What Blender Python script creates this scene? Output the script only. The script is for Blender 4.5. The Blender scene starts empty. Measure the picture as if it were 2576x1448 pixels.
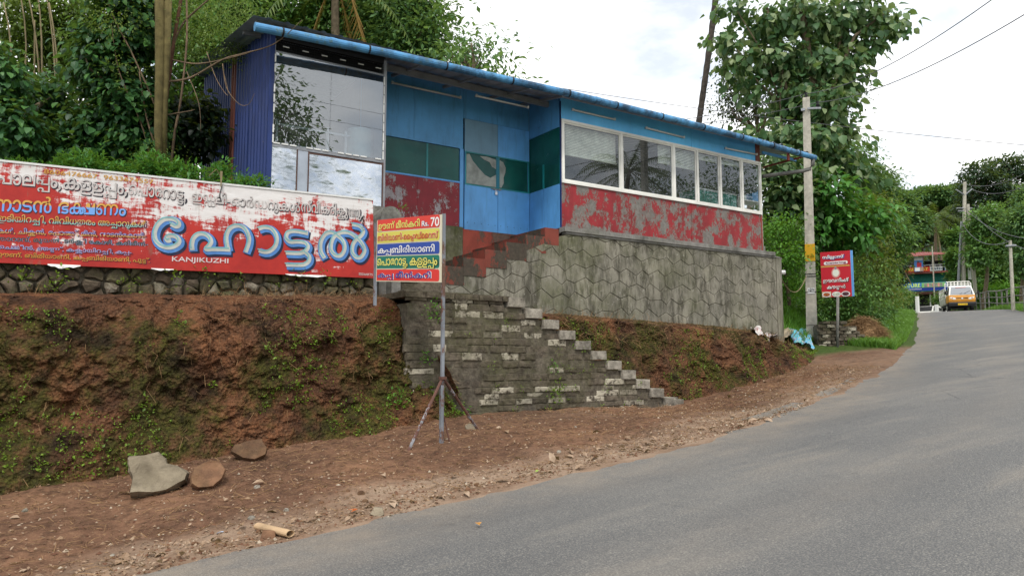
import bpy, math, random
import numpy as np
from mathutils import Vector, Matrix
random.seed(7); RNG = np.random.default_rng(7)
scene = bpy.context.scene
COL = scene.collection
R = math.radians

# ------------------------------------------------------------------ camera, world, sun, exposure
# building frame: x runs along the restaurant's front, y away from the road, z up
FOC, CX, CY, S, EYE = 740.0, 512.0, 287.5, 2576/1024.0, 1.45
PITCH = math.atan((905/S-CY)/FOC); AL = R(57.1)
HD = (math.cos(AL), math.sin(AL)); cp_, sp_ = math.cos(PITCH), math.sin(PITCH)
FW = Vector((HD[0]*cp_, HD[1]*cp_, sp_)); UPV = Vector((-HD[0]*sp_, -HD[1]*sp_, cp_)); RT = Vector((math.sin(AL), -math.cos(AL), 0))
cam = bpy.data.cameras.new('camera'); camo = bpy.data.objects.new('camera', cam); COL.objects.link(camo)
cam.sensor_width = 36; cam.lens = FOC/1024*36; cam.clip_end = 3000; cam.clip_start = .05
m = Matrix((RT, UPV, -FW)).transposed().to_4x4(); m.translation = (0, 0, EYE); camo.matrix_world = m
scene.camera = camo
scene.view_settings.view_transform = 'Standard'; scene.view_settings.look = 'None'
scene.view_settings.exposure = 0.72; scene.view_settings.gamma = 1; scene.view_settings.use_curve_mapping = False

SUN_EL, SUN_AZ = 55, 215          # azimuth measured from +y towards +x
world = bpy.data.worlds.new('World'); scene.world = world; world.use_nodes = True
nt = world.node_tree; nt.nodes.clear()
def wn(t, **k):
    n = nt.nodes.new(t)
    for a, b in k.items(): setattr(n, a, b)
    return n
out = wn('ShaderNodeOutputWorld'); bg1 = wn('ShaderNodeBackground'); bg2 = wn('ShaderNodeBackground'); mx = wn('ShaderNodeMixShader')
sky = wn('ShaderNodeTexSky', sky_type='NISHITA', sun_disc=False); sky.sun_elevation = R(SUN_EL); sky.sun_rotation = R(SUN_AZ)
sky.air_density = 1; sky.dust_density = 1.5
nt.links.new(sky.outputs[0], bg1.inputs[0]); bg1.inputs[1].default_value = 0.11
tc = wn('ShaderNodeTexCoord'); mp = wn('ShaderNodeVectorMath', operation='MULTIPLY'); mp.inputs[1].default_value = (1, 1, 2.2)
nt.links.new(tc.outputs['Generated'], mp.inputs[0])
nz = wn('ShaderNodeTexNoise'); nz.inputs['Scale'].default_value = 2.1; nz.inputs['Detail'].default_value = 7; nz.inputs['Roughness'].default_value = .55
nt.links.new(mp.outputs[0], nz.inputs[0])
rp = wn('ShaderNodeValToRGB'); rp.color_ramp.elements[0].position = .33; rp.color_ramp.elements[0].color = (.45, .45, .45, 1)
rp.color_ramp.elements[1].position = .455; rp.color_ramp.elements[1].color = (1, 1, 1, 1)
nt.links.new(nz.outputs[0], rp.inputs[0])
nz2 = wn('ShaderNodeTexNoise'); nz2.inputs['Scale'].default_value = 3.3; nz2.inputs['Detail'].default_value = 6
nt.links.new(mp.outputs[0], nz2.inputs[0])
rp2 = wn('ShaderNodeValToRGB'); rp2.color_ramp.elements[0].position = .33; rp2.color_ramp.elements[0].color = (.52, .60, .70, 1)
rp2.color_ramp.elements[1].position = .48; rp2.color_ramp.elements[1].color = (1, 1, 1, 1)
nt.links.new(nz2.outputs[0], rp2.inputs[0]); nt.links.new(rp2.outputs[0], bg2.inputs[0]); bg2.inputs[1].default_value = 0.95
nt.links.new(rp.outputs[0], mx.inputs[0]); nt.links.new(bg1.outputs[0], mx.inputs[1]); nt.links.new(bg2.outputs[0], mx.inputs[2])
nt.links.new(mx.outputs[0], out.inputs[0])
sl = bpy.data.lights.new('sun', 'SUN'); sl.energy = 1.5; sl.angle = R(10); sl.color = (1, .96, .9)
so = bpy.data.objects.new('sun', sl); COL.objects.link(so)
sd = Vector((math.sin(R(SUN_AZ))*math.cos(R(SUN_EL)), math.cos(R(SUN_AZ))*math.cos(R(SUN_EL)), math.sin(R(SUN_EL))))
so.rotation_euler = sd.to_track_quat('Z', 'Y').to_euler()

# ------------------------------------------------------------------ surveying: a sight line from the camera meets a plane of the place
def ray(x, y):
    return FW + RT*((x/S-CX)/FOC) + UPV*((CY-y/S)/FOC)
def onv(x, y, v):
    d = ray(x, y); t = v/d.y; return Vector((d.x*t, v, EYE+d.z*t))
def uof(x, v, y=500): return onv(x, y, v).x
def atY(x, y, Y):
    d = ray(x, y); return Vector((d.x*Y, d.y*Y, EYE+d.z*Y))

# ------------------------------------------------------------------ helpers
def tag(o, label=None, cat=None, group=None, kind=None):
    if label: o['label'] = label
    if cat: o['category'] = cat
    if group: o['group'] = group
    if kind: o['kind'] = kind
    return o
def empty(name, loc=(0, 0, 0), label=None, cat=None, group=None):
    o = bpy.data.objects.new(name, None); COL.objects.link(o); o.location = loc; o.empty_display_size = .1
    return tag(o, label, cat, group)
WL = {}
def wloc(o):
    v = Vector((0, 0, 0))
    while o is not None: v += o.location; o = o.parent
    return v
def link_mesh(name, me, mat=None, parent=None, loc=None):
    o = bpy.data.objects.new(name, me); COL.objects.link(o)
    if mat and not me.materials: me.materials.append(mat)
    if parent: o.parent = parent
    if loc is not None: o.location = loc
    return o
class MB:
    def __init__(s): s.v = []; s.f = []
    def add(s, vs, fs):
        b = len(s.v); s.v += [tuple(p) for p in vs]; s.f += [tuple(i+b for i in f) for f in fs]; return s
    def box(s, a, b):
        (x0, y0, z0), (x1, y1, z1) = a, b
        return s.add([(x0,y0,z0),(x1,y0,z0),(x1,y1,z0),(x0,y1,z0),(x0,y0,z1),(x1,y0,z1),(x1,y1,z1),(x0,y1,z1)],
                     [(0,3,2,1),(4,5,6,7),(0,1,5,4),(1,2,6,5),(2,3,7,6),(3,0,4,7)])
    def obox(s, o, ax, ay, az):
        o = Vector(o); ax = Vector(ax); ay = Vector(ay); az = Vector(az)
        ps = [o, o+ax, o+ax+ay, o+ay]; ps += [p+az for p in ps]
        return s.add(ps, [(0,3,2,1),(4,5,6,7),(0,1,5,4),(1,2,6,5),(2,3,7,6),(3,0,4,7)])
    def tube(s, pts, r, n=8, cap=True):
        pts = [Vector(p) for p in pts]
        rs = r if isinstance(r, (list, tuple)) else [r]*len(pts)
        rings = []; up = Vector((0, 0, 1))
        for i, p in enumerate(pts):
            d = (pts[min(i+1, len(pts)-1)]-pts[max(i-1, 0)]).normalized()
            a = d.cross(up if abs(d.z) < .95 else Vector((1, 0, 0))).normalized(); b = d.cross(a)
            rings.append([p+(a*math.cos(2*math.pi*k/n)+b*math.sin(2*math.pi*k/n))*rs[i] for k in range(n)])
        vs = [q for r_ in rings for q in r_]; fs = []
        for i in range(len(pts)-1):
            for k in range(n):
                fs.append((i*n+k, i*n+(k+1) % n, (i+1)*n+(k+1) % n, (i+1)*n+k))
        if cap: fs += [tuple(range(n))[::-1], tuple((len(pts)-1)*n+k for k in range(n))]
        return s.add(vs, fs)
    def prism(s, poly, axis, a, b):           # poly in the two other axes
        def P(p, q):
            return {'x': (q, p[0], p[1]), 'y': (p[0], q, p[1]), 'z': (p[0], p[1], q)}[axis]
        n = len(poly); vs = [P(p, a) for p in poly]+[P(p, b) for p in poly]
        return s.add(vs, [tuple(range(n)), tuple(range(2*n-1, n-1, -1))]+[(i, i+n, (i+1) % n+n, (i+1) % n) for i in range(n)])
    def build(s, name, mat, parent=None, smooth=False):
        me = bpy.data.meshes.new(name); w = wloc(parent) if parent else Vector((0, 0, 0))
        me.from_pydata([(p[0]-w.x, p[1]-w.y, p[2]-w.z) for p in s.v], [], s.f); me.update()
        if smooth: me.polygons.foreach_set('use_smooth', [True]*len(me.polygons))
        return link_mesh(name, me, mat, parent)
def npmesh(name, V, F, mat, parent=None, smooth=False):
    """V (n,3), F (m,k) arrays"""
    me = bpy.data.meshes.new(name); V = np.asarray(V, dtype=np.float32); F = np.asarray(F, dtype=np.int32)
    if parent: w = wloc(parent); V = V-np.array([w.x, w.y, w.z], dtype=np.float32)
    me.vertices.add(len(V)); me.vertices.foreach_set('co', V.ravel())
    k = F.shape[1]; me.loops.add(F.size); me.loops.foreach_set('vertex_index', F.ravel())
    me.polygons.add(len(F)); me.polygons.foreach_set('loop_start', np.arange(0, F.size, k, dtype=np.int32))
    me.polygons.foreach_set('loop_total', np.full(len(F), k, dtype=np.int32))
    if smooth: me.polygons.foreach_set('use_smooth', np.ones(len(F), dtype=bool))
    me.update(calc_edges=True); me.validate()
    return link_mesh(name, me, mat, parent)
def gridmesh(name, X, Y, Z, mat, parent=None, smooth=True):
    n, m_ = X.shape; V = np.stack([X, Y, Z], -1).reshape(-1, 3)
    i = np.arange(n*m_).reshape(n, m_); F = np.stack([i[:-1, :-1], i[1:, :-1], i[1:, 1:], i[:-1, 1:]], -1).reshape(-1, 4)
    return npmesh(name, V, F, mat, parent, smooth)
def _h(ix, iy, iz):
    n = (ix.astype(np.int64)*73856093) ^ (iy.astype(np.int64)*19349663) ^ (iz.astype(np.int64)*83492791)
    n = (n ^ (n >> 13))*1274126177 & 0x7fffffff
    n = (n ^ (n >> 15))*2246822519 & 0x7fffffff
    return (n & 0xffff)/65535.0
def vnoise(x, y, z=0.):
    x, y, z = np.broadcast_arrays(np.asarray(x, float), np.asarray(y, float), np.asarray(z, float))
    ix, iy, iz = np.floor(x), np.floor(y), np.floor(z); fx, fy, fz = x-ix, y-iy, z-iz
    fx, fy, fz = [t*t*(3-2*t) for t in (fx, fy, fz)]; r = 0
    for a in (0, 1):
        for b in (0, 1):
            for c in (0, 1):
                r = r+_h(ix+a, iy+b, iz+c)*(fx if a else 1-fx)*(fy if b else 1-fy)*(fz if c else 1-fz)
    return r*2-1
def fbm(x, y, z=0., o=4, g=.5):
    r = 0; a = 1
    for k in range(o): r = r+a*vnoise(x*2**k+k*17.3, y*2**k-k*9.1, z*2**k+k*5.7); a *= g
    return r
def sstep(a, b, x):
    t = np.clip((x-a)/(b-a), 0, 1); return t*t*(3-2*t)

# ------------------------------------------------------------------ materials
class N:
    def __init__(s, name):
        s.m = bpy.data.materials.new(name); s.m.use_nodes = True; s.t = s.m.node_tree; s.t.nodes.clear()
        s.pos = s.n('ShaderNodeNewGeometry').outputs['Position']
    def n(s, t, **k):
        x = s.t.nodes.new(t)
        for a, b in k.items(): setattr(x, a, b)
        return x
    def set(s, sock, v):
        if isinstance(v, bpy.types.NodeSocket): s.t.links.new(v, sock)
        elif isinstance(v, (tuple, list)): sock.default_value = tuple(v)+((1,) if len(v) == 3 and len(sock.default_value) == 4 else ())
        else: sock.default_value = v
    def vec(s, scl=(1, 1, 1), off=(0, 0, 0), src=None):
        a = s.n('ShaderNodeVectorMath', operation='MULTIPLY_ADD'); s.set(a.inputs[0], src or s.pos); a.inputs[1].default_value = scl; a.inputs[2].default_value = off
        return a.outputs[0]
    def noise(s, sc, det=4, ro=.55, scl=None, off=(0, 0, 0), dist=0, out=0):
        a = s.n('ShaderNodeTexNoise'); s.set(a.inputs['Vector'], s.vec(scl or (1, 1, 1), off))
        a.inputs['Scale'].default_value = sc; a.inputs['Detail'].default_value = det; a.inputs['Roughness'].default_value = ro; a.inputs['Distortion'].default_value = dist
        return a.outputs[out]
    def voro(s, sc, scl=None, feature='F1', out=0):
        a = s.n('ShaderNodeTexVoronoi', feature=feature); s.set(a.inputs['Vector'], s.vec(scl or (1, 1, 1))); a.inputs['Scale'].default_value = sc
        return a.outputs[out]
    def ramp(s, f, stops):
        a = s.n('ShaderNodeValToRGB'); s.set(a.inputs[0], f); e = a.color_ramp.elements
        while len(e) < len(stops): e.new(.5)
        for q, (p, c) in zip(e, stops):
            q.position = p; c = (c, c, c) if isinstance(c, (int, float)) else c; q.color = tuple(c)+(1,)
        return a.outputs[0]
    def mix(s, f, a, b, mode='MIX'):
        x = s.n('ShaderNodeMix', data_type='RGBA', blend_type=mode); s.set(x.inputs[0], f); s.set(x.inputs[6], a); s.set(x.inputs[7], b); return x.outputs[2]
    def math(s, op, a, b=0., clamp=False):
        x = s.n('ShaderNodeMath', operation=op, use_clamp=clamp); s.set(x.inputs[0], a); s.set(x.inputs[1], b); return x.outputs[0]
    def xyz(s, src=None):
        a = s.n('ShaderNodeSeparateXYZ'); s.set(a.inputs[0], src or s.pos); return a.outputs
    def rand(s): return s.n('ShaderNodeObjectInfo').outputs['Random']
    def island(s): return s.n('ShaderNodeNewGeometry').outputs['Random Per Island']
    def bump(s, h, st=.5, d=.02):
        b = s.n('ShaderNodeBump'); b.inputs['Strength'].default_value = st; b.inputs['Distance'].default_value = d; s.set(b.inputs['Height'], h); return b.outputs[0]
    def fin(s, col, ro=.8, me=0., bump=None, spec=.3, alpha=None):
        p = s.n('ShaderNodeBsdfPrincipled'); s.set(p.inputs['Base Color'], col); s.set(p.inputs['Roughness'], ro); s.set(p.inputs['Metallic'], me)
        s.set(p.inputs['Specular IOR Level'], spec)
        if bump is not None: s.set(p.inputs['Normal'], bump)
        if alpha is not None: s.set(p.inputs['Alpha'], alpha)
        o = s.n('ShaderNodeOutputMaterial'); s.t.links.new(p.outputs[0], o.inputs[0]); return s.m
def simple(name, c, ro=.7, me=0., var=.25, sc=6, spec=.3, bs=.15):
    k = N(name); nn = k.noise(sc, 5); c2 = tuple(x*(1-var) for x in c); c3 = tuple(min(1, x*(1+var)) for x in c)
    return k.fin(k.ramp(nn, [(.3, c2), (.7, c3)]), ro, me, k.bump(k.noise(sc*6, 3), bs, .01), spec)
def flatmat(name, c, ro=.6, spec=.3):
    k = N(name); return k.fin(k.mix(k.math('MULTIPLY', k.noise(25, 4), .35), c, tuple(x*.6 for x in c)), ro, 0, None, spec)
def leafmat(name, cols, tr=.35, ro=.45, spec=.35):
    k = N(name); isl = k.n('ShaderNodeMath', operation='FRACT'); k.set(isl.inputs[0], k.math('ADD', k.island(), k.rand()))
    n = len(cols); c = k.ramp(isl.outputs[0], [(i/(n-1), cc) for i, cc in enumerate(cols)])
    c = k.mix(k.math('MULTIPLY', k.noise(1.3, 3), .5), c, tuple(x*.55 for x in cols[0]))
    p = k.n('ShaderNodeBsdfPrincipled'); k.set(p.inputs['Base Color'], c); p.inputs['Roughness'].default_value = ro; p.inputs['Specular IOR Level'].default_value = spec
    t = k.n('ShaderNodeBsdfTranslucent'); k.set(t.inputs[0], k.mix(.4, c, (.25, .32, .02)))
    x = k.n('ShaderNodeMixShader'); x.inputs[0].default_value = tr; k.t.links.new(p.outputs[0], x.inputs[1]); k.t.links.new(t.outputs[0], x.inputs[2])
    o = k.n('ShaderNodeOutputMaterial'); k.t.links.new(x.outputs[0], o.inputs[0]); return k.m
def glassmat(name, tint, refl=.12, ro=.0, wav=0.):
    k = N(name); t = k.n('ShaderNodeBsdfTransparent'); t.inputs[0].default_value = tint+(1,)
    g = k.n('ShaderNodeBsdfGlossy'); g.inputs[0].default_value = (.9, .95, 1, 1); g.inputs['Roughness'].default_value = ro
    if wav: k.set(g.inputs['Normal'], k.bump(k.noise(1.6, 2), wav, .05))
    f = k.n('ShaderNodeFresnel'); f.inputs[0].default_value = 1.5
    x = k.n('ShaderNodeMixShader'); bf_ = k.n('ShaderNodeNewGeometry').outputs['Backfacing']; k.set(x.inputs[0], k.math('MULTIPLY', k.math('ADD', k.math('MULTIPLY', f.outputs[0], 1.5), refl, True), k.math('SUBTRACT', 1., bf_))); k.t.links.new(t.outputs[0], x.inputs[1]); k.t.links.new(g.outputs[0], x.inputs[2])
    d = k.n('ShaderNodeBsdfDiffuse'); d.inputs[0].default_value = (.5, .5, .48, 1)
    y = k.n('ShaderNodeMixShader'); k.set(y.inputs[0], k.ramp(k.noise(3, 6, .7), [(.4, .01), (.75, .06)])); k.t.links.new(x.outputs[0], y.inputs[1]); k.t.links.new(d.outputs[0], y.inputs[2])
    o = k.n('ShaderNodeOutputMaterial'); k.t.links.new(y.outputs[0], o.inputs[0]); return k.m

def m_asphalt():
    k = N('asphalt'); big = k.noise(.35, 4, .6, scl=(1, 2.2, 1)); fine = k.noise(60, 3, .8); sp = k.voro(75)
    c = k.ramp(big, [(.3, (.085, .086, .086)), (.5, (.112, .111, .108)), (.72, (.15, .146, .136))])
    c = k.mix(k.ramp(k.noise(95, 2, .6), [(.52, 0), (.60, .75)]), c, (.27, .255, .225)); c = k.mix(k.ramp(sp, [(.12, .4), (.35, 0)]), c, (.34, .32, .28)); b3 = k.noise(.9, 5, .6, scl=(.35, 1.9, 1), off=(4, 4, 4)); c = k.mix(k.ramp(b3, [(.36, .28), (.55, 0)]), c, (.07, .072, .075)); c = k.mix(k.ramp(b3, [(.54, 0), (.68, .6)]), c, (.235, .21, .175)); c = k.mix(k.ramp(k.noise(4.5, 5, .75, off=(8, 0, 3)), [(.62, 0), (.7, .45)]), c, (.05, .05, .052))
    c = k.mix(k.ramp(fine, [(.35, .55), (.6, 0)]), c, (.055, .056, .06))
    du_ = k.n('ShaderNodeAttribute', attribute_name='dust').outputs['Fac']; c = k.mix(k.math('MULTIPLY', du_, k.ramp(k.noise(2.2, 6, .7), [(.35, .15), (.65, .8)])), c, (.25, .205, .155)); st = k.noise(1.1, 5, .7, scl=(.25, 1.6, 1)); c = k.mix(k.ramp(st, [(.55, 0), (.8, .45)]), c, (.22, .2, .17))
    cr = k.voro(.55, feature='DISTANCE_TO_EDGE'); wob = k.noise(2.5, 4)
    cr = k.math('MULTIPLY', k.ramp(k.math('ADD', cr, k.math('MULTIPLY', wob, .03)), [(.014, 1.), (.022, 0.)]), k.ramp(k.noise(.3, 2, off=(9, 2, 1)), [(.52, 0.), (.58, .7)]))
    c = k.mix(cr, c, (.03, .03, .03))
    h = k.math('ADD', k.math('MULTIPLY', fine, .6), sp)
    return k.fin(c, k.ramp(big, [(.3, .62), (.7, .85)]), 0, k.bump(h, .55, .012), .35)
def soil_cols(k, moss=0., red=True):
    a = k.noise(.8, 6, .6); b = k.noise(9, 6, .65); d = k.noise(45, 3, .7)
    c = k.ramp(a, [(.3, (.085, .042, .025)), (.5, (.155, .070, .036)), (.68, (.235, .100, .045))] if red else [(.3, (.085, .047, .030)), (.5, (.145, .078, .048)), (.68, (.205, .112, .066))])
    c = k.mix(k.ramp(b, [(.35, .75), (.55, 0)]), c, (.05, .028, .018))
    c = k.mix(k.ramp(b, [(.58, 0), (.75, .5)]), c, (.26, .15, .085))
    c = k.mix(k.ramp(d, [(.55, 0), (.72, .5)]), c, (.30, .2, .12))
    return c, a, b, d
def m_ground():
    k = N('soil'); c, a, b, d = soil_cols(k, 0, False)
    at = k.n('ShaderNodeAttribute', attribute_name='wear'); w = at.outputs['Fac']       # dry silt washed out beside the asphalt
    silt = k.ramp(k.noise(3.5, 6, .65, scl=(.5, 1.6, 1)), [(.3, (.20, .135, .09)), (.55, (.29, .21, .15)), (.75, (.36, .28, .205))])
    c = k.mix(k.math('MULTIPLY', w, k.ramp(k.noise(1.6, 6, .7, scl=(.5, 1.5, 1)), [(.33, .35), (.6, 1.)])), c, silt)
    g = k.n('ShaderNodeAttribute', attribute_name='green').outputs['Fac']
    c = k.mix(g, c, k.ramp(b, [(.3, (.03, .05, .012)), (.7, (.07, .11, .025))]))
    h = k.math('ADD', b, k.math('MULTIPLY', d, .35))
    return k.fin(c, .95, 0, k.bump(h, .9, .035), .1)
def m_bank(name='bank soil', off=0):
    k = N(name); c, a, b, d = soil_cols(k); z = k.math('DIVIDE', k.xyz()[2], 2.6)
    mo = k.noise(1.3, 7, .68, scl=(1, 1, .8), off=(off, 0, 0)); m2 = k.noise(7, 6, .7)
    mo = k.math('ADD', mo, k.math('MULTIPLY', k.ramp(z, [(1.86/2.6, 0), (2.05/2.6, 1.)]), -.2)) if name == 'bank soil' else mo
    f = k.math('MULTIPLY', k.ramp(mo, [(.43, 0), (.54, 1)]), k.ramp(m2, [(.36, .25), (.52, 1)]))
    c = k.mix(k.math('MULTIPLY', f, .88), c, k.ramp(k.noise(22, 4, .7), [(.3, (.024, .026, .009)), (.55, (.058, .062, .014)), (.75, (.13, .135, .022))]))
    dk = k.ramp(k.noise(2.1, 5, .6, off=(3, 1, 2)), [(.34, .8), (.5, 0)])
    c = k.mix(dk, c, (.022, .015, .012))
    h = k.math('ADD', b, k.math('MULTIPLY', d, .4))
    return k.fin(c, .95, 0, k.bump(k.math('ADD', h, k.math('MULTIPLY', k.voro(26), .8)), 1., .07), .1)
def m_stone(name, lo, hi, moss=.35, sc=7, pale=None):
    k = N(name); r = k.rand(); nn = k.noise(sc, 6, .65)
    c = k.mix(r, k.ramp(nn, [(.3, lo), (.7, hi)]), k.ramp(nn, [(.3, tuple(x*.55 for x in lo)), (.7, tuple(x*.8 for x in hi))]))
    if pale:
        pr = k.math('FRACT', k.math('MULTIPLY', r, 7.31))
        f = k.math('MULTIPLY', k.ramp(pr, [(.74, 0), (.84, 1)]), k.ramp(k.noise(14, 5, .75), [(.40, 0.), (.52, 1)])); c = k.mix(f, c, pale)
    mo = k.math('MULTIPLY', k.ramp(k.noise(1.7, 6, .7), [(.45, 0), (.62, 1)]), moss*1.6, True)
    c = k.mix(mo, c, k.ramp(k.noise(30, 3), [(.3, (.03, .03, .014)), (.7, (.085, .09, .03))]))
    c = k.mix(k.ramp(k.noise(3.1, 5, .7), [(.3, .55), (.5, 0)]), c, (.025, .022, .02))
    return k.fin(c, .93, 0, k.bump(k.math('ADD', nn, k.math('MULTIPLY', k.noise(50, 3), .4)), .7, .025), .15)
def m_render():       # grey plastered retaining wall, mildewed
    k = N('weathered plaster'); r = k.rand()
    a = k.noise(1.5, 6, .65); b = k.noise(5, 7, .7, scl=(1.5, 1, .45)); s_ = k.noise(16, 5, .7)
    c = k.ramp(a, [(.3, (.15, .14, .11)), (.5, (.235, .22, .175)), (.7, (.33, .305, .245))])
    c = k.mix(k.math('MULTIPLY', r, .3), c, (.14, .135, .12))
    c = k.mix(k.ramp(b, [(.38, .9), (.56, 0)]), c, (.065, .06, .045))
    c = k.mix(k.ramp(s_, [(.62, 0), (.67, .75)]), c, (.44, .42, .37))
    zz = k.xyz()[2]; xx = k.xyz()[0]
    mm = k.math('MULTIPLY', k.ramp(k.noise(1.2, 6, .65, off=(5, 5, 5)), [(.44, 0), (.62, .9)]), k.ramp(k.math('MULTIPLY', xx, .1), [(.5, 1.), (1.15, .35)]))
    c = k.mix(mm, c, k.ramp(s_, [(.3, (.045, .05, .02)), (.7, (.12, .13, .05))]))
    return k.fin(c, .92, 0, k.bump(k.math('ADD', b, s_), .35, .015), .15)
def m_peel(name, red, under, amount, sc=5, dark=None, seed=0, ro=.55):
    k = N(name); a = k.noise(sc*.35, 4, .6, scl=(1, 1, .7), off=(seed, 3, 1)); b = k.noise(sc*2.2, 7, .75, scl=(1.4, 1, .7), off=(seed, 0, 0), dist=.6)
    f = k.math('ADD', k.math('MULTIPLY', a, .9), k.math('MULTIPLY', b, .6))
    m_ = k.ramp(f, [(amount, 0), (amount+.02, 1)])
    rc = k.mix(k.ramp(k.noise(2.3, 5, .6), [(.35, .6), (.6, 0)]), red, tuple(x*.45 for x in red))
    uc = k.ramp(k.noise(18, 5, .7), [(.35, tuple(x*.6 for x in under)), (.65, under)])
    rim = k.ramp(f, [(amount-.03, 0), (amount, .6), (amount+.03, 0)])
    c = k.mix(m_, rc, uc); c = k.mix(rim, c, (.14, .05, .03))
    if dark: c = k.mix(k.ramp(k.noise(4, 6, .7, scl=(2, 1, .25)), [(.5, 0), (.75, .5)]), c, dark)
    return k.fin(c, ro, 0, k.bump(m_, .3, .004), .35)
def m_paint(name, c0, streak=.35, ro=.5, dark=(.02, .03, .05), seed=0, under=None):
    k = N(name); a = k.noise(1.2, 5, .6, off=(seed, 0, 0)); b = k.noise(7, 6, .7, scl=(1.6, 1.6, .2), off=(seed, 0, 0)); s_ = k.noise(60, 2)
    c = k.ramp(a, [(.3, tuple(x*.78 for x in c0)), (.7, tuple(min(1, x*1.15) for x in c0))])
    c = k.mix(k.math('MULTIPLY', k.ramp(b, [(.5, 0), (.78, 1)]), streak), c, dark)
    if under: c = k.mix(k.ramp(k.noise(13, 7, .8, scl=(1.5, 1.5, .6), off=(seed, 2, 0)), [(.66, 0), (.69, .9)]), c, under)
    return k.fin(c, ro, 0, k.bump(k.noise(4, 3), .12, .02), .4)

M = {}
M['asphalt'] = m_asphalt(); M['soil'] = m_ground(); M['bank'] = m_bank(); M['plaster'] = m_render()
M['rubble'] = m_stone('rubble stone', (.075, .055, .038), (.18, .14, .10), .5, pale=(.24, .21, .165))
M['laterite'] = m_stone('laterite block', (.065, .052, .04), (.19, .16, .12), .3, 14, pale=(.46, .42, .33))
M['mortar'] = m_stone('old mortar', (.065, .055, .042), (.19, .165, .125), .35, 14)
M['capstone'] = m_stone('step block', (.20, .18, .15), (.46, .42, .35), .15, 11)
M['redstep'] = m_peel('old red floor paint', (.20, .045, .03), (.07, .055, .04), .735, 6, (.03, .03, .02), 3, .85)
M['redbase'] = m_peel('faded red wall paint', (.36, .075, .05), (.16, .10, .075), .80, 5, (.06, .03, .02), 8, .8)
M['bluewall'] = m_paint('blue wall paint', (.10, .34, .66), .5, .5, (.03, .07, .12), 0)
M['bluedoor'] = m_paint('blue door paint', (.11, .36, .74), .4, .45, (.04, .10, .18), 4, (.16, .38, .62))
M['bluelight'] = m_paint('light blue board', (.13, .52, .98), .2, .5, (.08, .16, .25), 9, (.35, .55, .7))
M['navy'] = m_paint('navy sheet paint', (.010, .030, .14), .8, .6, (.008, .014, .035), 2, (.30, .22, .18))
M['rust'] = m_paint('rusty sheet patch', (.16, .045, .03), .5, .7, (.03, .02, .02), 2)
M['gutter'] = m_paint('gutter paint', (.07, .26, .50), .0, .4, (.02, .04, .05), 5)
def m_gutter():
    k = N('mildewed blue gutter'); b = k.noise(5, 7, .75, scl=(1, 1, 1)); z = k.xyz()[0]
    c = k.ramp(k.noise(1.5, 3), [(.3, (.05, .20, .42)), (.7, (.10, .33, .60))])
    c = k.mix(k.math('MULTIPLY', k.ramp(b, [(.42, 0), (.6, 1)]), k.ramp(k.math('MULTIPLY', z, .1), [(.25, .25), (.6, .85)])), c, (.012, .03, .055))
    c = k.mix(k.math('MULTIPLY', k.ramp(k.noise(6, 5, .7, off=(7, 7, 7)), [(.55, 0), (.66, .7)]), k.ramp(k.math('MULTIPLY', z, .1), [(.45, 1.), (.6, 0)])), c, (.10, .13, .03))
    return k.fin(c, .45, 0, k.bump(b, .1, .01), .4)
M['gutter'] = m_gutter()
M['redfront'] = m_peel('peeling red board', (.29, .016, .022), (.20, .185, .165), .75, 12, (.10, .02, .02), 0, .5)
M['redside'] = m_peel('chipped red board', (.27, .010, .022), (.42, .38, .40), .815, 12, (.12, .01, .015), 4, .45)
M['greenglass'] = None
M['white'] = m_paint('white aluminium frame', (.72, .71, .66), .18, .4, (.3, .28, .24))
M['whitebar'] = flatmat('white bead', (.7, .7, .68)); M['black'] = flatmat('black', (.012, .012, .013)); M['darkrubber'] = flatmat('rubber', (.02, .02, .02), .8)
M['concrete'] = m_stone('concrete', (.17, .165, .15), (.30, .29, .27), .2, 5)
M['concretepole'] = simple('pole concrete', (.44, .41, .345), .85, 0, .22, 9)
M['steel'] = m_peel('galvanised post', (.22, .24, .27), (.15, .08, .055), .80, 14, (.1, .06, .05), 2, .5)
M['rustybar'] = m_peel('rusty bar', (.12, .055, .04), (.30, .31, .33), .78, 9, (.06, .03, .02), 5, .7)
M['zinc'] = simple('zinc sheet underside', (.34, .37, .42), .55, .3, .25, 5)
M['greymetal'] = simple('grey painted strip', (.36, .40, .46), .5, .2, .15, 5)
M['beam'] = simple('grey beam', (.25, .26, .28), .6, .2, .2, 5)
def m_tin():
    k = N('bare shiny sheet'); b = k.noise(1.5, 3, .5, scl=(1, 1, 1.6)); sc = k.noise(11, 7, .8, dist=1.5)
    f = k.math('MULTIPLY', k.ramp(sc, [(.60, 0), (.62, 1)]), k.ramp(k.noise(1.9, 2), [(.5, 0), (.6, .8)])); w = k.noise(30, 5, .7)
    c = k.mix(f, k.ramp(k.noise(.9, 3, .5, scl=(1, 1, 1.5)), [(.38, (.34, .38, .43)), (.6, (.66, .69, .73))]), (.16, .19, .23)); c = k.mix(k.ramp(w, [(.55, 0), (.7, .35)]), c, (.3, .32, .33))
    return k.fin(c, k.ramp(w, [(.3, .12), (.7, .32)]), .92, k.bump(b, .45, .2), .5)
M['tin'] = m_tin()
M['glass'] = glassmat('window glass', (.86, .89, .90), .025); M['bayglass'] = glassmat('dusty bay glass', (.72, .77, .81), .17, 0.0)
def m_teal():
    k = N('green tinted sheet'); c = k.ramp(k.noise(1.3, 4, .6), [(.35, (.004, .055, .052)), (.65, (.012, .11, .095))]); c = k.mix(k.ramp(k.noise(6, 6, .7, scl=(1, 1, .4)), [(.55, 0), (.75, .4)]), c, (.03, .10, .09))
    return k.fin(c, k.ramp(k.noise(3, 5), [(.3, .12), (.7, .3)]), 0, k.bump(k.noise(1.4, 2, .4), .5, .15), .25)
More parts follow.
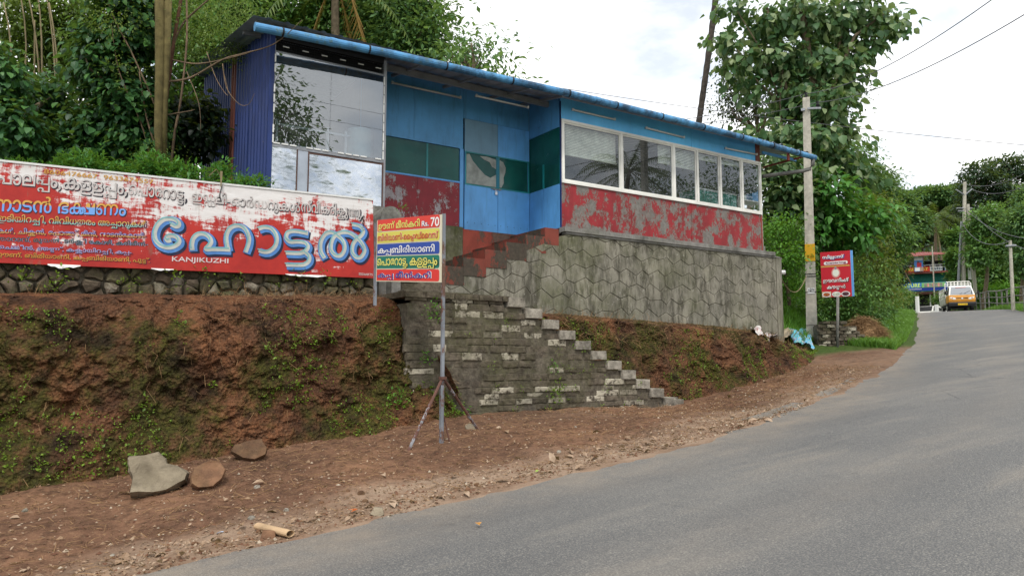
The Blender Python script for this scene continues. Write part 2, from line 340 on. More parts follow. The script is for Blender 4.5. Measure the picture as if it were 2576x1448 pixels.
M['tealglass'] = m_teal()
M['tealtrim'] = m_paint('teal strip', (.01, .22, .24), .3, .4)
M['teal'] = m_paint('teal cupboard paint', (.01, .30, .24), .15, .4)
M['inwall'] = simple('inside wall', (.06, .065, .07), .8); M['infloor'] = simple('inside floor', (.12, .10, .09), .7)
M['blind'] = simple('woven reed blind', (.80, .79, .66), .8, 0, .2, 10)
M['tube'] = flatmat('white lamp tube', (.75, .74, .70), .3); M['tank'] = simple('pale ribbed plastic', (.50, .62, .56), .45, 0, .12, 4)
M['dirtyred'] = simple('red oxide edge', (.26, .06, .045), .7); M['pipe'] = simple('grimy pipe', (.12, .12, .11), .6)
M['bark'] = simple('bark', (.15, .115, .075), .9, 0, .4, 9, bs=.8); M['barkolive'] = simple('mossy bark', (.13, .105, .04), .9, 0, .4, 8, bs=.8)
M['barkred'] = simple('reddish bark', (.13, .065, .04), .9, 0, .4, 9, bs=.8); M['twig'] = simple('dry twig', (.16, .11, .07), .9, 0, .35, 9)
M['straw'] = simple('dry grass', (.24, .145, .07), .9, 0, .4, 30); M['cane'] = simple('dry cane', (.20, .16, .09), .9, 0, .3, 6)
G = {'vine': [(.010, .035, .012), (.018, .06, .022), (.035, .10, .03), (.07, .17, .035)],
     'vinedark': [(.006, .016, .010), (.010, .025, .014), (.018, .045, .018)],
     'mid': [(.02, .05, .012), (.035, .085, .02), (.06, .13, .03), (.10, .17, .04)],
     'fine': [(.06, .10, .02), (.10, .16, .03), (.16, .22, .05)],
     'shrub': [(.03, .11, .02), (.05, .17, .025), (.09, .25, .04)],
     'teak': [(.022, .055, .022), (.04, .09, .035), (.075, .13, .05), (.20, .24, .12)],
     'bright': [(.05, .15, .015), (.08, .22, .02), (.13, .28, .03)],
     'far': [(.022, .05, .02), (.035, .08, .028), (.06, .12, .035), (.09, .15, .04)],
     'fardark': [(.012, .028, .016), (.022, .045, .022), (.035, .06, .028)],
     'olive': [(.05, .09, .015), (.09, .13, .02), (.15, .15, .03)],
     'palm': [(.04, .08, .015), (.07, .12, .02), (.14, .17, .04)],
     'palmdry': [(.28, .16, .04), (.38, .24, .06)],
     'weed': [(.09, .17, .015), (.17, .29, .02), (.28, .42, .05)],
     'litter': [(.18, .11, .065), (.36, .24, .15), (.50, .37, .26)],
     'grass': [(.06, .15, .02), (.10, .22, .03), (.16, .30, .05)]}
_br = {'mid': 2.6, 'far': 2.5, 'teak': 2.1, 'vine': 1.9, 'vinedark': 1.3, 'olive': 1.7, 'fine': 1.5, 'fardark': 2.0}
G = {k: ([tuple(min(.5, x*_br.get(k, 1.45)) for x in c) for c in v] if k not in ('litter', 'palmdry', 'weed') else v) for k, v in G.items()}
L = {k: leafmat('leaf '+k, v, .12 if k in ('litter',) else .38) for k, v in G.items()}

M['greydoor'] = m_paint('greyed door panel', (.16, .30, .42), .4, .5, (.08, .12, .15), 3, (.3, .35, .38))
M['paper'] = simple('torn grey paper film', (.30, .32, .30), .8, 0, .3, 7); M['steelclean'] = simple('padlock steel', (.6, .6, .6), .35, .8, .1)
def m_board():
    k = N('red hand painted board'); p = k.xyz(); nx = k.math('MULTIPLY', p[0], 1.)
    a = k.noise(1.0, 4, .6, scl=(1, 1, 1.3), off=(2.3, 0, .4)); b = k.noise(4, 8, .8, scl=(.55, 1, 2.6), dist=.5); v_ = k.noise(5, 7, .8, scl=(2.8, 1, .5))
    bias = k.math('ADD', k.math('MULTIPLY', k.math('SUBTRACT', p[2], 3.15), .17), k.math('MULTIPLY', k.math('SUBTRACT', p[0], 1.6), .012))
    f = k.math('ADD', k.math('ADD', k.math('MULTIPLY', a, .735), k.math('MULTIPLY', b, .45)), k.math('ADD', k.math('MULTIPLY', v_, .35), bias))
    red = k.ramp(k.noise(3, 5, .7), [(.3, (.30, .014, .012)), (.7, (.47, .028, .018))])
    c = k.mix(k.ramp(f, [(.80, 0), (.845, 1)]), red, k.ramp(b, [(.3, (.55, .52, .50)), (.7, (.76, .74, .73))]))
    c = k.mix(k.ramp(k.noise(2.2, 6, .7, scl=(2.2, 1, .4), off=(1, 1, 1)), [(.62, 0), (.74, .8)]), c, (.16, .12, .08))
    return k.fin(c, .55, 0, k.bump(b, .1, .004), .35)
M['board'] = m_board()
def m_two(name, top, bot, z0, z1, slope, x0, worn=.0):
    k = N(name); p = k.xyz(); f = k.math('SUBTRACT', p[2], k.math('MULTIPLY', k.math('SUBTRACT', p[0], x0), slope))
    c = k.mix(k.ramp(k.math('ADD', k.math('DIVIDE', k.math('SUBTRACT', f, z0), z1-z0), k.math('MULTIPLY', k.math('SUBTRACT', k.noise(12, 3), .5), .15)), [(.44, 0), (.50, 1)]), bot, top)
    if worn: c = k.mix(k.math('MULTIPLY', k.ramp(k.noise(9, 7, .8), [(.5, 0), (.56, 1)]), worn), c, (.5, .35, .33))
    return k.fin(c, .55, 0, None, .3)
def m_letter(name, c0, worn=.35, wc=(.5, .1, .07)):
    k = N(name); c = k.ramp(k.noise(6, 5, .7), [(.3, tuple(x*.65 for x in c0)), (.7, c0)])
    c = k.mix(k.math('MULTIPLY', k.ramp(k.noise(8, 8, .8, scl=(1, 1, 1.6)), [(.54, 0), (.6, 1)]), worn), c, wc); return k.fin(c, .55, 0, None, .3)
def flatc(name, c, ro=.5): 
    k = N(name); return k.fin(c, ro, 0, None, .35)
M['rustdark'] = simple('dark rust', (.09, .05, .04), .8)
M['barkdark'] = simple('dark palm bark', (.055, .045, .038), .95, 0, .5, 7, bs=.9)

# ------------------------------------------------------------------ lettering: outlines of the words, laid out glyph by glyph
TEXTS = {}
def want(s, *bolds): 
    for b in bolds: TEXTS.setdefault((s, b), None)
def parse(s):
    out_ = []; i = 0; run = ''
    while i < len(s):
        if s[i] == '{':
            j = s.index('}', i); body = s[i+1:j]
            if run: out_.append(('r', run)); run = ''
            sep = '|' if '|' in body else '&'; out_.append((sep,)+tuple(body.split(sep))); i = j+1
        else: run += s[i]; i += 1
    if run: out_.append(('r', run))
    return out_
def contours(cu, bold):
    """outlines of a run -> flat pieces; strokes of one letter may overlap, so each outline is filled by itself"""
    from mathutils.geometry import tessellate_polygon
    C = []
    for sp in cu.splines:
        p = []; bp = sp.bezier_points; n = len(bp)
        for i in range(n):
            a, b = bp[i], bp[(i+1) % n]; straight = a.handle_right_type == 'VECTOR' and b.handle_left_type == 'VECTOR'
            for t in ((0,) if straight else (0, .25, .5, .75)):
                q = a.co*(1-t)**3+a.handle_right*3*t*(1-t)**2+b.handle_left*3*t*t*(1-t)+b.co*t**3; p.append((q.x, q.y))
        r_ = [p[0]]
        for q in p[1:]:
            if math.hypot(q[0]-r_[-1][0], q[1]-r_[-1][1]) > 1e-3: r_.append(q)
        if len(r_) > 2 and math.hypot(r_[0][0]-r_[-1][0], r_[0][1]-r_[-1][1]) < 1e-3: r_.pop()
        if len(r_) > 2: C.append(r_)
    area = lambda c: sum(c[i][0]*c[(i+1) % len(c)][1]-c[(i+1) % len(c)][0]*c[i][1] for i in range(len(c)))/2
    if not C: return np.zeros((0, 3)), []
    A = [area(c) for c in C]; sg = 1 if A[max(range(len(C)), key=lambda i: abs(A[i]))] > 0 else -1
    def off(c, sg):
        o = []; n = len(c)
        for i in range(n):
            a, b, d = Vector(c[i-1]), Vector(c[i]), Vector(c[(i+1) % n]); e1 = (b-a).normalized(); e2 = (d-b).normalized(); n1 = Vector((e1.y, -e1.x)); n2 = Vector((e2.y, -e2.x)); m_ = n1+n2
            m_ = m_.normalized()/max(.5, m_.length/2) if m_.length > .2 else n1; q = b+m_*bold*sg; o.append((q.x, q.y))
        return o
    def inside(p, c):
        r_ = False
        for i in range(len(c)):
            a, b = c[i-1], c[i]
            if (a[1] > p[1]) != (b[1] > p[1]) and p[0] < (b[0]-a[0])*(p[1]-a[1])/(b[1]-a[1])+a[0]: r_ = not r_
        return r_
    outs = sorted([(abs(a), c, sg, []) for c, a in zip(C, A) if a*sg > 0], key=lambda t: t[0])
    for h, a in [(c, a) for c, a in zip(C, A) if a*sg <= 0]:
        own = [t for t in outs if t[2] == sg and all(inside(p, t[1]) for p in h)]
        if own: own[0][3].append(h)
        else: outs.append((abs(a), h, -sg, []))
    V = []; F = []
    for j, (_, c, s_, hs) in enumerate(outs):
        best = None
        for q in range(4):               # a knotted outline fills badly: take the try whose filled area is closest to the true one
            k_ = [1., .55, 0., 0.][q]; bb = bold; bold = bb*k_
            loops = [off(c, s_)]+[off(h, s_) for h in hs]; bold = bb
            if q == 3: loops = [[p for i, p in enumerate(l) if i % 2 == 0 or len(l) < 8] for l in loops]
            tri = tessellate_polygon([[Vector((x, y, 0)) for x, y in l] for l in loops]); fl = [p for l in loops for p in l]
            ar = sum(abs((fl[b][0]-fl[a][0])*(fl[d][1]-fl[a][1])-(fl[d][0]-fl[a][0])*(fl[b][1]-fl[a][1]))/2 for a, b, d in tri); tr = abs(area(loops[0]))-sum(abs(area(l)) for l in loops[1:])
            e = abs(ar-tr)/(abs(tr)+1e-9)+.02*q
            if best is None or e < best[0]: best = (e, fl, tri)
            if e < .04: break
        n0 = len(V); V += [(x, y, .12*(j % 8)) for x, y in best[1]]; F += [tuple(n0+k for k in t) for t in best[2]]
        if best[0] > .08: print('KNOT', round(best[0], 2), len(best[1]))
    return np.array(V), F
def bake_texts():
    runs = {}
    for (s, b) in TEXTS:
        for tk in parse(s):
            for r_ in tk[1:]: runs[(r_, b)] = None
    objs = []
    for (r_, b) in runs:
        c = bpy.data.curves.new('lettering', 'FONT'); c.body = r_; c.size = 1; c.resolution_u = 3; c.fill_mode = 'FRONT'
        o = bpy.data.objects.new('lettering', c); COL.objects.link(o); objs.append(((r_, b), o))
    dg = bpy.context.evaluated_depsgraph_get(); dg.update()
    for key, o in objs:
        runs[key] = contours(o.to_curve(dg), key[1]); o.to_curve_clear()
    for _, o in objs:
        c = o.data; bpy.data.objects.remove(o); bpy.data.curves.remove(c)
    for (s, b) in TEXTS:
        x = 0; VV = []; FF = []
        def put(key, dx, dy, sx, sy):
            V, F = runs[key]
            if not len(V): return .25
            n0 = sum(len(a) for a in VV); W = V.copy(); W[:, 2] += float(len(VV)); mn = W[:, 0].min(); W[:, 0] = (W[:, 0]-mn)*sx+dx; W[:, 1] = W[:, 1]*sy+dy
            VV.append(W); FF.extend([tuple(i+n0 for i in f) for f in F]); return (V[:, 0].max()-mn)*sx
        for tk in parse(s):
            if tk[0] == 'r':
                lead = len(tk[1])-len(tk[1].lstrip()); x += .25*lead; x += put((tk[1], b), x, 0, 1, 1)+.05+.25*(len(tk[1])-len(tk[1].rstrip()))
            elif tk[0] == '|':
                w = put((tk[1], b), x, .12, 1, .75); put((tk[2], b), x+w*.12, -.26, .9, .62); x += w+.05
            else:
                w = put((tk[1], b), x, 0, .8, 1); w2 = put((tk[2], b), x+w*.72, 0, .8, 1.); x += w*.72+w2+.05
        TEXTS[(s, b)] = (np.concatenate(VV), FF) if VV else (np.zeros((0, 3)), [])
def lettering(parent, s, b, org, ex, ez, x0, z0, w, h, mat, proud, nrm, split=None, name='lettering'):
    """fit the word into the box (x0, z0, w, h) of a sign face whose corner is org"""
    V, F = TEXTS[(s, b)]; lo = TEXTS[(s, min(bb for (ss, bb) in TEXTS if ss == s))][0]
    mn = lo.min(0); mxx = lo.max(0); sx = w/(mxx[0]-mn[0]); sz = h/(mxx[1]-mn[1])
    if proud: pass
    pts = [org+ex*(x0+(p[0]-mn[0])*sx)+ez*(z0+(p[1]-mn[1])*sz)+nrm*(proud+p[2]*.0004) for p in V]
    mb = MB(); mb.add(pts, F); return mb.build(name, mat, parent)
MENU = ["ഊണ് മീൻകറി", "Rs.", "70", "ബിരിയാണി-{ഫ&ര}ൈഡ്റൈസ്", "ക{പ|പ}ബിരിയാണി", "െപാേറാ{ട|ട}, കളള{പ|പ}ം", "ക{പ|പ} മീൻകറി"]
MENU[3] = "ബിരിയാണി-ൈ{ഫ|ര}ഡ്ൈറസ്"
BB = {'phone': "8606476667  9633674557.", 'a1': "പാല{പ|പ}ം,", 'a2': "കളള{പ|പ}ം,", 'a3': "െപാേറാ{ട|ട},", 'a4': "ഇ{ഡ|ഡ}ലി-", 'a5': "ഓർഡറുകൾ", 'a6': "സ്വീകരി{ക|ക}ു{ന&ന}ു.",
      'b': "നാടൻ ഭ{ക&ഷ}ണം", 'c': "ഇടിയിറ{ച|ച}ി, വിവിധതരം അ{ച|ച}ാറുകൾ", 'd': "കൾ, ചി{ക|ക}ൻ, േപാ{ത&ത}്, മീൻ, നാടൻേകാഴി-",
      'e': "താറാവ്, മുയൽ, ടർ{ക|ക}ി േകാഴി, കരിമീൻ-", 'f': "െച{മ&മ}ീൻ, ഞ{ണ|ട}്, ക{ക|ക}ായിറ{ച|ച}ി, ക{പ|പ}-", 'g': "ഊണ്, ബിരിയാണി, ക{പ|പ}ബിരിയാണി, പു{ട|ട}്.", 'k': "KANJIKUZHI", 's': "SSDIARTS"}
for s in MENU: want(s, .014, .034)
for q in ('a1', 'a2', 'a3', 'a4', 'a5', 'a6', 'b'): want(BB[q], .014, .036)
for q in ('phone', 'c', 'd', 'e', 'f', 'g', 'k', 's'): want(BB[q], .012, .032)
CAT = ["സി{ല|ല}േസ്", "Catering", "ഈവനിംഗ്", "കൗ{ണ|ട}ർ"]
for s in CAT: want(s, .025, .05)
for s in ("FURNITURE MART", "FURNITURE", "MODERN FURNITURE, GANDHI ROAD", "KL 17 T 4789", "പൂരം"): want(s, .02)
bake_texts()

# ------------------------------------------------------------------ terrain
LU = [-60, -5, .64, 1.46, 3.1, 4.36, 6.2, 8.17, 10.68, 15.33, 20.68, 26.78, 45, 59.7, 90, 400]
LV = [4.3, 5.0, 5.12, 5.15, 5.3, 5.36, 5.57, 6.02, 6.79, 8.72, 11.29, 14.45, 24.2, 32.8, 52, 250]
RU = [-60, 5, 15, 25, 34, 42, 50, 60, 90, 400]
RV = [-3, -2.5, .5, 6.5, 11.8, 17.0, 22.1, 28.3, 47.5, 245]
def plane(u, v):
    u = np.asarray(u, float); s = np.maximum(u-47, 0)
    uu = np.where(u > 47, 47+s-np.where(s < 16, s*s*.065, 16.64+(s-16)*1.2), u)
    return .0845*uu+.0177*v-.5*sstep(70, 140, u)*0
FU = [-60, -2, 0, 2, 4.5, 6.5, 8.5, 10.5, 12.5, 15, 18, 21, 30, 60, 400]
FC = [.1, .08, .10, .14, .22, .04, -.16, -.12, -.05, .1, .25, .28, .2, .2, .2]
FV = [8.4, 8.3, 8.3, 8.2, 8.4, 8.5, 8.5, 8.8, 9.6, 11.2, 12.6, 14.2, 19, 35, 260]
def shoulder(u, v):
    vl = np.interp(u, LU, LV); vf = np.interp(u, FU, FV)
    t = np.clip((v-vl)/(vf-vl), 0, 1.6)
    return np.interp(u, FU, FC)*np.minimum(t, 1.)
def height(u, v):
    u = np.asarray(u, float); v = np.asarray(v, float)
    vl = np.interp(u, LU, LV); vr = np.interp(u, RU, RV); ca = np.where(u > 12, .87, 1.)
    dl = (v-vl)*ca; dr = (vr-v)*ca
    z = plane(u, v)+shoulder(u, v)*(dl > 0)
    n1 = fbm(u*1.3, v*1.3, 1.2, 4); n2 = fbm(u*7, v*7, 5.1, 3)
    near = 1-sstep(20, 40, np.abs(u))
    z = z+np.where(dl > 0, sstep(-.05, .6, dl)*(.035*n1*near+.016*n2*near), 0)
    edge = (.10*fbm(u*1.7, v*1.7, 3.3, 4)+.05*vnoise(u*9, v*9, 2))*(1-sstep(16, 24, np.abs(u)))+.12*vnoise(u*.5, v*.1, 2)*sstep(16, 24, u)
    out = np.maximum(dl, dr)
    z = z+np.where(out > -.6, np.clip((out+edge)*.16, -.09, .012), -.09)
    # hillside left of the road beyond the restaurant
    rise = np.clip(dl-2.4, 0, 5.5)*.8+np.clip(dl-7.9, 0, 40)*.22
    z = z+sstep(14.5, 18.5, u)*rise*(dl > 0)
    # raised plot left of the building and ground behind it
    z = np.where((u < 4.2), z+(3.25+.1*n1-z)*sstep(10.0, 10.5, v), z)
    z = z+np.where(u >= 4.2, 1., 0)*(1-sstep(14.0, 16.0, u))*(3.9-z)*sstep(16., 18., v)
    # verge, then bushes and valley right of the road
    z = z+np.where(dr > 0, sstep(.4, 2.2, dr)*.28+fbm(u*.4, v*.4)*.12*sstep(1, 5, dr), 0)
    # the wooded hill beyond
    d = u*HD[0]+v*HD[1]
    z = z+sstep(95, 190, d)*26+sstep(25, 80, d)*sstep(6, 30, dr)*4
    return z
def zat(u, v): return float(height(np.array([u]), np.array([v]))[0])
def ground_at(x, y, guess=10., up=0.):
    """where the sight line meets the ground"""
    d = ray(x, y); t = np.linspace(2, 90, 4000); u = d.x*t; v = d.y*t; z = EYE+d.z*t
    h = height(u, v); i = int(np.argmax(z < h+up)) if (z < h+up).any() else len(t)-1
    return Vector((u[i], v[i], float(h[i])))
def lines(parts):
    o = []
    for a, b, st in parts: o += list(np.arange(a, b, st))
    return np.array(o)
us = lines([(-320, -60, 20), (-60, -12, 4), (-12, -3, .5), (-3, 12, .055), (12, 24, .14), (24, 70, .35), (70, 200, 5), (200, 900, 40)])
vs = lines([(-400, -60, 30), (-60, -8, 4), (-8, 4.6, .6), (4.6, 9.3, .05), (9.3, 18, .2), (18, 50, .4), (50, 200, 6), (200, 1000, 50)])
U_, V_ = np.meshgrid(us, vs, indexing='ij'); Z_ = height(U_, V_)
g = gridmesh('ground', U_, V_, Z_, M['soil']); tag(g, kind='structure')
vl = np.interp(U_, LU, LV); vr = np.interp(U_, RU, RV)
dl = V_-vl
wear = (1-sstep(.15, .95, dl+.35*fbm(U_*.9, V_*.9, 8)+np.where(U_ > 5, -.4*sstep(5, 9, U_), 0)))*.9*(1-.6*sstep(9, 14, U_))
wear = np.maximum(wear, sstep(.12, .5, fbm(U_*.5, V_*1.3, 2, 4))*.30*sstep(4, 8, U_))
gr = sstep(16.5, 19, U_+.8*fbm(U_*.7, V_*.7))*sstep(.4, 1.4, dl)+sstep(.3, 1.2, vr-V_)+sstep(10.2, 10.8, V_)
for nm, arr in (('wear', wear), ('green', np.clip(gr, 0, 1))):
    a = g.data.attributes.new(nm, 'FLOAT', 'POINT'); a.data.foreach_set('value', arr.ravel().astype(np.float32))
# the asphalt carriageway as one sheet
ru = lines([(-60, -4, 2), (-4, 24, .25), (24, 75, .8), (75, 200, 8)]); T = np.linspace(0, 1, 40)
RU_ = np.repeat(ru[:, None], 40, 1); VA = np.interp(RU_, RU, RV)-.35; VB = np.interp(RU_, LU, LV)+.35
RV_ = VA+(VB-VA)*T
rz = plane(RU_, RV_)+.012*fbm(RU_*.3, RV_*.3)
rd = gridmesh('road', RU_, RV_, rz, M['asphalt']); dd_ = VB-.35-RV_; du = np.clip((1-sstep(.0, 1.1, dd_+.3*fbm(RU_*.8, RV_*.8)))*.8+(1-sstep(0, .5, np.abs(dd_-2.1)))*.18, 0, 1); at_ = rd.data.attributes.new('dust', 'FLOAT', 'POINT'); at_.data.foreach_set('value', du.ravel().astype(np.float32)); tag(rd, kind='structure')

# ------------------------------------------------------------------ earth banks
def bank(name, u0, u1, foot, prof, mat, seed, du=.03, nt=110, rough=1.):
    """foot(u)->(v,z); prof(u)->list of (t, v, z) rows interpolated along t"""
    uu = np.arange(u0, u1, du); t = np.linspace(0, 1, nt); Vv = []; Zz = []
    for u in uu:
        ks = prof(u); tt = [k[0] for k in ks]
        Vv.append(np.interp(t, tt, [k[1] for k in ks])); Zz.append(np.interp(t, tt, [k[2] for k in ks]))
    Vv = np.array(Vv); Zz = np.array(Zz); Uu = np.repeat(uu[:, None], nt, 1)
    face = np.interp(t, [0, .06, .2, .62, .74, 1], [.1, .6, 1, 1, .55, .12])[None, :]*rough
    big = fbm(Uu*1.1+seed, Zz*1.0, Vv*.6, 4); mid = fbm(Uu*4+seed, Zz*2.6, Vv*3, 4); fine = fbm(Uu*15, Zz*15, Vv*15, 4, .65)
    gul = np.abs(fbm(Uu*3.4+seed, Zz*.5, 2., 3))
    dv = face*(.13*big+.075*mid+.042*fine+.16*gul-.05)
    dz = (.035*mid+.02*fine)*(.4+face*.6)
    return tag(gridmesh(name, Uu, Vv+dv, Zz+dz, mat), kind='structure'), (Uu, Vv+dv, Zz+dz)
def prof1(u):
    vf = np.interp(u, [-4, 0, 2, 3.6, 4.3, 4.8, 5.0], [8.3, 8.25, 8.2, 8.2, 8.25, 8.40, 8.62]); zf = zat(u, vf)-.06
    zt = np.interp(u, [-4, 0, 3.9, 4.2, 4.5, 4.8, 5.0], [2.10, 2.13, 2.27, 2.05, 1.45, .95, .7]); vt = np.interp(u, [-4, 3.6, 4.1, 4.5, 5.], [9.15, 9.1, 8.85, 8.6, 8.62])
    ze = np.interp(u, [-4, 0, 4], [2.16, 2.18, 2.36])
    return [(0, vf-.12, zf-.05), (.06, vf, zf+.05), (.3, vf+.25, zf+(zt-zf)*.38), (.5, vf+.42, zf+(zt-zf)*.68), (.63, vt-.18, zt-.18), (.70, vt, zt-.03), (.78, vt+.2, zt+.02), (1, 9.9, ze)]
b1, B1 = bank('earth_bank', -3.6, 4.95, None, prof1, M['bank'], 3.)
ft = [onv(1600, 1000, 8.65), onv(1700, 985, 8.7), onv(1850, 960, 8.9)]
FT = [(5.3, 8.9), (8.6, 8.85), (10.4, 8.9), (11.8, 9.15), (13.2, 9.6), (14.6, 10.2), (16.2, 11.2)]
tops = [onv(1370, 787, 9.2), onv(1500, 797, 9.25), onv(1700, 815, 9.4), onv(1880, 834, 9.7)]
TU = [5.0]+[p.x for p in tops]+[12.8, 13.5, 14.3, 15.2, 16.4]; TVv = [9.2]+[p.y for p in tops]+[9.95, 10.2, 10.5, 10.9, 11.6]; TZ = [2.2]+[p.z for p in tops]+[1.96, 1.88, 1.77, 1.70, 1.66]
def prof2(u):
    vf = np.interp(u, [a for a, b in FT], [b for a, b in FT]); zf = zat(u, vf)-.05
    vt = float(np.interp(u, TU, TVv)); zt = float(np.interp(u, TU, TZ)); zt = max(zt, zf+.02)
    return [(0, vf-.15, zf-.04), (.06, vf, zf+.04), (.35, vf+(vt-vf)*.45, zf+(zt-zf)*.45), (.55, vf+(vt-vf)*.7, zf+(zt-zf)*.8), (.66, vt-.06, zt-.04), (.72, vt+.1, zt), (1, float(np.interp(u, [5, 13.2, 13.9, 16.2], [10.6, 10.7, 12.3, 13.2])), float(np.interp(u, [5, 7.5, 13.8, 15.5, 16.2], [2.28, 2.28, 2.14, 2.02, 1.85])))]
b2, B2 = bank('earth_bank_right', 5.2, 16.2, None, prof2, m_bank('bank soil beside stairs', 7), 31., .045, 90, .8)

# ------------------------------------------------------------------ foliage tools
def rvec(n): v = RNG.normal(size=(n, 3)); return v/np.linalg.norm(v, axis=1)[:, None]
def leafgeo(P, D, Nn, Ln, W, kind):
    """P base, D direction, Nn normal, Ln length (n,), W width ratio"""
    Sd = np.cross(D, Nn); Sd /= np.linalg.norm(Sd, axis=1)[:, None]+1e-9; Nn = np.cross(Sd, D)
    L1 = Ln[:, None]; W1 = (Ln*W)[:, None]*.5
    if kind == 2:
        V = np.stack([P, P+D*L1*.45-Sd*W1+Nn*W1*.35, P+D*L1, P+D*L1*.45+Sd*W1+Nn*W1*.35], 1); F = np.array([[0, 1, 2], [0, 2, 3]])
    else:
        tipd = -Nn*L1*.14
        V = np.stack([P, P+D*L1*.28-Sd*W1*.95+Nn*W1*.3, P+D*L1*.62-Sd*W1*.8+Nn*W1*.2+tipd*.3, P+D*L1+tipd,
                      P+D*L1*.62+Sd*W1*.8+Nn*W1*.2+tipd*.3, P+D*L1*.28+Sd*W1*.95+Nn*W1*.3, P+D*L1*.5+tipd*.15], 1)
        F = np.array([[0, 1, 6], [1, 2, 6], [2, 3, 6], [3, 4, 6], [4, 5, 6], [5, 0, 6]])
    n = len(P); k = V.shape[1]
    return V.reshape(-1, 3), (F[None]+(np.arange(n)*k)[:, None, None]).reshape(-1, 3)
def clumps(ells, n, per, spread, shell=.75):
    """ells: (centre, radii). returns leaf points and outward directions"""
    vol = np.array([e[1][0]*e[1][1]*e[1][2] for e in ells])**.67; vol = vol/vol.sum(); Ps = []; Os = []
    for (c, r), w in zip(ells, vol):
        k = max(1, int(n*w/per)); d = rvec(k); d[:, 2] = d[:, 2]*.9; q = RNG.random(k)**.35*(1-shell)+shell*(RNG.random(k)**.5)
        q = np.minimum(q, 1)+RNG.normal(size=k)*.06; cc = np.array(c)+d*np.array(r)*q[:, None]
        cc = np.repeat(cc, per, 0); dd = np.repeat(d, per, 0); off = RNG.normal(size=cc.shape)*spread*np.array([1, 1, .6])
        Ps.append(cc+off); Os.append(dd+off/(spread+1e-6)*.35)
    return np.concatenate(Ps), np.concatenate(Os)
def crown(name, ells, n, size, mat, parent, wr=.5, kind=2, per=14, spread=.3, droop=.5, shell=.75, singles=0, lname='leaf', flat=.5):
    P, O = clumps(ells, n, per, spread, shell); k = len(P)
    D = O*.7+rvec(k)*.8; D[:, 2] -= droop; D /= np.linalg.norm(D, axis=1)[:, None]
    Nn = rvec(k)*flat+O*.3+np.array([0, 0, 1.]); Ln = size*RNG.uniform(.65, 1.25, k)
    if singles:
        camd = P@np.array([HD[0], HD[1], 0]); idx = np.argsort(camd+RNG.random(k)*.8)[:singles*2]; idx = RNG.choice(idx, singles, replace=False)
        lone_leaves(lname, P[idx], D[idx], Nn[idx], Ln[idx], wr, mat, parent)
        keep = np.ones(k, bool); keep[idx] = False; P, D, Nn, Ln = P[keep], D[keep], Nn[keep], Ln[keep]
    V, F = leafgeo(P, D, Nn, Ln, wr, kind); o = npmesh(name, V, F, mat, parent); return o
LEAFM = {}
def lone_leaves(name, P, D, Nn, Ln, wr, mat, parent, group=None):
    key = (round(wr, 2), mat.name)
    if key not in LEAFM:
        V, F = leafgeo(np.zeros((1, 3)), np.array([[1., 0, 0]]), np.array([[0, 0, 1.]]), np.ones(1), wr, 6)
        me = bpy.data.meshes.new(name); me.from_pydata([tuple(map(float, v)) for v in V], [], [tuple(map(int, f)) for f in F]); me.materials.append(mat); LEAFM[key] = me
    w = wloc(parent)
    for p, d, n_, l in zip(P, D, Nn, Ln):
        d = Vector(d).normalized(); s_ = d.cross(Vector(n_)).normalized(); n2 = s_.cross(d)
        o = bpy.data.objects.new(name, LEAFM[key]); COL.objects.link(o); o.parent = parent
        mm = Matrix((d*l, -s_*l, n2*l)).transposed().to_4x4(); mm.translation = Vector(p)-w; o.matrix_local = mm
def limb(mb, a, b, r0, r1, bend=.15, n=6, sides=7):
    a = Vector(a); b = Vector(b); pts = []; ln = (b-a).length; o1 = Vector(rvec(1)[0])*ln*bend; o2 = Vector(rvec(1)[0])*ln*bend*.5
    for i in range(n+1):
        t = i/n; pts.append(a.lerp(b, t)+o1*math.sin(math.pi*t)+o2*math.sin(2*math.pi*t)*.6)
    mb.tube(pts, [r0+(r1-r0)*i/n for i in range(n+1)], sides); return pts
def blob(x, y, Y, rx, ry, rd=None):
    """a lump of foliage seen at (x, y), rx by ry pixels of the survey, at distance Y"""
    k = Y/FOC/S; c = atY(x, y, Y); rx *= k; ry *= k; rd = rd or (rx+ry)/2
    return (tuple(c), (rx*.9+.1*rd, rd, ry))
def tree(name, label, cat, base, blobs, n, size, leaf, bark='bark', trunk=.15, group=None, **kw):
    root = empty(name, base, label, cat, group); mb = MB(); b = Vector(base)
    top = Vector(max(blobs, key=lambda e: e[0][2])[0]); mid = Vector(np.mean([e[0] for e in blobs], 0)); hub = b.lerp(mid, .55); hub.z = min(b.z+(mid.z-b.z)*.7, mid.z)
    pts = limb(mb, b-Vector((0, 0, .3)), hub, trunk, trunk*.7, .04)
    mb.build('trunk', M[bark], root, True)
    for c, r in blobs:
        m2 = MB(); c = Vector(c); pt = limb(m2, hub, c, trunk*.55, trunk*.18, .12)
        for _ in range(4):
            e = c+Vector([q*rr*.8 for q, rr in zip(rvec(1)[0], r)]); limb(m2, pt[random.randint(2, 5)], e, trunk*.2, trunk*.05, .15, 4, 5)
        m2.build('branch', M[bark], root, True)
    crown('crown', blobs, n, size, L[leaf], root, **kw)
    return root
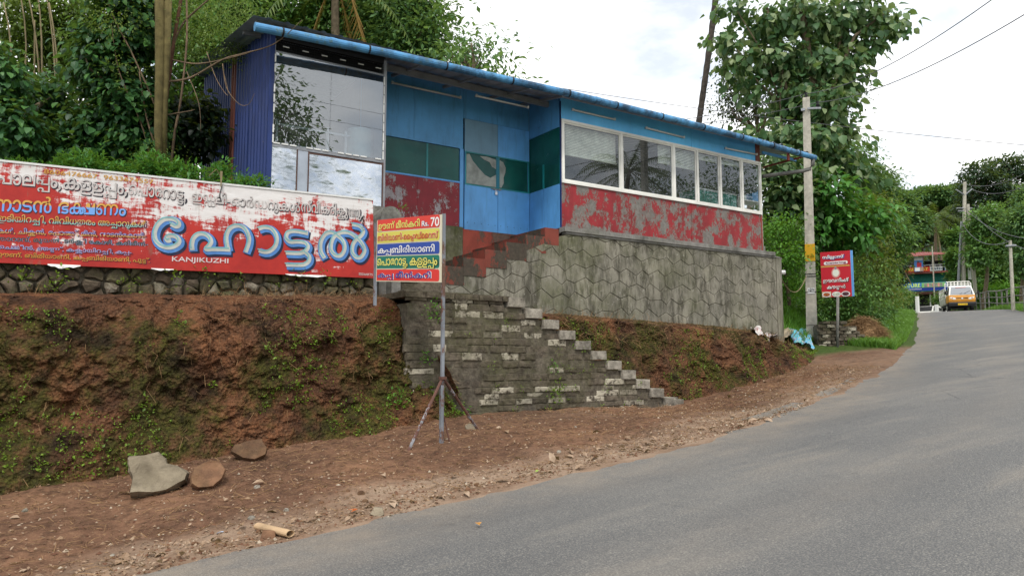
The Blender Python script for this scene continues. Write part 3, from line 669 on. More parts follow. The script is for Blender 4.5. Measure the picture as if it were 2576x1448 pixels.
def palm(name, label, base, top, nfr, ln, leaf='palm', trunk=.16, group=None, droopy=.9, leafl=.55, dry=0, sparse=26, cat='palm tree'):
    root = empty(name, base, label, cat, group); mb = MB(); base = Vector(base); top = Vector(top)
    pts = [base.lerp(top, t)+Vector((math.sin(t*2)*.2, 0, 0))*0 for t in np.linspace(0, 1, 24)]
    mb.tube(pts, [trunk*(1.15-.45*i/23)*(1.05 if i % 2 else .96) for i in range(24)], 9); mb.build('trunk', M['bark'], root, True)
    for i in range(nfr):
        a = i*2.4+random.random()*.4; el = random.uniform(-.5, 1.1); mat = L['palmdry'] if i < dry else L[leaf]
        if i < dry: el = -1.2
        h = Vector((math.cos(a), math.sin(a), 0)); pp = []; p = Vector(top); d = (h*math.cos(el)+Vector((0, 0, 1))*math.sin(el)).normalized()
        for k in range(13):
            pp.append(p.copy()); p = p+d*ln/12; d = (d-Vector((0, 0, droopy/12*(1+k*.12)))).normalized()
        fr = MB(); fr.tube(pp, [.03*(1-k/14) for k in range(13)], 4)
        for k in range(sparse):
            t = .12+.88*k/sparse; q = t*12; i0 = min(int(q), 11); c = pp[i0].lerp(pp[i0+1], q-i0); dd = (pp[i0+1]-pp[i0]).normalized(); sd_ = dd.cross(Vector((0, 0, 1))).normalized()
            for s_ in (-1, 1):
                l = leafl*math.sin(math.pi*min(1, t*.85+.12))*random.uniform(.8, 1.1); dr = (sd_*s_*.75+dd*.5-Vector((0, 0, .5+random.random()*.3))).normalized()
                w = dd*.032*ln/3; fr.add([c-w, c+w, c+dr*l], [(0, 1, 2)])
        fr.build('frond', mat, root)
    return root

# ------------------------------------------------------------------ the restaurant
VF, VD = 10.64, 11.66; ZF, ZS, ZW, ZB = 3.84, 4.675, 5.86, 6.2
UC, UR, UL, UB = 7.95, 13.5, 2.71, 4.48
house = empty('restaurant_building', (UC, VF, ZF), 'low blue and red sheet-clad roadside restaurant with a sloping roof, raised on the plastered wall', 'restaurant')
def roofz(v): return 6.205+(v-10.2)*.19
def part(name, mat, fn, parent=house, smooth=False):
    mb = MB(); fn(mb); return mb.build(name, mat, parent, smooth)
# roof sheets, ribbed, running back from the eave
def roof_sheet(u0, u1, v0, v1):
    prof_ = []; per = .26; u = u0
    while u < u1-1e-4:
        for du, dz in ((0, 0), (.16, 0), (.19, .018), (.23, .018)):
            if u+du < u1: prof_.append((u+du, dz))
        u += per
    prof_.append((u1, 0)); mb = MB(); n = len(prof_)
    for dz0, rev in ((0, False), (-.004, True)):
        vs = [(a, v0, roofz(v0)+b+dz0) for a, b in prof_]+[(a, v1, roofz(v1)+b+dz0) for a, b in prof_]
        fs = [(i, i+1, i+1+n, i+n) for i in range(n-1)]; mb.add(vs, [f[::-1] for f in fs] if rev else fs)
    return mb
k = 0; u = 2.34
while u < 13.6:
    roof_sheet(u, u+1.04, 10.20, 15.95).build('roof_sheet', M['zinc'], house); u += 1.04; k += 1
roof_sheet(u, 14.86, 10.3, 11.7).build('roof_sheet', M['zinc'], house)
tp = MB(); tp.box((2.32, 10.18, roofz(10.2)+.0), (2.36, 15.95, roofz(10.2)+.03))
gp = [(2.34, 10.13, 6.01), (4.4, 10.13, 6.09), (7.6, 10.13, 6.15), (10.5, 10.13, 6.145), (12.8, 10.13, 6.11), (14.8, 10.13, 6.05)]
gut = part('gutter', M['gutter'], lambda mb: mb.tube(gp, .062, 14), smooth=False)
gx = np.array([p[0] for p in gp]); gzv = np.array([p[2] for p in gp])
for uu_ in (2.72, 4.0, 5.3, 6.55, 7.75, 8.85, 10.0, 11.15, 12.3, 13.3, 14.2):
    z = float(np.interp(uu_, gx, gzv))
    part('gutter_bracket', M['black'], lambda mb: mb.tube([(uu_-.012, 10.13, z), (uu_+.012, 10.13, z)], .069, 14).box((uu_-.01, 10.13, z+.06), (uu_+.01, 10.26, z+.075)), gut)
for uu_ in (3.45, 5.95, 8.4, 10.6, 12.9):
    z = float(np.interp(uu_, gx, gzv)); part('gutter_collar', M['gutter'], lambda mb: mb.tube([(uu_-.05, 10.13, z), (uu_+.05, 10.13, z)], .067, 14), gut)
part('downpipe', M['pipe'], lambda mb: mb.tube([(14.72, 10.13, 6.02), (14.72, 10.14, 5.88), (14.66, 10.18, 5.78), (14.5, 10.25, 5.73), (13.56, 10.6, 5.55)], .045, 9), smooth=True)
# purlins, rafters and eave beam under the sheets
for v in (10.42, 11.2, 12.6, 14.2, 15.6):
    part('purlin', M['beam'], lambda mb: mb.box((2.42, v-.025, roofz(v)-.062), (13.6, v+.025, roofz(v)-.012)))
part('eave_beam', M['beam'], lambda mb: mb.box((UB+.02, 10.98, roofz(11)-.17), (UC-.02, 11.03, roofz(11)-.07)))
for u in (5.0, 6.0, 7.0, 7.7):
    part('rafter', M['beam'], lambda mb: mb.prism([(10.25, roofz(10.25)-.07), (11.6, roofz(11.6)-.07), (11.6, roofz(11.6)-.12), (10.25, roofz(10.25)-.1)], 'x', u, u+.04))
part('canopy_frame', M['dirtyred'], lambda mb: mb.box((13.8, 10.3, 6.10), (14.6, 10.33, 6.15)).box((14.7, 10.28, 6.10), (14.73, 11.5, 6.14)))
part('canopy_frame', M['bluewall'], lambda mb: mb.box((13.6, 10.62, 6.08), (14.8, 10.65, 6.14)))
part('hanging_bracket', M['dirtyred'], lambda mb: mb.box((13.92, 10.19, 5.88), (13.97, 10.23, 6.12)))
# corrugated left side wall
def corr_v(u, v0, v1, z0, ztop, mat, seedk=0):
    mb = MB(); pr = []; v = v0
    while v < v1-1e-4:
        for dv, du in ((0, 0), (.07, 0), (.09, -.03), (.15, -.03), (.17, 0)):
            if v+dv < v1: pr.append((v+dv, du))
        v += .19
    pr.append((v1, 0)); n = len(pr)
    mb.add([(u+b, a, z0) for a, b in pr]+[(u+b, a, ztop(a)) for a, b in pr], [(i, i+n, i+1+n, i+1) for i in range(n-1)])
    return mb.build('wall_sheet', mat, house)
ztf = lambda v: roofz(v)-.01
corr_v(UL, 10.68, 11.78, 3.2, ztf, M['navy']); corr_v(UL+.012, 11.74, 12.85, 3.2, ztf, M['navy'])
corr_v(UL, 12.82, 13.2, 3.2, ztf, M['rust']); corr_v(UL+.012, 13.18, 14.3, 3.2, ztf, M['navy']); corr_v(UL, 14.26, 15.8, 3.2, ztf, M['navy'])
part('corner_post', M['navy'], lambda mb: mb.box((UL-.02, VF-.0, 3.2), (UL+.05, VF+.06, roofz(VF)-.02)))
# back wall, right end wall, floor, ceiling beam, inner partitions
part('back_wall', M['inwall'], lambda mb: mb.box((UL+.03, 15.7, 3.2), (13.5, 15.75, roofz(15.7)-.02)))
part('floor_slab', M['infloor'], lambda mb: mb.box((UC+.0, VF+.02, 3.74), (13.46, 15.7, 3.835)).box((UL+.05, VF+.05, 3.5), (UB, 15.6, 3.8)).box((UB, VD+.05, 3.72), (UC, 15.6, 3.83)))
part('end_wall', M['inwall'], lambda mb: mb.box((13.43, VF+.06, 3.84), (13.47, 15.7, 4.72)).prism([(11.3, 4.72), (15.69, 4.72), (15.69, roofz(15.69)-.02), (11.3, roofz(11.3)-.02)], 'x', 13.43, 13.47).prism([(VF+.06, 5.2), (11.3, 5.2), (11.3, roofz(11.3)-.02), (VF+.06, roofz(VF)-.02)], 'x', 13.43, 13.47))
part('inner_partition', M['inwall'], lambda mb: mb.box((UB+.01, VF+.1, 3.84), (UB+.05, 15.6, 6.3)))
# ledge under the front room
part('floor_ledge', M['concrete'], lambda mb: mb.box((UC-.06, 10.45, 3.745), (13.70, VF-.02, 3.832)).box((UC-.02, 10.475, 3.705), (13.72, 10.6, 3.744)))
# front room: red boards, window frame, panes, blue boards
bx = [UC]+[onv(x, 540, VF).x for x in (1607, 1738)]+[13.47]
for i in range(3):
    part('red_board', M['redfront'], lambda mb: mb.box((bx[i]+.003, VF-.012+.003*(i % 2), ZF-.004), (bx[i+1]-.003, VF+.02, ZS-.01)))
part('edge_trim', M['dirtyred'], lambda mb: mb.box((13.47, VF-.02, ZF), (13.505, VF+.05, ZS-.01)))
part('edge_trim', M['navy'], lambda mb: mb.box((UC-.012, VF-.018, ZF), (UC-.002, VF+.02, ZB)))
bx = [UC]+[onv(x, 330, VF).x for x in (1590, 1738)]+[13.36]
for i in range(3):
    part('blue_board', M['bluelight'], lambda mb: mb.box((bx[i]+.003, VF-.008+.003*(i % 2), ZW+.012), (bx[i+1]-.003, VF+.02, roofz(VF)-.0)))
part('corner_post', M['rust'], lambda mb: mb.box((13.365, VF-.02, ZW+.01), (13.50, VF+.04, roofz(VF)-.02)))
wf = [UC+.02]+[onv(x, 430, VF).x for x in (1562, 1693.5, 1752, 1809.5, 1864)]+[13.5]
frame = part('window_frame', M['white'], lambda mb: mb.box((wf[0]-.02, VF-.04, ZS-.005), (wf[-1], VF+.03, ZS+.045)).box((wf[0]-.02, VF-.04, ZW-.04), (wf[-1], VF+.03, ZW+.005))
             .box((wf[0]-.02, VF-.04, ZS+.045), (wf[0]+.03, VF+.03, ZW-.04)).box((wf[-1]-.04, VF-.04, ZS+.045), (wf[-1], VF+.03, ZW-.04)))
for i in range(1, 6):
    w_ = .03 if i < 3 else .02
    part('mullion', M['white'], lambda mb: mb.box((wf[i]-w_, VF-.036, ZS+.045), (wf[i]+w_, VF+.03, ZW-.04)), frame)
for i in range(6):
    a = wf[i]+(.03); b = wf[i+1]-(.03); z0, z1 = ZS+.045, ZW-.04
    part('sash', M['white'], lambda mb: mb.box((a, VF-.02, z0), (b, VF+.012, z0+.028)).box((a, VF-.02, z1-.028), (b, VF+.012, z1)).box((a, VF-.02, z0+.028), (a+.022, VF+.012, z1-.028)).box((b-.022, VF-.02, z0+.028), (b, VF+.012, z1-.028)), frame)
    part('window_pane', M['glass'], lambda mb: mb.box((a+.02, VF-.004, z0+.026), (b-.02, VF, z1-.026)), frame)
# return wall of the porch
z_t = 5.72
for v0, v1 in ((VF+.04, 11.16), (11.17, VD-.02)):
    part('tinted_pane', M['tealglass'], lambda mb: mb.box((UC-.012, v0, 5.13), (UC-.006, v1, z_t))); part('tinted_pane', M['tealglass'], lambda mb: mb.box((UC-.014, v0, 4.66), (UC-.008, v1, 5.125)))
    part('blue_board', M['bluedoor'], lambda mb: mb.box((UC-.02, v0, ZF), (UC+.02, v1, 4.655)))
part('blue_board', M['bluewall'], lambda mb: mb.box((UC-.02, VF+.04, z_t+.005), (UC+.02, VD-.02, roofz(VD)-.05)))
part('teal_strip', M['tealtrim'], lambda mb: mb.box((UC-.03, 11.145, 4.66), (UC-.014, 11.185, 5.12)))
part('backing_board', M['tealtrim'], lambda mb: mb.box((UC+.0, VF+.04, 4.66), (UC+.012, VD-.02, z_t)))
# porch back wall
ur = 6.47
up_x = [UB, onv(1042, 260, VD).x, ur]
for i in range(2): part('blue_board', M['bluewall'], lambda mb: mb.box((up_x[i]+.003, VD-.01+.004*i, 5.315), (up_x[i+1]-.003, VD+.02, roofz(VD)-.02)))
for a, b in ((ur+.003, 7.2), (7.206, UC-.02)): part('blue_board', M['bluewall'], lambda mb: mb.box((a, VD-.006, 5.9), (b, VD+.02, roofz(VD)-.02)))
um = onv(1074, 400, VD).x
for a, b in ((UB+.05, um-.02), (um+.02, 6.38)): part('tinted_pane', M['tealglass'], lambda mb: mb.box((a, VD-.006, 4.70), (b, VD, 5.30)))
part('teal_strip', M['tealtrim'], lambda mb: mb.box((um-.018, VD-.012, 4.70), (um+.018, VD+.002, 5.30)))
part('backing_board', M['tealtrim'], lambda mb: mb.box((UB+.05, VD+.03, 4.68), (6.4, VD+.04, 5.31)).box((6.5, VD+.04, 4.6), (UC-.03, VD+.05, 5.4)))
part('blue_rail', M['bluedoor'], lambda mb: mb.box((UB+.05, VD-.014, 4.665), (6.40, VD+.01, 4.695)).box((6.40, VD-.016, ZF), (6.475, VD+.02, 5.31)))
ux = [UB+.05, 5.55, 6.395]
for i in range(2): part('red_board', M['redside'], lambda mb: mb.box((ux[i]+.002, VD-.012, ZF+.02), (ux[i+1]-.002, VD+.01, 4.66)))
part('plinth', M['plaster'], lambda mb: mb.box((UB-.2, VD-.03, 2.2), (6.46, VD+.02, ZF+.015)))
part('plinth', M['redbase'], lambda mb: mb.box((6.465, VD-.034, 2.4), (UC-.0, VD+.02, ZF-.01)))
# the double door
dm = onv(1250, 450, VD).x
for a, b, torn in ((6.49, dm-.004, True), (dm+.004, UC-.03, False)):
    leaf = part('door_leaf', M['bluedoor'], lambda mb: mb.box((a, VD-.035, ZF-.02), (b, VD-.005, 4.66)).box((a, VD-.035, 4.66), (a+.03, VD-.005, 5.27)).box((b-.03, VD-.035, 4.66), (b, VD-.005, 5.27)))
    part('upper_panel', M['greydoor'] if torn else M['bluedoor'], lambda mb: mb.box((a, VD-.035, 5.27), (b, VD-.005, 5.885)), leaf)
    part('tinted_pane', M['tealglass'], lambda mb: mb.box((a+.03, VD-.022, 4.66), (b-.03, VD-.016, 5.27)), leaf)
    part('pane_trim', M['tealtrim'], lambda mb: mb.box((a+.0, VD-.042, 5.25), (b, VD-.036, 5.275)).box((a, VD-.042, 4.65), (b, VD-.036, 4.672)).box((a+.005, VD-.042, 4.672), (a+.03, VD-.036, 5.25)).box((b-.03, VD-.042, 4.672), (b-.005, VD-.036, 5.25)), leaf)
    part('kick_plate', M['bluedoor'], lambda mb: mb.box((a+.004, VD-.039, ZF-.018), (b-.004, VD-.035, ZF+.14)), leaf)
    for i in range(5):
        part('rivet', M['black'], lambda mb: mb.tube([(a+.06+(b-a-.12)*i/4, VD-.044, ZF+.11), (a+.06+(b-a-.12)*i/4, VD-.038, ZF+.11)], .006, 6), leaf)
    rr = random.Random(5 if torn else 8); pg = []
    if torn: shp = [(0, 0), (1, .0), (1, .42), (.82, .30), (.62, .36), (.40, .58), (.22, .78), (.1, .98), (0, .97)]
    else: shp = [(0, 0), (.08, .02), (.16, .2), (.13, .38), (.2, .55), (.22, .72), (.14, .88), (.02, .95), (0, .9)]
    pg = [(a+.035+(b-a-.07)*p+rr.uniform(-.008, .008), 4.675+.57*q+rr.uniform(-.01, .01)) for p, q in shp]
    part('torn_paper', M['paper'], lambda mb: mb.prism(pg, 'y', VD-.027, VD-.024), leaf)
    if torn:
        pg = [(a+.03+(b-a-.06)*p, 4.675+.57*q) for p, q in ((.45, .97), (.7, .99), (1, .93), (1, .62), (.86, .68), (.78, .82), (.6, .87))]
        part('torn_paper', M['paper'], lambda mb: mb.prism(pg, 'y', VD-.027, VD-.024), leaf)
lock = part('door_bolt', M['beam'], lambda mb: mb.tube([(dm-.16, VD-.05, 4.64), (dm+.07, VD-.05, 4.64)], .009, 8).box((dm-.1, VD-.045, 4.62), (dm-.06, VD-.036, 4.66)).box((dm+.02, VD-.045, 4.62), (dm+.05, VD-.036, 4.66)))
def padlock(mb):
    mb.box((dm-.075, VD-.07, 4.53), (dm-.03, VD-.045, 4.585)); mb.tube([(dm-.067, VD-.057, 4.585), (dm-.067, VD-.057, 4.62), (dm-.052, VD-.057, 4.635), (dm-.038, VD-.057, 4.62), (dm-.038, VD-.057, 4.585)], .004, 6)
part('padlock', M['steelclean'], padlock, lock)
part('vent_flap', M['bluewall'], lambda mb: mb.tube([(UC-.03, 11.3, 5.93), (UC-.05, 11.3, 5.93)], .07, 16))
# glazed left bay
gx0, gx1, gz0, gz1 = UL+.06, UB-.02, 4.575, 5.93
gm_ = onv(831, 270, VF).x; zr = [gz0, onv(831, 303, VF).z, onv(831, 262, VF).z, gz1]
for a, b in ((gx0, gm_-.002), (gm_+.002, gx1)):
    for i in range(3):
        part('glass_pane', M['bayglass'], lambda mb: mb.box((a, VF-.004-.002*i, zr[i]+.002), (b, VF-.001-.002*i, zr[i+1]-.002)))
bf = part('bay_frame', M['beam'], lambda mb: mb.box((UL+.02, VF+.002, 3.83), (UL+.06, VF+.05, 6.14)).box((UB-.02, VF-.01, 3.83), (UB+.03, VF+.05, 6.2)).box((UL+.06, VF-.006, 4.525), (UB-.02, VF+.05, 4.575)).box((UL+.06, VF+.0, gz1), (UB-.02, VF+.05, gz1+.03)))
for i in range(14):
    a = gx0+(gx1-gx0)*i/14
    if i not in (3, 7, 12): part('glazing_bead', M['whitebar'], lambda mb: mb.box((a, VF-.018, 4.566), (a+.095, VF-.006, 4.586)), bf)
for i in range(9):
    z = gz0+(gz1-gz0)*i/9
    if i not in (2, 6): part('glazing_bead', M['whitebar'], lambda mb: mb.box((UL+.045, VF-.018, z), (UL+.064, VF-.005, z+.12)), bf)
    part('glazing_bead', M['whitebar'], lambda mb: mb.box((UB-.025, VF-.022, z), (UB-.006, VF-.011, z+.13)), bf)
for i in range(6):
    a = gx0+.1+i*.29; part('glazing_bead', M['whitebar'], lambda mb: mb.box((a, VF-.012, gz1+.10), (a+.09, VF-.0, gz1+.115)), bf)
def grille(mb):
    for i in range(44): a = gx0+(gx1-gx0)*i/44; mb.box((a, VF+.022, gz1+.03), (a+.006, VF+.028, gz1+.2))
    for i in range(5): z = gz1+.045+i*.034; mb.box((gx0, VF+.016, z), (gx1, VF+.021, z+.005))
tag(part('vent_grille', M['black'], grille), kind='stuff')
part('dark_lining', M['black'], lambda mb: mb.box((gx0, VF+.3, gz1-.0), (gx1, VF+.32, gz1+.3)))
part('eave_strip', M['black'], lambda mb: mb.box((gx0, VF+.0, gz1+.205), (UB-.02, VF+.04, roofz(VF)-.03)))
s1, s2, s3 = onv(745, 420, VF).x, onv(776, 420, VF).x, UB-.03
part('tin_sheet', M['tin'], lambda mb: mb.box((UL+.05, VF-.008, 3.3), (s1, VF+.01, 4.52)))
part('grey_strip', M['greymetal'], lambda mb: mb.box((s1+.02, VF-.004, 3.3), (s2-.01, VF+.012, 4.52)))
part('tin_sheet', M['tin'], lambda mb: mb.box((s2+.005, VF-.009, 3.83), (s3, VF+.01, 4.49)))
for a in (s1+.008, s2-.002, UB-.012): part('rusty_strip', M['rustdark'], lambda mb: mb.box((a-.01, VF-.014, 3.6), (a+.008, VF-.006, 4.53)))
part('rusty_strip', M['rustdark'], lambda mb: mb.box((s2+.01, VF-.013, 4.49), (s3, VF-.006, 4.51)))
part('footing', M['concrete'], lambda mb: mb.box((UL+.05, VF-.04, 3.2), (UB+.05, VF+.05, 3.3)).box((s2, VF-.02, 3.3), (UB+.05, VF+.05, 3.825)))
rc = onv(985, 545, 10.2)
part('round_coping', M['concrete'], lambda mb: mb.tube([(UB-.02, 10.25, 3.6), (UB-.02, VD-.05, 3.6)], .17, 18).box((UB-.19, 10.27, 2.2), (UB+.14, VD-.05, 3.6)))
# things kept inside: tank, shelf frames, cupboard, shelf rack
tk = onv(905, 372, 11.25)
tank = empty('water_tank', (tk.x, tk.y, 4.2), 'pale green ribbed plastic barrel behind the lower right glass of the left bay', 'barrel')
tm_ = MB(); rr_ = []; pp_ = []
for i in range(26): pp_.append((tk.x, tk.y, 4.2+.95*i/25)); rr_.append(.21 if i % 3 else .2)
tm_.tube(pp_, rr_, 24); tm_.build('drum', M['tank'], tank, True)
lid_ = MB(); lid_.tube([(tk.x, tk.y, 5.15), (tk.x, tk.y, 5.18)], .2, 24); lid_.build('lid', M['tank'], tank)
rk = empty('metal_rack', (3.4, 11.2, 3.8), 'thin white angle-iron shelf frame behind the glass of the left bay', 'shelf')
for u in (2.95, 3.75, 4.05): x = MB(); x.box((u, 11.2, 3.8), (u+.035, 11.23, 5.12)); x.build('upright', M['whitebar'], rk)
for z in (4.72, 5.02): x = MB(); x.box((2.95, 11.17, z), (4.2, 11.19, z+.03)); x.build('rail', M['whitebar'], rk)
cb = atY(1795, 490, 16.6)
cup = empty('teal_cupboard', (cb.x, cb.y, 3.84), 'teal painted food counter cupboard seen through the fourth and fifth window panes', 'cupboard')
x = MB(); x.box((cb.x-.55, cb.y, 3.84), (cb.x+.75, cb.y+.5, 5.22)); x.build('body', M['teal'], cup)
for i in range(6): x = MB(); x.box((cb.x-.55+.217*i+.01, cb.y-.015, 4.55), (cb.x-.55+.217*(i+1)-.01, cb.y-.002, 5.2)); x.build('plank', M['teal'], cup)
x = MB(); x.box((cb.x-.56, cb.y-.03, 4.78), (cb.x+.76, cb.y-.016, 4.82)); x.box((cb.x-.56, cb.y-.03, 5.2), (cb.x+.76, cb.y+.5, 5.24)); x.build('trim', M['whitebar'], cup)
rs = atY(1888, 480, 17.6)
rack = empty('shelf_rack', (rs.x, rs.y, 3.84), 'grey shelf rack with jars behind the last window pane on the right', 'shelf')
for du in (-.45, .35): x = MB(); x.box((rs.x+du, rs.y, 3.84), (rs.x+du+.06, rs.y+.05, 5.9)); x.build('post', M['concretepole'], rack)
for z in (4.35, 4.78, 5.2): x = MB(); x.box((rs.x-.45, rs.y, z), (rs.x+.41, rs.y+.35, z+.03)); x.build('shelf', M['whitebar'], rack)
bt = MB(); bt.box((rs.x+.08, rs.y+.02, 5.232), (rs.x+.3, rs.y+.2, 5.5)); bt = bt.build('blue_can', M['bluedoor']); tag(bt, 'small blue can on the top shelf of the grey rack', 'can')
for i, (du, z) in enumerate(((-.3, 5.232), (-.14, 5.232), (-.3, 4.812), (.0, 4.812))):
    x = MB(); x.tube([(rs.x+du, rs.y+.1, z), (rs.x+du, rs.y+.1, z+.13), (rs.x+du, rs.y+.1, z+.16)], [.06, .06, .04], 10)
    tag(x.build('jar', M['tank']), ['leftmost pale jar on the top shelf of the rack', 'second pale jar on the top shelf of the rack', 'left pale jar on the middle shelf of the rack', 'right pale jar on the middle shelf of the rack'][i], 'jar', 'jars on the rack')
# reed blinds hung behind the panes
bl = [(1422, 1548, 312, 385, 'wide pale reed blind behind the first window pane'), (1655, 1686, 360, 405, 'short reed blind at the right of the second pane'),
      (1698, 1748, 362, 415, 'slanting reed blind across the top of the third pane'), (1758, 1806, 385, 397, 'rolled reed blind at the top of the fourth pane'), (1814, 1860, 398, 408, 'rolled reed blind at the top of the fifth pane')]
for x0, x1, y0, y1, lb in bl:
    vb = VF+.12; a = onv(x0, (y0+y1)/2, vb).x; b = onv(x1, (y0+y1)/2, vb).x; zt = 5.82; zb = onv(x0, y1, vb).z
    r_ = empty('reed_blind', (a, vb, zt), lb, 'blind', 'blinds behind the restaurant windows'); n = max(3, int((zt-zb)/.03)); x = MB()
    for i in range(n): z = zt-(i+.5)*(zt-zb)/n; x.box((a, vb, z-.011), (b, vb+.01, z+.011))
    tag(x.build('reeds', M['blind'], r_), kind='stuff'); x = MB(); x.tube([(a-.01, vb, zb-.02), (b+.01, vb, zb-.02)], .018, 8); x.build('bottom_rail', M['blind'], r_)
# lamp tubes
def tubelamp(p, q, lb, mount):
    p = Vector(p); q = Vector(q); r_ = empty('tube_light', p, lb, 'tube light', 'tube lights under the eave'); d = (q-p).normalized(); s_ = Vector((0, 1, 0))
    x = MB(); x.obox(p+Vector((0, .012, -.012)), q-p, s_*.025, (0, 0, .032)); x.build('batten', M['beam'], r_)
    x = MB(); x.tube([p+d*.03, q-d*.03], .016, 10); x.build('tube', M['tube'], r_, True)
    for e in (p, q-d*.03): x = MB(); x.obox(e-Vector((0, .016, .02)), d*.03, s_*.03, (0, 0, .045)); x.build('end_cap', M['whitebar'], r_)
for (x0, y0, x1, y1), lb in zip(((1440, 275, 1548, 300), (1625, 321, 1722, 345), (1825, 372, 1905, 388)), ('tube light at the left end of the light blue boards above the windows', 'middle tube light on the light blue boards above the windows', 'tube light at the right end of the light blue boards above the windows')):
    tubelamp(onv(x0, y0, VF-.04), onv(x1, y1, VF-.04), lb, 0)
a = onv(1197, 240, 10.96); b = onv(1330, 272, 10.96); b.z = a.z; tubelamp(a, b, 'tube light under the porch eave above the blue double door', 0)
a = onv(985, 207, 11.5); b = onv(1160, 245, 11.5); b.z = a.z; tubelamp(a, b, 'grimy tube light at the top of the porch wall left of the door', 0)

# ------------------------------------------------------------------ polygons for stones and cells
def clip(poly, p, n):
    o = []; 
    for i in range(len(poly)):
        a, b = poly[i], poly[(i+1) % len(poly)]; da = (a[0]-p[0])*n[0]+(a[1]-p[1])*n[1]; db = (b[0]-p[0])*n[0]+(b[1]-p[1])*n[1]
        if da <= 0: o.append(a)
        if da*db < 0: t = da/(da-db); o.append((a[0]+(b[0]-a[0])*t, a[1]+(b[1]-a[1])*t))
    return o
def voronoi(pts, bb, sx=1.):
    o = []; P = np.array(pts)
    for i, p in enumerate(pts):
        poly = [(bb[0], bb[1]), (bb[2], bb[1]), (bb[2], bb[3]), (bb[0], bb[3])]
        for j in np.argsort(((P-P[i])**2).sum(1))[1:18]:
            q = pts[j]; poly = clip(poly, ((p[0]+q[0])/2, (p[1]+q[1])/2), (q[0]-p[0], q[1]-p[1]))
            if len(poly) < 3: break
        if len(poly) >= 3: o.append(poly)
    return o
def inset(poly, d):
    cx_ = sum(p[0] for p in poly)/len(poly); cy_ = sum(p[1] for p in poly)/len(poly); o = []
    for x, y in poly:
        r_ = math.hypot(x-cx_, y-cy_)+1e-6; k_ = max(.1, 1-d/r_); o.append((cx_+(x-cx_)*k_, cy_+(y-cy_)*k_))
    return o
def boulderish(name, poly, back, front, mat, parent, frame=None, gap=.008, jit=.012, rnd=.2, smooth=False, bulge=.5, cap=None):
    """a stone whose outline is poly; frame(a, b, depth) -> world"""
    frame = frame or (lambda a, b, d: (a, d, b)); poly = inset(poly, gap); q = []
    for i in range(len(poly)):
        a, b = poly[i], poly[(i+1) % len(poly)]; q.append(a)
        if math.hypot(a[0]-b[0], a[1]-b[1]) > .12: q.append(((a[0]+b[0])/2+random.uniform(-jit, jit), (a[1]+b[1])/2+random.uniform(-jit, jit)))
    n = len(q); cx_ = sum(p[0] for p in q)/n; cy_ = sum(p[1] for p in q)/n; dp = min(back-front, .12)
    rings = [(1., back), (1., front+dp*.45), (1-rnd*.45, front+dp*.12), (1-rnd*1.6, front)]; vs = []
    if cap: rings = [(1., back), (1., front+cap), (1-rnd*.3, front+cap*.3), (1-rnd*.8, front)]; dp = cap
    for s_, d in rings:
        for x, y in q: vs.append(frame(cx_+(x-cx_)*s_+random.uniform(-jit, jit)*.4, cy_+(y-cy_)*s_+random.uniform(-jit, jit)*.4, d+random.uniform(-1, 1)*dp*.08))
    vs.append(frame(cx_, cy_, front-dp*.06*bulge)); fs = []
    for k_ in range(3):
        for i in range(n): fs.append((k_*n+i, k_*n+(i+1) % n, (k_+1)*n+(i+1) % n, (k_+1)*n+i))
    for i in range(n): fs.append((3*n+i, 3*n+(i+1) % n, 4*n))
    mb = MB(); mb.add(vs, [f[::-1] for f in fs]); return mb.build(name, mat, parent, smooth)

# ------------------------------------------------------------------ retaining wall with hexagon joints
VH = 10.5; stu = lambda u: 2.31+(u-4.2)*.402
rw = empty('retaining_wall', (9, VH, 2.1), 'grey plastered retaining wall with hexagonal joints below the red front', 'retaining wall')
x = MB(); x.prism([(4.2, 1.6), (13.78, 1.6), (13.78, 3.71), (7.98, 3.71), (4.2, 2.2)], 'y', VH+.007, VH+.5); x.build('core', M['mortar'], rw)
cw, ch = .40, .262; nrow = 0
def wobble(p): return (p[0]+.05*float(vnoise(p[0]*3.3, p[1]*3.3, 1)), p[1]+.034*float(vnoise(p[0]*3.3, p[1]*3.3, 7)))
for r_ in range(8):
    for c in range(26):
        cu = 4.2+c*cw+(cw/2 if r_ % 2 else 0); cz = 1.95+r_*ch; h1, h2 = ch*.30, ch*.68
        po = [(cu-cw/2, cz-h1), (cu, cz-h2), (cu+cw/2, cz-h1), (cu+cw/2, cz+h1), (cu, cz+h2), (cu-cw/2, cz+h1)]; po = [wobble(wobble(p)) for p in po]
        po = clip(po, (4.25, 0), (-1, 0)); po = clip(po, (13.76, 0), (1, 0)) if po else po; po = clip(po, (0, 3.70), (0, 1)) if po else po
        po = clip(po, (7.98, 3.70), (-.402, 1)) if po and cu < 7.9 else po; po = clip(po, (0, 1.7), (0, -1)) if po else po
        if len(po) < 3: continue
        ar = abs(sum(po[i][0]*po[(i+1) % len(po)][1]-po[(i+1) % len(po)][0]*po[i][1] for i in range(len(po))))/2
        if ar < .006: continue
        o1 = inset(po, .0025); o2 = inset(po, .012); n = len(po); x = MB(); f0 = VH-.004+random.uniform(-.003, .003)
        x.add([(a, VH+.014, b) for a, b in o1]+[(a, f0+.006, b) for a, b in o1]+[(a, f0, b) for a, b in o2], [(i, i+n, (i+1) % n+n, (i+1) % n) for i in range(n)]+[(i+n, i+2*n, (i+1) % n+2*n, (i+1) % n+n) for i in range(n)]+[tuple(range(3*n-1, 2*n-1, -1))[::-1]])
        x.build('wall_panel', M['plaster'], rw)
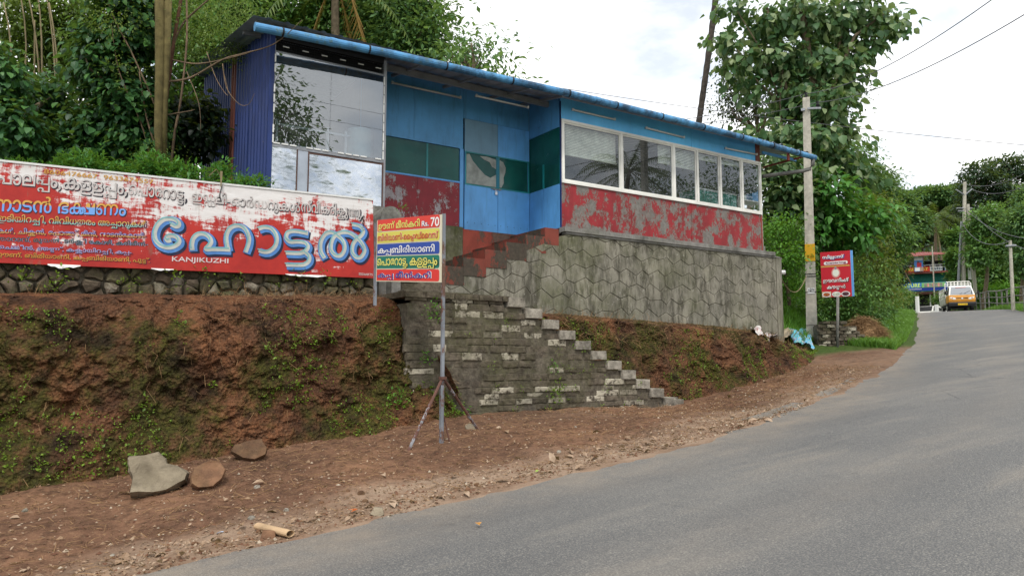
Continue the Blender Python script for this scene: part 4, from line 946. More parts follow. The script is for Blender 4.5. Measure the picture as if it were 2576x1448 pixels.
# rounded right end of the wall
def roundend(mb):
    for i in range(7):
        a0, a1 = math.pi/2*i/7, math.pi/2*(i+1)/7; r0 = .55
        p = lambda a, r_: (13.78+r_*math.sin(a), VH+.55-r_*math.cos(a)+.0)
        q = [p(a0, r0), p(a1, r0), p(a1, r0-.3), p(a0, r0-.3)]; mb.prism(q, 'z', 1.5, 3.72)
    mb.box((13.9, 11.05, 1.5), (14.33, 14, 3.72))
x = MB(); roundend(x); x.build('curved_end', M['plaster'], rw)
x = MB(); x.prism([(13.72, VH-.02), (13.95, VH+.02), (14.2, VH+.16), (14.34, VH+.4), (14.36, VH+.6), (14.36, 14), (14., 14), (13.72, VH+.3)], 'z', 3.72, 3.75); x.build('coping', M['concrete'], rw)
pc = atY(1932, 615, 17.2); x = MB(); x.box((13.75, 10.95, 3.78), (14.0, 11.6, 4.05)); x.build('corner_stub', M['concrete'], rw)
# upper flight of steps in the porch recess
up = empty('upper_steps', (6, 11, 2.3), 'flight of mossy red painted steps rising along the wall to the blue door', 'steps')
for i in range(9):
    u0 = 4.2+.41*i; z1 = 2.31+.163*(i+1)
    po = [(u0, 2.0), (u0+.43, 2.0), (u0+.43, z1), (u0, z1)]
    x = MB(); n0 = 8; vs = []
    x.obox((u0, VH-.012+random.uniform(-.006, .006), z1-.30), (.43 if i < 8 else .3, 0, 0), (0, VD-VH-.03, 0), (0, 0, .30)); st_ = x.build('step', M['redstep'] if i > 2 else M['laterite'], up)

# ------------------------------------------------------------------ lower staircase of laterite blocks
stc = empty('stone_staircase', (6.5, 8.8, .7), 'mossy laterite block staircase climbing beside the bank to the door landing', 'staircase')
VS = 8.53; ru0, rise, run_ = 5.76, .144, .291
x = MB(); po = [(3.95, .2), (8.6, .2), (8.6, 2.31-rise*10-.14)]
for k_ in range(10, -1, -1):
    u0 = ru0+run_*(k_-1)-.03; z1 = 2.31-rise*k_-.14; po += [(u0+.25, z1), (u0-.02, z1)]
po += [(3.95, 2.17)]; pq = [po[0], po[1]]
for p in po[2:]:
    if p != pq[-1]: pq.append(p)
x.prism(pq, 'y', VS+.016, 9.4)
x.build('core', M['mortar'], stc)
hc = .0905; rowz = .31; row = 0
while rowz < 2.30:
    hc = random.uniform(.078, .104)
    u = 3.9+random.uniform(0, .1)
    while u < 8.9:
        w_ = random.uniform(.2, .46); z1 = min(rowz+hc, 2.30); 
        if u+w_*.8 > 8.9: break
        km = math.floor((2.20-z1)/rise); um = 5.46 if km < 0 else 5.46+run_*(km+1)
        if z1 > 2.2: um = 5.4
        w2_ = min(w_, um-u)
        if w2_ > .07: boulderish('stone_block', [(u, rowz), (u+w2_, rowz), (u+w2_, z1), (u, z1)], VS+.05, VS+.004+random.uniform(-.014, .019), M['laterite'], stc, gap=.007, jit=.009, rnd=.12)
        u += w_
    rowz += hc; row += 1
for k_ in range(11):
    u0 = ru0+run_*(k_-1)-.03; z1 = 2.31-rise*k_
    boulderish('step_block', [(u0+.0, z1-.135), (u0+.285, z1-.135), (u0+.285, z1), (u0, z1)], 9.2, VS-.03+random.uniform(-.01, .01), M['capstone'], stc, gap=.004, jit=.006, rnd=.06, cap=.03)
boulderish('step_block', [(8.5, .66), (8.72, .64), (8.74, .84), (8.52, .85)], 8.95, VS-.06, M['capstone'], stc, gap=.004, jit=.008, rnd=.1, cap=.03)
u = 3.9
while u < 5.45: w_ = random.uniform(.28, .42); boulderish('landing_block', [(u, 2.245), (min(u+w_, 5.47), 2.245), (min(u+w_, 5.47), 2.325), (u, 2.325)], 9.7, VS-.02, M['laterite'], stc, gap=.003, jit=.006, rnd=.08, cap=.03); u += w_
x = MB(); x.box((3.95, 9.3, 1.6), (5.9, 10.49, 2.30)); x.build('landing', M['mortar'], stc)
p_ = onv(1008, 720, 9.9); x = MB(); x.box((p_.x-.12, 9.95, 2.0), (p_.x+.02, 10.15, 2.72)); tag(x.build('concrete_stub_post', M['concrete']), 'short weathered concrete post at the right end of the rubble wall', 'post')
lb = MB(); lb.obox((4.45, 9.75, 2.30), (1.15, 0, 0), (0, .5, 0), (0, 0, .16)); lb.build('bottom_step', M['mortar'], stc)

# ------------------------------------------------------------------ rubble wall under the billboard
rb = empty('rubble_wall', (1.8, 9.85, 2.1), 'low dry rubble stone wall under the painted billboard', 'stone wall')
pts = []
z = 2.04
while z < 2.62:
    u = -3.4+random.random()*.15
    while u < 4.02: pts.append((u+random.uniform(-.05, .05), z+random.uniform(-.045, .045))); u += random.uniform(.13, .27)
    z += .125
for po in voronoi(pts, (-3.5, 1.95, 4.05, 2.66)):
    boulderish('stone', po, 9.97, 9.81+random.uniform(-.035, .03)+(.03 if max(p[1] for p in po) > 2.5 else 0), M['rubble'], rb, gap=random.uniform(.008, .02), jit=.016, rnd=.22, bulge=1.)
x = MB(); x.box((-3.5, 9.9, 1.8), (4.05, 10.1, 3.3)); x.build('core', M['mortar'], rb)
rw2 = empty('rough_stone_wall', (14.6, 11.2, 1.6), 'dark rough rock wall between the plastered wall and the concrete pole', 'stone wall')
pts = []; A0 = Vector((13.85, 11.0, 0)); A1 = Vector((15.5, 12.4, 0)); dA = (A1-A0); LA = dA.length; dA.normalize(); nA = Vector((dA.y, -dA.x, 0))
z = 1.5
while z < 3.35:
    u = random.random()*.2
    while u < LA: pts.append((u+random.uniform(-.06, .06), z+random.uniform(-.05, .05))); u += random.uniform(.16, .3)
    z += .17
fr_ = lambda a, b, d: tuple(A0+dA*a+nA*(-d)+Vector((0, 0, b)))
for po in voronoi(pts, (0, 1.4, LA, 3.3)): boulderish('stone', po, .2, random.uniform(-.03, .05), M['rubble'], rw2, fr_, gap=.012, jit=.02, rnd=.25)
x = MB(); x.obox(A0-nA*.12+Vector((0, 0, 1.2)), dA*LA, -nA*.4, (0, 0, 2.1)); x.build('core', M['mortar'], rw2)

# ------------------------------------------------------------------ the painted billboard
VB_ = 9.76; NV = Vector((0, -1, 0))
bbd = empty('billboard', (1.8, VB_, 2.5), 'long red and white hand painted hotel billboard with peeling paint, standing on the rubble wall', 'billboard')
bbp = [(-1.9, 2.475), (4.0, 2.60), (3.96, 3.705), (-1.9, 3.595)]
x = MB(); x.prism(bbp, 'y', VB_, VB_+.03); x.build('board', M['board'], bbd)
x = MB(); x.prism([(-1.9, 3.597), (3.96, 3.707), (3.96, 3.73), (-1.9, 3.62)], 'y', VB_-.01, VB_+.04); x.build('top_edge', M['whitebar'], bbd)
for a, b, dz in ((.1, .42, .045), (1.15, 1.4, .02), (2.75, 3.3, .03)):
    x = MB(); n = 9; zb = lambda u: 2.475+(u+1.9)*.0212
    x.add([(a+(b-a)*i/n, VB_-.004, zb(a+(b-a)*i/n)+.01) for i in range(n+1)]+[(a+(b-a)*i/n, VB_-.03+random.uniform(-.02, .01), zb(a+(b-a)*i/n)-dz*math.sin(math.pi*(i+.3)/(n+.6))*random.uniform(.5, 1.1)) for i in range(n+1)], [(i, i+1, i+n+2, i+n+1) for i in range(n)])
    x.build('torn_edge', M['whitebar'], bbd)
for u in (-1.2, .6, 2.4, 3.8): x = MB(); x.box((u, VB_+.031, 2.6), (u+.05, VB_+.07, 3.65)); x.build('post', M['rustybar'], bbd)
def bbtext(key, x0, yb0, x1, yb1, yt0, mat, mat2=None, off=(.012, -.014), yt1=None):
    s_ = BB[key]; a = onv(x0, yb0, VB_); b = onv(x1, yb1, VB_); t = onv(x0, yt0, VB_); h = t.z-a.z
    ex = (b-a); w = ex.length; ex.normalize(); ez = Vector((0, 0, 1))
    bs = sorted(bb for (ss, bb) in TEXTS if ss == s_)
    if mat2: lettering(bbd, s_, bs[1], a+ex*off[0]+ez*off[1], ex, ez, 0, 0, w, h, mat2, .002, NV)
    return lettering(bbd, s_, bs[0], a, ex, ez, 0, 0, w, h, mat, .006, NV), a.z, h, ex.z/ex.x, a.x
ML = {'grey': m_letter('grey white letter paint', (.60, .56, .54), .25, (.6, .4, .38)), 'ink': m_letter('dark outline paint', (.03, .03, .045), .15), 'gold': m_letter('faded gold letter', (.62, .33, .06), .3),
      'green': m_letter('bottle green letter', (.02, .075, .06), .1), 'lilac': m_letter('lilac letter', (.32, .38, .66), .3, (.5, .3, .3)), 'ink2': m_letter('plum outline', (.12, .02, .05), .2),
      'orange': m_letter('orange letter', (.62, .32, .05), .12), 'white': m_letter('white letter', (.72, .62, .62), .2), 'cream': m_letter('cream letter face', (.56, .58, .53), .3, (.38, .36, .28)),
      'blue': m_letter('blue letter face', (.09, .25, .60), .25, (.25, .42, .62)), 'navy': m_letter('navy letter shadow', (.012, .022, .06), .1), 'teal': m_letter('pale teal highlight', (.22, .50, .52), .2, (.4, .55, .5))}
bbtext('phone', 110, 436, 390, 463, 424, ML['gold'])
for k_, x0, yb0, x1, yb1, yt in (('a1', -8, 474, 152, 486, 432), ('a2', 157, 487, 318, 502, 444), ('a3', 322, 500, 466, 516, 462), ('a4', 482, 514, 578, 524, 474), ('a5', 582, 524, 754, 541, 488), ('a6', 757, 541, 910, 556, 500)):
    bbtext(k_, x0, yb0, x1, yb1, yt, ML['grey'], ML['ink'], (.006, -.008))
def two(key, x0, yb0, x1, yb1, yt0, top, bot, ol, worn=.0, off=(.006, -.006)):
    a = onv(x0, yb0, VB_); b = onv(x1, yb1, VB_); t = onv(x0, yt0, VB_)
    m_ = m_two('two tone '+key, top, bot, a.z, t.z, (b.z-a.z)/(b.x-a.x), a.x, worn); bbtext(key, x0, yb0, x1, yb1, yt0, m_, ol, off)
two('b', -14, 531, 316, 543, 488, (.60, .33, .07), (.16, .34, .72), ML['ink'])
two('c', -6, 562, 366, 577, 536, (.58, .33, .06), (.24, .48, .42), ML['ink2'], .25, (.003, -.004))
two('d', -10, 590, 366, 602, 570, (.22, .28, .55), (.58, .33, .08), ML['ink2'], .2, (.003, -.004))
bbtext('e', -6, 608, 370, 621, 591, ML['green'], ML['lilac'], (.003, -.002))
bbtext('f', -4, 628, 330, 642, 612, ML['lilac'], ML['ink2'], (.006, -.008))
bbtext('g', -8, 648, 376, 663, 631, ML['orange'], ML['ink2'], (.005, -.006))
bbtext('k', 432, 660, 574, 665, 644, ML['white'], None); bbtext('s', 902, 691, 937, 693, 685, ML['grey'], None)
def smooth(path, n=7):
    P = [Vector(p+(0,)) for p in path]; P = [P[0]*2-P[1]]+P+[P[-1]*2-P[-2]]; o = []
    for i in range(1, len(P)-2):
        for k_ in range(n):
            t = k_/n; a, b, c, d = P[i-1], P[i], P[i+1], P[i+2]
            o.append(.5*((2*b)+(c-a)*t+(2*a-5*b+4*c-d)*t*t+(3*b-a-3*c+d)*t**3))
    o.append(P[-2]); return o
def z3(q):                                   # survey of the big letters -> board face
    return onv((q[0]/2.7116+600)/1.59, (q[1]/2.7116+750)/1.59, VB_)
def stroke(path, w, mat, proud, off=(0, 0), side=0):
    pts = [z3(p) for p in smooth(path)]; n = len(pts); vs = []
    for i, p in enumerate(pts):
        d = (pts[min(i+1, n-1)]-pts[max(i-1, 0)]).normalized(); s_ = Vector((-d.z, 0, d.x)); c = p+Vector((off[0], 0, off[1]))
        vs += [c+s_*w/2+NV*(proud+i*3e-5), c-s_*w/2+NV*(proud+i*3e-5)]
    mb = MB(); mb.add(vs, [(2*i, 2*i+1, 2*i+3, 2*i+2) for i in range(n-1)]); return mb.build('big_letter', mat, bbd)
big = [[(236, 406), (262, 420), (296, 436), (322, 425), (318, 390), (275, 360), (215, 352), (150, 368), (90, 425), (62, 500), (72, 580), (120, 635), (190, 662), (262, 655), (318, 620), (325, 580), (290, 545), (235, 535), (190, 560), (205, 590), (238, 582)],
       [(470, 690), (466, 620), (488, 555), (545, 515), (610, 520), (660, 560), (672, 610), (640, 655), (620, 682), (700, 680), (800, 682), (880, 686)], [(860, 690), (842, 610), (840, 530), (880, 455), (960, 425), (1035, 455), (1080, 540), (1078, 620), (1046, 712)],
       [(1186, 460), (1250, 442), (1320, 455), (1370, 510), (1385, 580), (1365, 650), (1310, 700), (1250, 710), (1188, 692)],
       [(1722, 510), (1640, 492), (1560, 484), (1500, 505), (1488, 560), (1530, 600), (1610, 598), (1690, 610), (1722, 650), (1700, 695), (1640, 722), (1560, 722), (1480, 718)], [(1690, 715), (1735, 755), (1730, 810), (1680, 845), (1590, 850), (1482, 846)],
       [(1902, 776), (1862, 700), (1862, 600), (1910, 520), (1980, 498), (2050, 540), (2108, 600), (2118, 680), (2080, 745), (2020, 745), (1975, 690), (1975, 610), (2010, 540), (2080, 500), (2160, 500), (2230, 540), (2300, 610), (2335, 690), (2300, 760), (2250, 770), (2205, 720), (2205, 640), (2240, 580), (2300, 530), (2320, 480), (2280, 430), (2195, 408)]]
for i, pth in enumerate(big):
    w_ = .098; k0 = .001
    stroke(pth, w_+.012, ML['navy'], k0+.001, (.022, -.022)); stroke(pth, w_, ML['blue'], k0+.004); stroke(pth, w_*.52, ML['cream'], k0+.0075, (-.013, .016)); stroke(pth, w_*.16, ML['teal'], k0+.0105, (-.03, .034))
for a, b in (((2380, 170), (2350, 470)),):
    pp = [z3((2310+14*math.sin(i*1.9), 300+i*14)) for i in range(13)]; x = MB(); x.tube([p+NV*.01 for p in pp], .006, 5); x.build('crack', M['black'], bbd)
pp = [z3((780, -20)), z3((762, 40)), z3((752, 80)), z3((768, 150))]; x = MB(); x.tube([p+NV*.012 for p in pp], .006, 5); x.build('hanging_stem', M['black'], bbd)

# ------------------------------------------------------------------ menu sign on steel legs
fr = ground_at(1102, 1113); YR = fr.x*FW.x+fr.y*FW.y+(fr.z-EYE)*FW.z
hR = (atY(1112, 527, YR)-atY(1112, 705, YR)).z
YL = YR*178/155.5
TLc, TRc, BRc, BLc = atY(946, 551, YL), atY(1111, 527, YR), atY(1111, 705, YR), atY(946, 706.5, YL)
TRc.x = BRc.x = fr.x+.02; TRc.y = BRc.y = fr.y
exs = (BRc-BLc); wS = exs.length; exs.normalize(); ezs = Vector((0, 0, 1)); hS = TRc.z-BRc.z; nS = exs.cross(ezs).normalized()
if nS.dot(FW) > 0: nS = -nS
ms = empty('menu_sign', (fr.x, fr.y, fr.z), 'menu sign with five red, yellow, blue and green bands, on steel legs', 'sign')
def skew(o, e, z, d0, d1, a0, b0, a1, b1, mb): mb.obox(o+e*a0+z*b0+nS*d0, e*(a1-a0), nS*(d1-d0), z*(b1-b0)); return mb
x = skew(BLc, exs, ezs, -.03, 0, 0, 0, wS, hS, MB()); x.build('panel', flatc('cream sign edge', (.62, .58, .44)), ms)
bands = [(0, .188, (.62, .045, .035)), (.195, .40, (.012, .17, .12)), (.405, .60, (.025, .07, .32)), (.605, .795, (.60, .55, .10)), (.80, 1., (.62, .05, .035))]
for i, (a, b, c) in enumerate(bands):
    pg = []; w_ = wS-.05; h_ = hS*(b-a)-.008; r_ = .03
    for cx0, cz0, a0 in ((w_-r_, r_, -90), (w_-r_, h_-r_, 0)):
        for q in range(5): t = R(a0+q*22.5); pg.append((cx0+r_*math.cos(t), cz0+r_*math.sin(t)))
    pg += [(0, h_), (0, 0)]; o_ = BLc+exs*.015+ezs*(hS*a+.012)
    x = MB(); n = len(pg); x.add([o_+exs*p+ezs*q+nS*.002 for p, q in pg], [tuple(range(n))]); x.build('menu_band', flatc('band paint %d' % i, c), ms)
cy_, cr_, cw_, cg_, cb_ = [flatc('print '+n, c) for n, c in (('yellow', (.72, .68, .16)), ('red', (.55, .03, .03)), ('white', (.78, .78, .76)), ('dark green', (.02, .05, .02)), ('blue', (.03, .05, .28)))]
def mtext(s_, x0, z0, w, h, m1, m2): 
    bs = sorted(bb for (ss, bb) in TEXTS if ss == s_); 
    if m2: lettering(ms, s_, bs[1], BLc, exs, ezs, x0*wS, z0*hS, w*wS, h*hS, m2, .0035, nS)
    lettering(ms, s_, bs[0], BLc, exs, ezs, x0*wS, z0*hS, w*wS, h*hS, m1, .0065, nS)
mtext(MENU[0], .03, .82, .66, .15, cy_, cg_); mtext(MENU[1], .72, .845, .10, .08, cw_, cb_); mtext(MENU[2], .85, .83, .12, .14, cw_, cr_)
mtext(MENU[3], .02, .625, .94, .145, cr_, cw_); mtext(MENU[4], .03, .42, .88, .15, cw_, None); mtext(MENU[5], .02, .205, .93, .165, cy_, cg_); mtext(MENU[6], .03, .03, .83, .135, cb_, cw_)
pt_ = Vector((fr.x+.035, fr.y, 0))
def post(name, x, y, z0, z1, w, mat, parent): mb = MB(); mb.obox((x-w/2, y-w/2, z0), (w, 0, 0), (0, w, 0), (0, 0, z1-z0)); return mb.build(name, mat, parent)
post('leg', fr.x+.045, fr.y+.0, fr.z-.05, TRc.z+.01, .034, M['steel'], ms)
post('leg', fr.x+.02, fr.y-.035, fr.z-.05, fr.z+.62, .036, M['steel'], ms)
post('leg', BLc.x+.01, BLc.y+.05, BLc.z-.3, TLc.z-.02, .034, M['steel'], ms)
jz = fr.z+(atY(1108, 950, YR).z-atY(1108, 1113, YR).z); J = Vector((fr.x+.04, fr.y-.02, jz))
for q in ((1025, 1132), (1205, 1078), (1122, 1118)):
    e = ground_at(*q); e.z -= .03
    if q[0] == 1122: e = Vector((fr.x+.12, fr.y-.05, fr.z-.02)); J2 = J-Vector((0, 0, .35))
    else: J2 = J
    x = MB(); x.tube([J2, e], .016 if q[0] != 1122 else .008, 6); x.build('brace', M['rustybar'], ms)
x = MB(); x.obox(J-Vector((.035, .03, .02)), (.07, 0, 0), (0, .06, 0), (0, 0, .03)); x.build('clamp', M['rustybar'], ms)

# ------------------------------------------------------------------ concrete pole, its fittings and wires
def frame_at(p, yaw=0.):            # right, back, up at a place, turned to the sight line
    d = Vector((p.x, p.y, 0)).normalized(); r_ = Vector((d.y, -d.x, 0)); a = R(yaw); return r_*math.cos(a)+d*math.sin(a), d*math.cos(a)-r_*math.sin(a)
pb = ground_at(2043, 858); YP = pb.dot(FW)-EYE*FW.z; ptop = atY(2329, 245, YP); 
PB = atY(2043, 858, YP)
kp = YP/FOC/S
ptop = atY(2028, 246, YP)
pole = empty('concrete_pole', PB, 'tall grey concrete electricity pole with a yellow band, right of the restaurant', 'utility pole')
er, eb = frame_at(PB, 0)
def taper(z0, z1, w0, w1, d0, d1, mat, name, grow=0., parent=None):
    H_ = ptop.z-PB.z; ax = (ptop-PB)/H_; mb = MB(); vs = []
    for z, w, d in ((z0, w0, d0), (z1, w1, d1)):
        c = PB+ax*z; w += grow; d += grow
        vs += [c-er*w/2-eb*d/2, c+er*w/2-eb*d/2, c+er*w/2+eb*d/2, c-er*w/2+eb*d/2]
    mb.add(vs, [(0, 3, 2, 1), (4, 5, 6, 7), (0, 1, 5, 4), (1, 2, 6, 5), (2, 3, 7, 6), (3, 0, 4, 7)]); return mb.build(name, mat, parent or pole)
HP = ptop.z-PB.z; wd = lambda z: 26.5*kp+(16.5-26.5)*kp*(z/HP)
taper(-.4, HP, wd(-.4), wd(HP), .2, .14, M['concretepole'], 'shaft')
zof = lambda y: (858-y)*kp
taper(zof(658), zof(615), wd(zof(658)), wd(zof(615)), .2, .18, flatmat('ochre band paint', (.62, .34, .015), .7), 'yellow_band', .006)
for y in (690, 696, 735, 818): taper(zof(y), zof(y)+.012, wd(zof(y)), wd(zof(y)), .2, .2, M['black'], 'tie_wire', .012)
pz = zof(739); x = MB(); ax = (ptop-PB)/HP; c = PB+ax*pz-eb*.108
x.obox(c-er*.085, er*.18, eb*.003, (0, 0, 36*kp)); pst = x.build('poster', M['whitebar'], pole)
want_p = TEXTS[("പൂരം", .02)]
x = MB(); x.obox(c-er*.07-eb*.003+Vector((0, 0, 30*kp)), er*.15, eb*.002, (0, 0, .05)); x.build('poster_print', M['black'], pst)
lettering(pst, "പൂരം", .02, c-er*.085, er, Vector((0, 0, 1)), .02, .05, .15, .1, M['black'], .004, -eb)
tpz = ptop-Vector((0, 0, .35)); x = MB(); x.obox(tpz+er*.02-eb*.12, er*.34+eb*.1, eb*.05, (0, 0, .05)); x.obox(tpz-er*.14-eb*.1+Vector((0, 0, -.02)), er*.1, eb*.05, (0, 0, .07)); x.build('cross_arm', M['beam'], pole)
ins = [ptop+Vector((0, 0, .0)), ptop+er*.28+Vector((0, 0, -.28))]
for q in ins: x = MB(); x.tube([q, q+Vector((0, 0, .05)), q+Vector((0, 0, .08)), q+Vector((0, 0, .15))], [.035, .055, .03, .04], 10); x.build('insulator', M['black'], pole)
def wire(a, b, sag, lb, r_=.009, n=24, grp='overhead wires', par=None):
    a = Vector(a); b = Vector(b); x = MB(); x.tube([a.lerp(b, i/n)-Vector((0, 0, sag*4*(i/n)*(1-i/n))) for i in range(n+1)], r_, 4)
    o = x.build('overhead_wire', M['wire']); tag(o, lb, 'wire', grp); return o
M['wire'] = flatmat('wire', (.10, .10, .11), .6)
wire(ins[0]+Vector((0, 0, .12)), atY(1450, 318, 24), .25, 'upper wire from the pole top back towards the roof')
wire(ins[1]+Vector((0, 0, .12)), atY(1450, 324, 24), .25, 'lower wire from the pole top back towards the roof')
wire(ins[0]+Vector((0, 0, .12)), atY(2640, -110, 9), .35, 'upper wire rising from the pole to the top right corner')
wire(ins[1]+Vector((0, 0, .12)), atY(2700, -40, 9), .3, 'lower wire rising from the pole towards the right edge')
wire(atY(1000, 150, 22), atY(2700, 375, 19), .25, 'long thin wire crossing the sky from above the roof to the right edge', .008)
x = MB(); a = atY(1958, 683, 17.3); b = atY(2028, 694, YP-.2); x.tube([a.lerp(b, t/14)-Vector((0, 0, .45*4*(t/14)*(1-t/14))) for t in range(15)], .012, 5)
tag(x.build('loose_cable', M['cane']), 'pale loose cable drooping from the wall end to the concrete pole', 'cable')
x = MB(); a = atY(1940, 684, 17.2); x.tube([a, a+RT*.32], .05, 10); tag(x.build('white_pipe_end', M['whitebar'], None, True), 'white pipe stub sticking out behind the end of the plastered wall', 'pipe')

# ------------------------------------------------------------------ catering sign
fc = ground_at(2106, 871); YC = fc.dot(FW)-EYE*FW.z; kc = YC/FOC/S
TLq, TRq, BRq, BLq = atY(2063.5, 634.6, YC+.25), atY(2138, 628.7, YC-.1), atY(2143.5, 744.7, YC-.1), atY(2068, 747.5, YC+.25)
exq = (TRq-TLq+BRq-BLq)/2; wq = exq.length; exq.normalize(); ezq = (TLq-BLq+TRq-BRq)/2; hq = ezq.length; ezq.normalize(); nq = exq.cross(ezq).normalized()
if nq.dot(FW) > 0: nq = -nq
cs = empty('catering_sign', fc, 'red board sign with a light bulb picture and three dishes on a thin grey post', 'sign')
x = MB(); x.obox(BLq, exq*wq, ezq*hq, nq*-.035); x.build('panel', flatc('sign red print', (.50, .014, .028)), cs)
x = MB(); x.obox(BLq-nq*.036+exq*.01, exq*(wq+.04), ezq*hq, nq*-.09); x.build('blue_back', M['bluedoor'], cs)
def dot(name, cx0, cz0, rx, rz, mat, pr, n=20, parent=None):
    o_ = BLq+exq*cx0*wq+ezq*cz0*hq+nq*pr; mb = MB(); mb.add([o_+exq*rx*wq*math.cos(6.2832*i/n)+ezq*rz*hq*math.sin(6.2832*i/n) for i in range(n)], [tuple(range(n))]); return mb.build(name, mat, parent or cs)
def rect(name, x0, z0, x1, z1, mat, pr): mb = MB(); o_ = BLq+nq*pr; mb.add([o_+exq*a*wq+ezq*b*hq for a, b in ((x0, z0), (x1, z0), (x1, z1), (x0, z1))], [(0, 1, 2, 3)]); return mb.build(name, mat, cs)
def ctext(s_, x0, z0, w, h, m1, m2):
    bs = sorted(bb for (ss, bb) in TEXTS if ss == s_)
    if m2: lettering(cs, s_, bs[1], BLq+exq*.012-ezq*.014, exq, ezq, x0*wq, z0*hq, w*wq, h*hq, m2, .006, nq)
    lettering(cs, s_, bs[0], BLq, exq, ezq, x0*wq, z0*hq, w*wq, h*hq, m1, .009, nq)
ctext(CAT[0], .07, .83, .72, .10, cw_, cb_)
rect('name_plate', .16, .715, .86, .785, cw_, .004); dot('name_plate', .16, .75, .05, .035, cw_, .005); dot('name_plate', .86, .75, .05, .035, cw_, .005)
ctext(CAT[1], .18, .722, .68, .055, flatc('maroon print', (.2, .01, .06)), None)
rect('stripe', 0, .685, .97, .692, cy_, .004); rect('stripe', 0, .667, .97, .674, cy_, .004)
k = N('bulb halo print'); dot('bulb_halo', .5, .53, .15, .115, flatc('halo', (.62, .22, .2)), .003); dot('bulb_halo', .5, .53, .12, .09, flatc('halo inner', (.70, .42, .38)), .005); dot('bulb', .5, .53, .105, .078, flatc('bulb print', (.72, .74, .64)), .007)
rect('bulb_cap', .47, .60, .53, .665, M['beam'], .008)
ctext(CAT[2], .06, .31, .86, .11, cw_, M['black']); ctext(CAT[3], .18, .16, .62, .11, cw_, M['black'])
for i, (cx0, c) in enumerate(((.16, (.38, .10, .03)), (.49, (.50, .52, .42)), (.80, (.09, .03, .04)))):
    rect('dish_print', cx0-.155, .005, cx0+.155, .125, flatc('print ground %d' % i, ((.55, .45, .28), (.5, .02, .03), (.5, .02, .03))[i]), .004+i*.0005)
    dot('dish_print', cx0, .062, .15, .058, flatc('plate print', (.70, .70, .68)), .007); dot('dish_print', cx0, .062, .115, .042, simple('food print %d' % i, c, .6, 0, .6, 14), .009)
x = MB(); pcx = atY(2107.5, 745, YC); x.tube([(fc.x, fc.y, fc.z-.2), (pcx.x, pcx.y, pcx.z)], .035, 8); x.build('post', M['concrete'], cs, True)

# ------------------------------------------------------------------ low brick stub, hay, rubbish by the pole
bs0 = ground_at(2060, 868); er2, eb2 = frame_at(bs0, 20)
bw = empty('broken_brick_wall', bs0, 'low broken wall of dark bricks between the concrete pole and the catering sign', 'brick wall')
kb = (bs0.dot(FW))/FOC/S
for r_ in range(8):
    for c in range(5):
        if r_ > 5 and c > 2 or r_ == 5 and c > 3: continue
        a = (c+(.5 if r_ % 2 else 0))*.215; o_ = bs0+er2*a+Vector((0, 0, r_*.085-.05))
        f_ = lambda p, q, d, o_=o_: tuple(o_+er2*p+eb2*d+Vector((0, 0, q)))
        boulderish('brick', [(0, 0), (.21, 0), (.21, .08), (0, .08)], .3, random.uniform(-.03, .03), M['laterite'] if random.random() > .08 else M['dirtyred'], bw, f_, .006, .01, .1)
x = MB(); x.obox(bs0+eb2*.06-Vector((0, 0, .1)), er2*1.0, eb2*.3, (0, 0, .6)); x.build('core', M['mortar'], bw)
def cloth(name, pts, lb, cols, seed):
    k = N(name+' print'); v_ = k.voro(2.2); c = k.ramp(k.noise(3.2, 2, .5, dist=1.5, off=(seed, 0, 0)), cols)
    c = k.mix(k.ramp(k.noise(5, 6, .7), [(.5, 0), (.65, .7)]), c, (.10, .05, .035)); m_ = k.fin(c, .6, 0, None, .3)
    P4 = [Vector(p) for p in pts]; n, q = 26, 16; X = np.zeros((n, q, 3))
    for i in range(n):
        for j in range(q):
            s_, t = i/(n-1), j/(q-1); p = (P4[0]*(1-s_)+P4[1]*s_)*(1-t)+(P4[3]*(1-s_)+P4[2]*s_)*t
            w = float(fbm(s_*5+seed, t*4, seed, 4))*.11; w2 = float(fbm(s_*7, t*5+seed, 2, 3))*.07; X[i, j] = p+Vector((w2, -abs(w)*.6, w+.04))
    return tag(gridmesh(name, X[..., 0], X[..., 1], X[..., 2], m_), lb, 'banner', 'rubbish sheets by the pole')
gp_ = lambda x, y, up=.03: ground_like(x, y)+Vector((0, 0, up))
def ground_like(x, y):
    """first hit of the sight line with the bank beside the stairs or the ground"""
    d = ray(x, y); best = None; Uu, Vv, Zz = B2
    for t in np.linspace(9, 30, 700):
        p = Vector((0, 0, EYE))+d*t; h = zat(p.x, p.y)
        if 5.3 < p.x < 16.1:
            i = min(int((p.x-5.2)/.045), Uu.shape[0]-1); vv = Vv[i]; zz = Zz[i]; o_ = np.argsort(vv); h = max(h, float(np.interp(p.y, vv[o_], zz[o_], left=-9, right=zz[-1])))
        if p.z < h: return Vector((p.x, p.y, h))
    return p
cloth('torn_banner', [gp_(1880, 822, .08), gp_(1960, 842, .1), gp_(1950, 868, .08), gp_(1890, 846, .06)], 'crumpled white and red torn flex banner lying on the bank by the wall end', [(.35, (.65, .64, .6)), (.5, (.70, .68, .66)), (.53, (.5, .03, .03)), (.58, (.03, .03, .04)), (.62, (.7, .7, .68))], 3)
cloth('torn_banner', [gp_(1975, 840, .1), gp_(2034, 846, .1), gp_(2044, 888, .08), gp_(1990, 864, .06)], 'crumpled blue and pink torn banner hanging down the bank below the pole', [(.35, (.10, .42, .62)), (.45, (.12, .45, .70)), (.5, (.6, .35, .35)), (.55, (.1, .5, .45)), (.65, (.15, .45, .72))], 9)
cloth('old_sack', [gp_(1925, 834, .1), gp_(1992, 842, .12), gp_(1994, 862, .08), gp_(1940, 856, .06)], 'dirty brown sack lying between the two torn banners', [(.3, (.20, .15, .10)), (.5, (.36, .30, .2)), (.7, (.25, .18, .12))], 14)

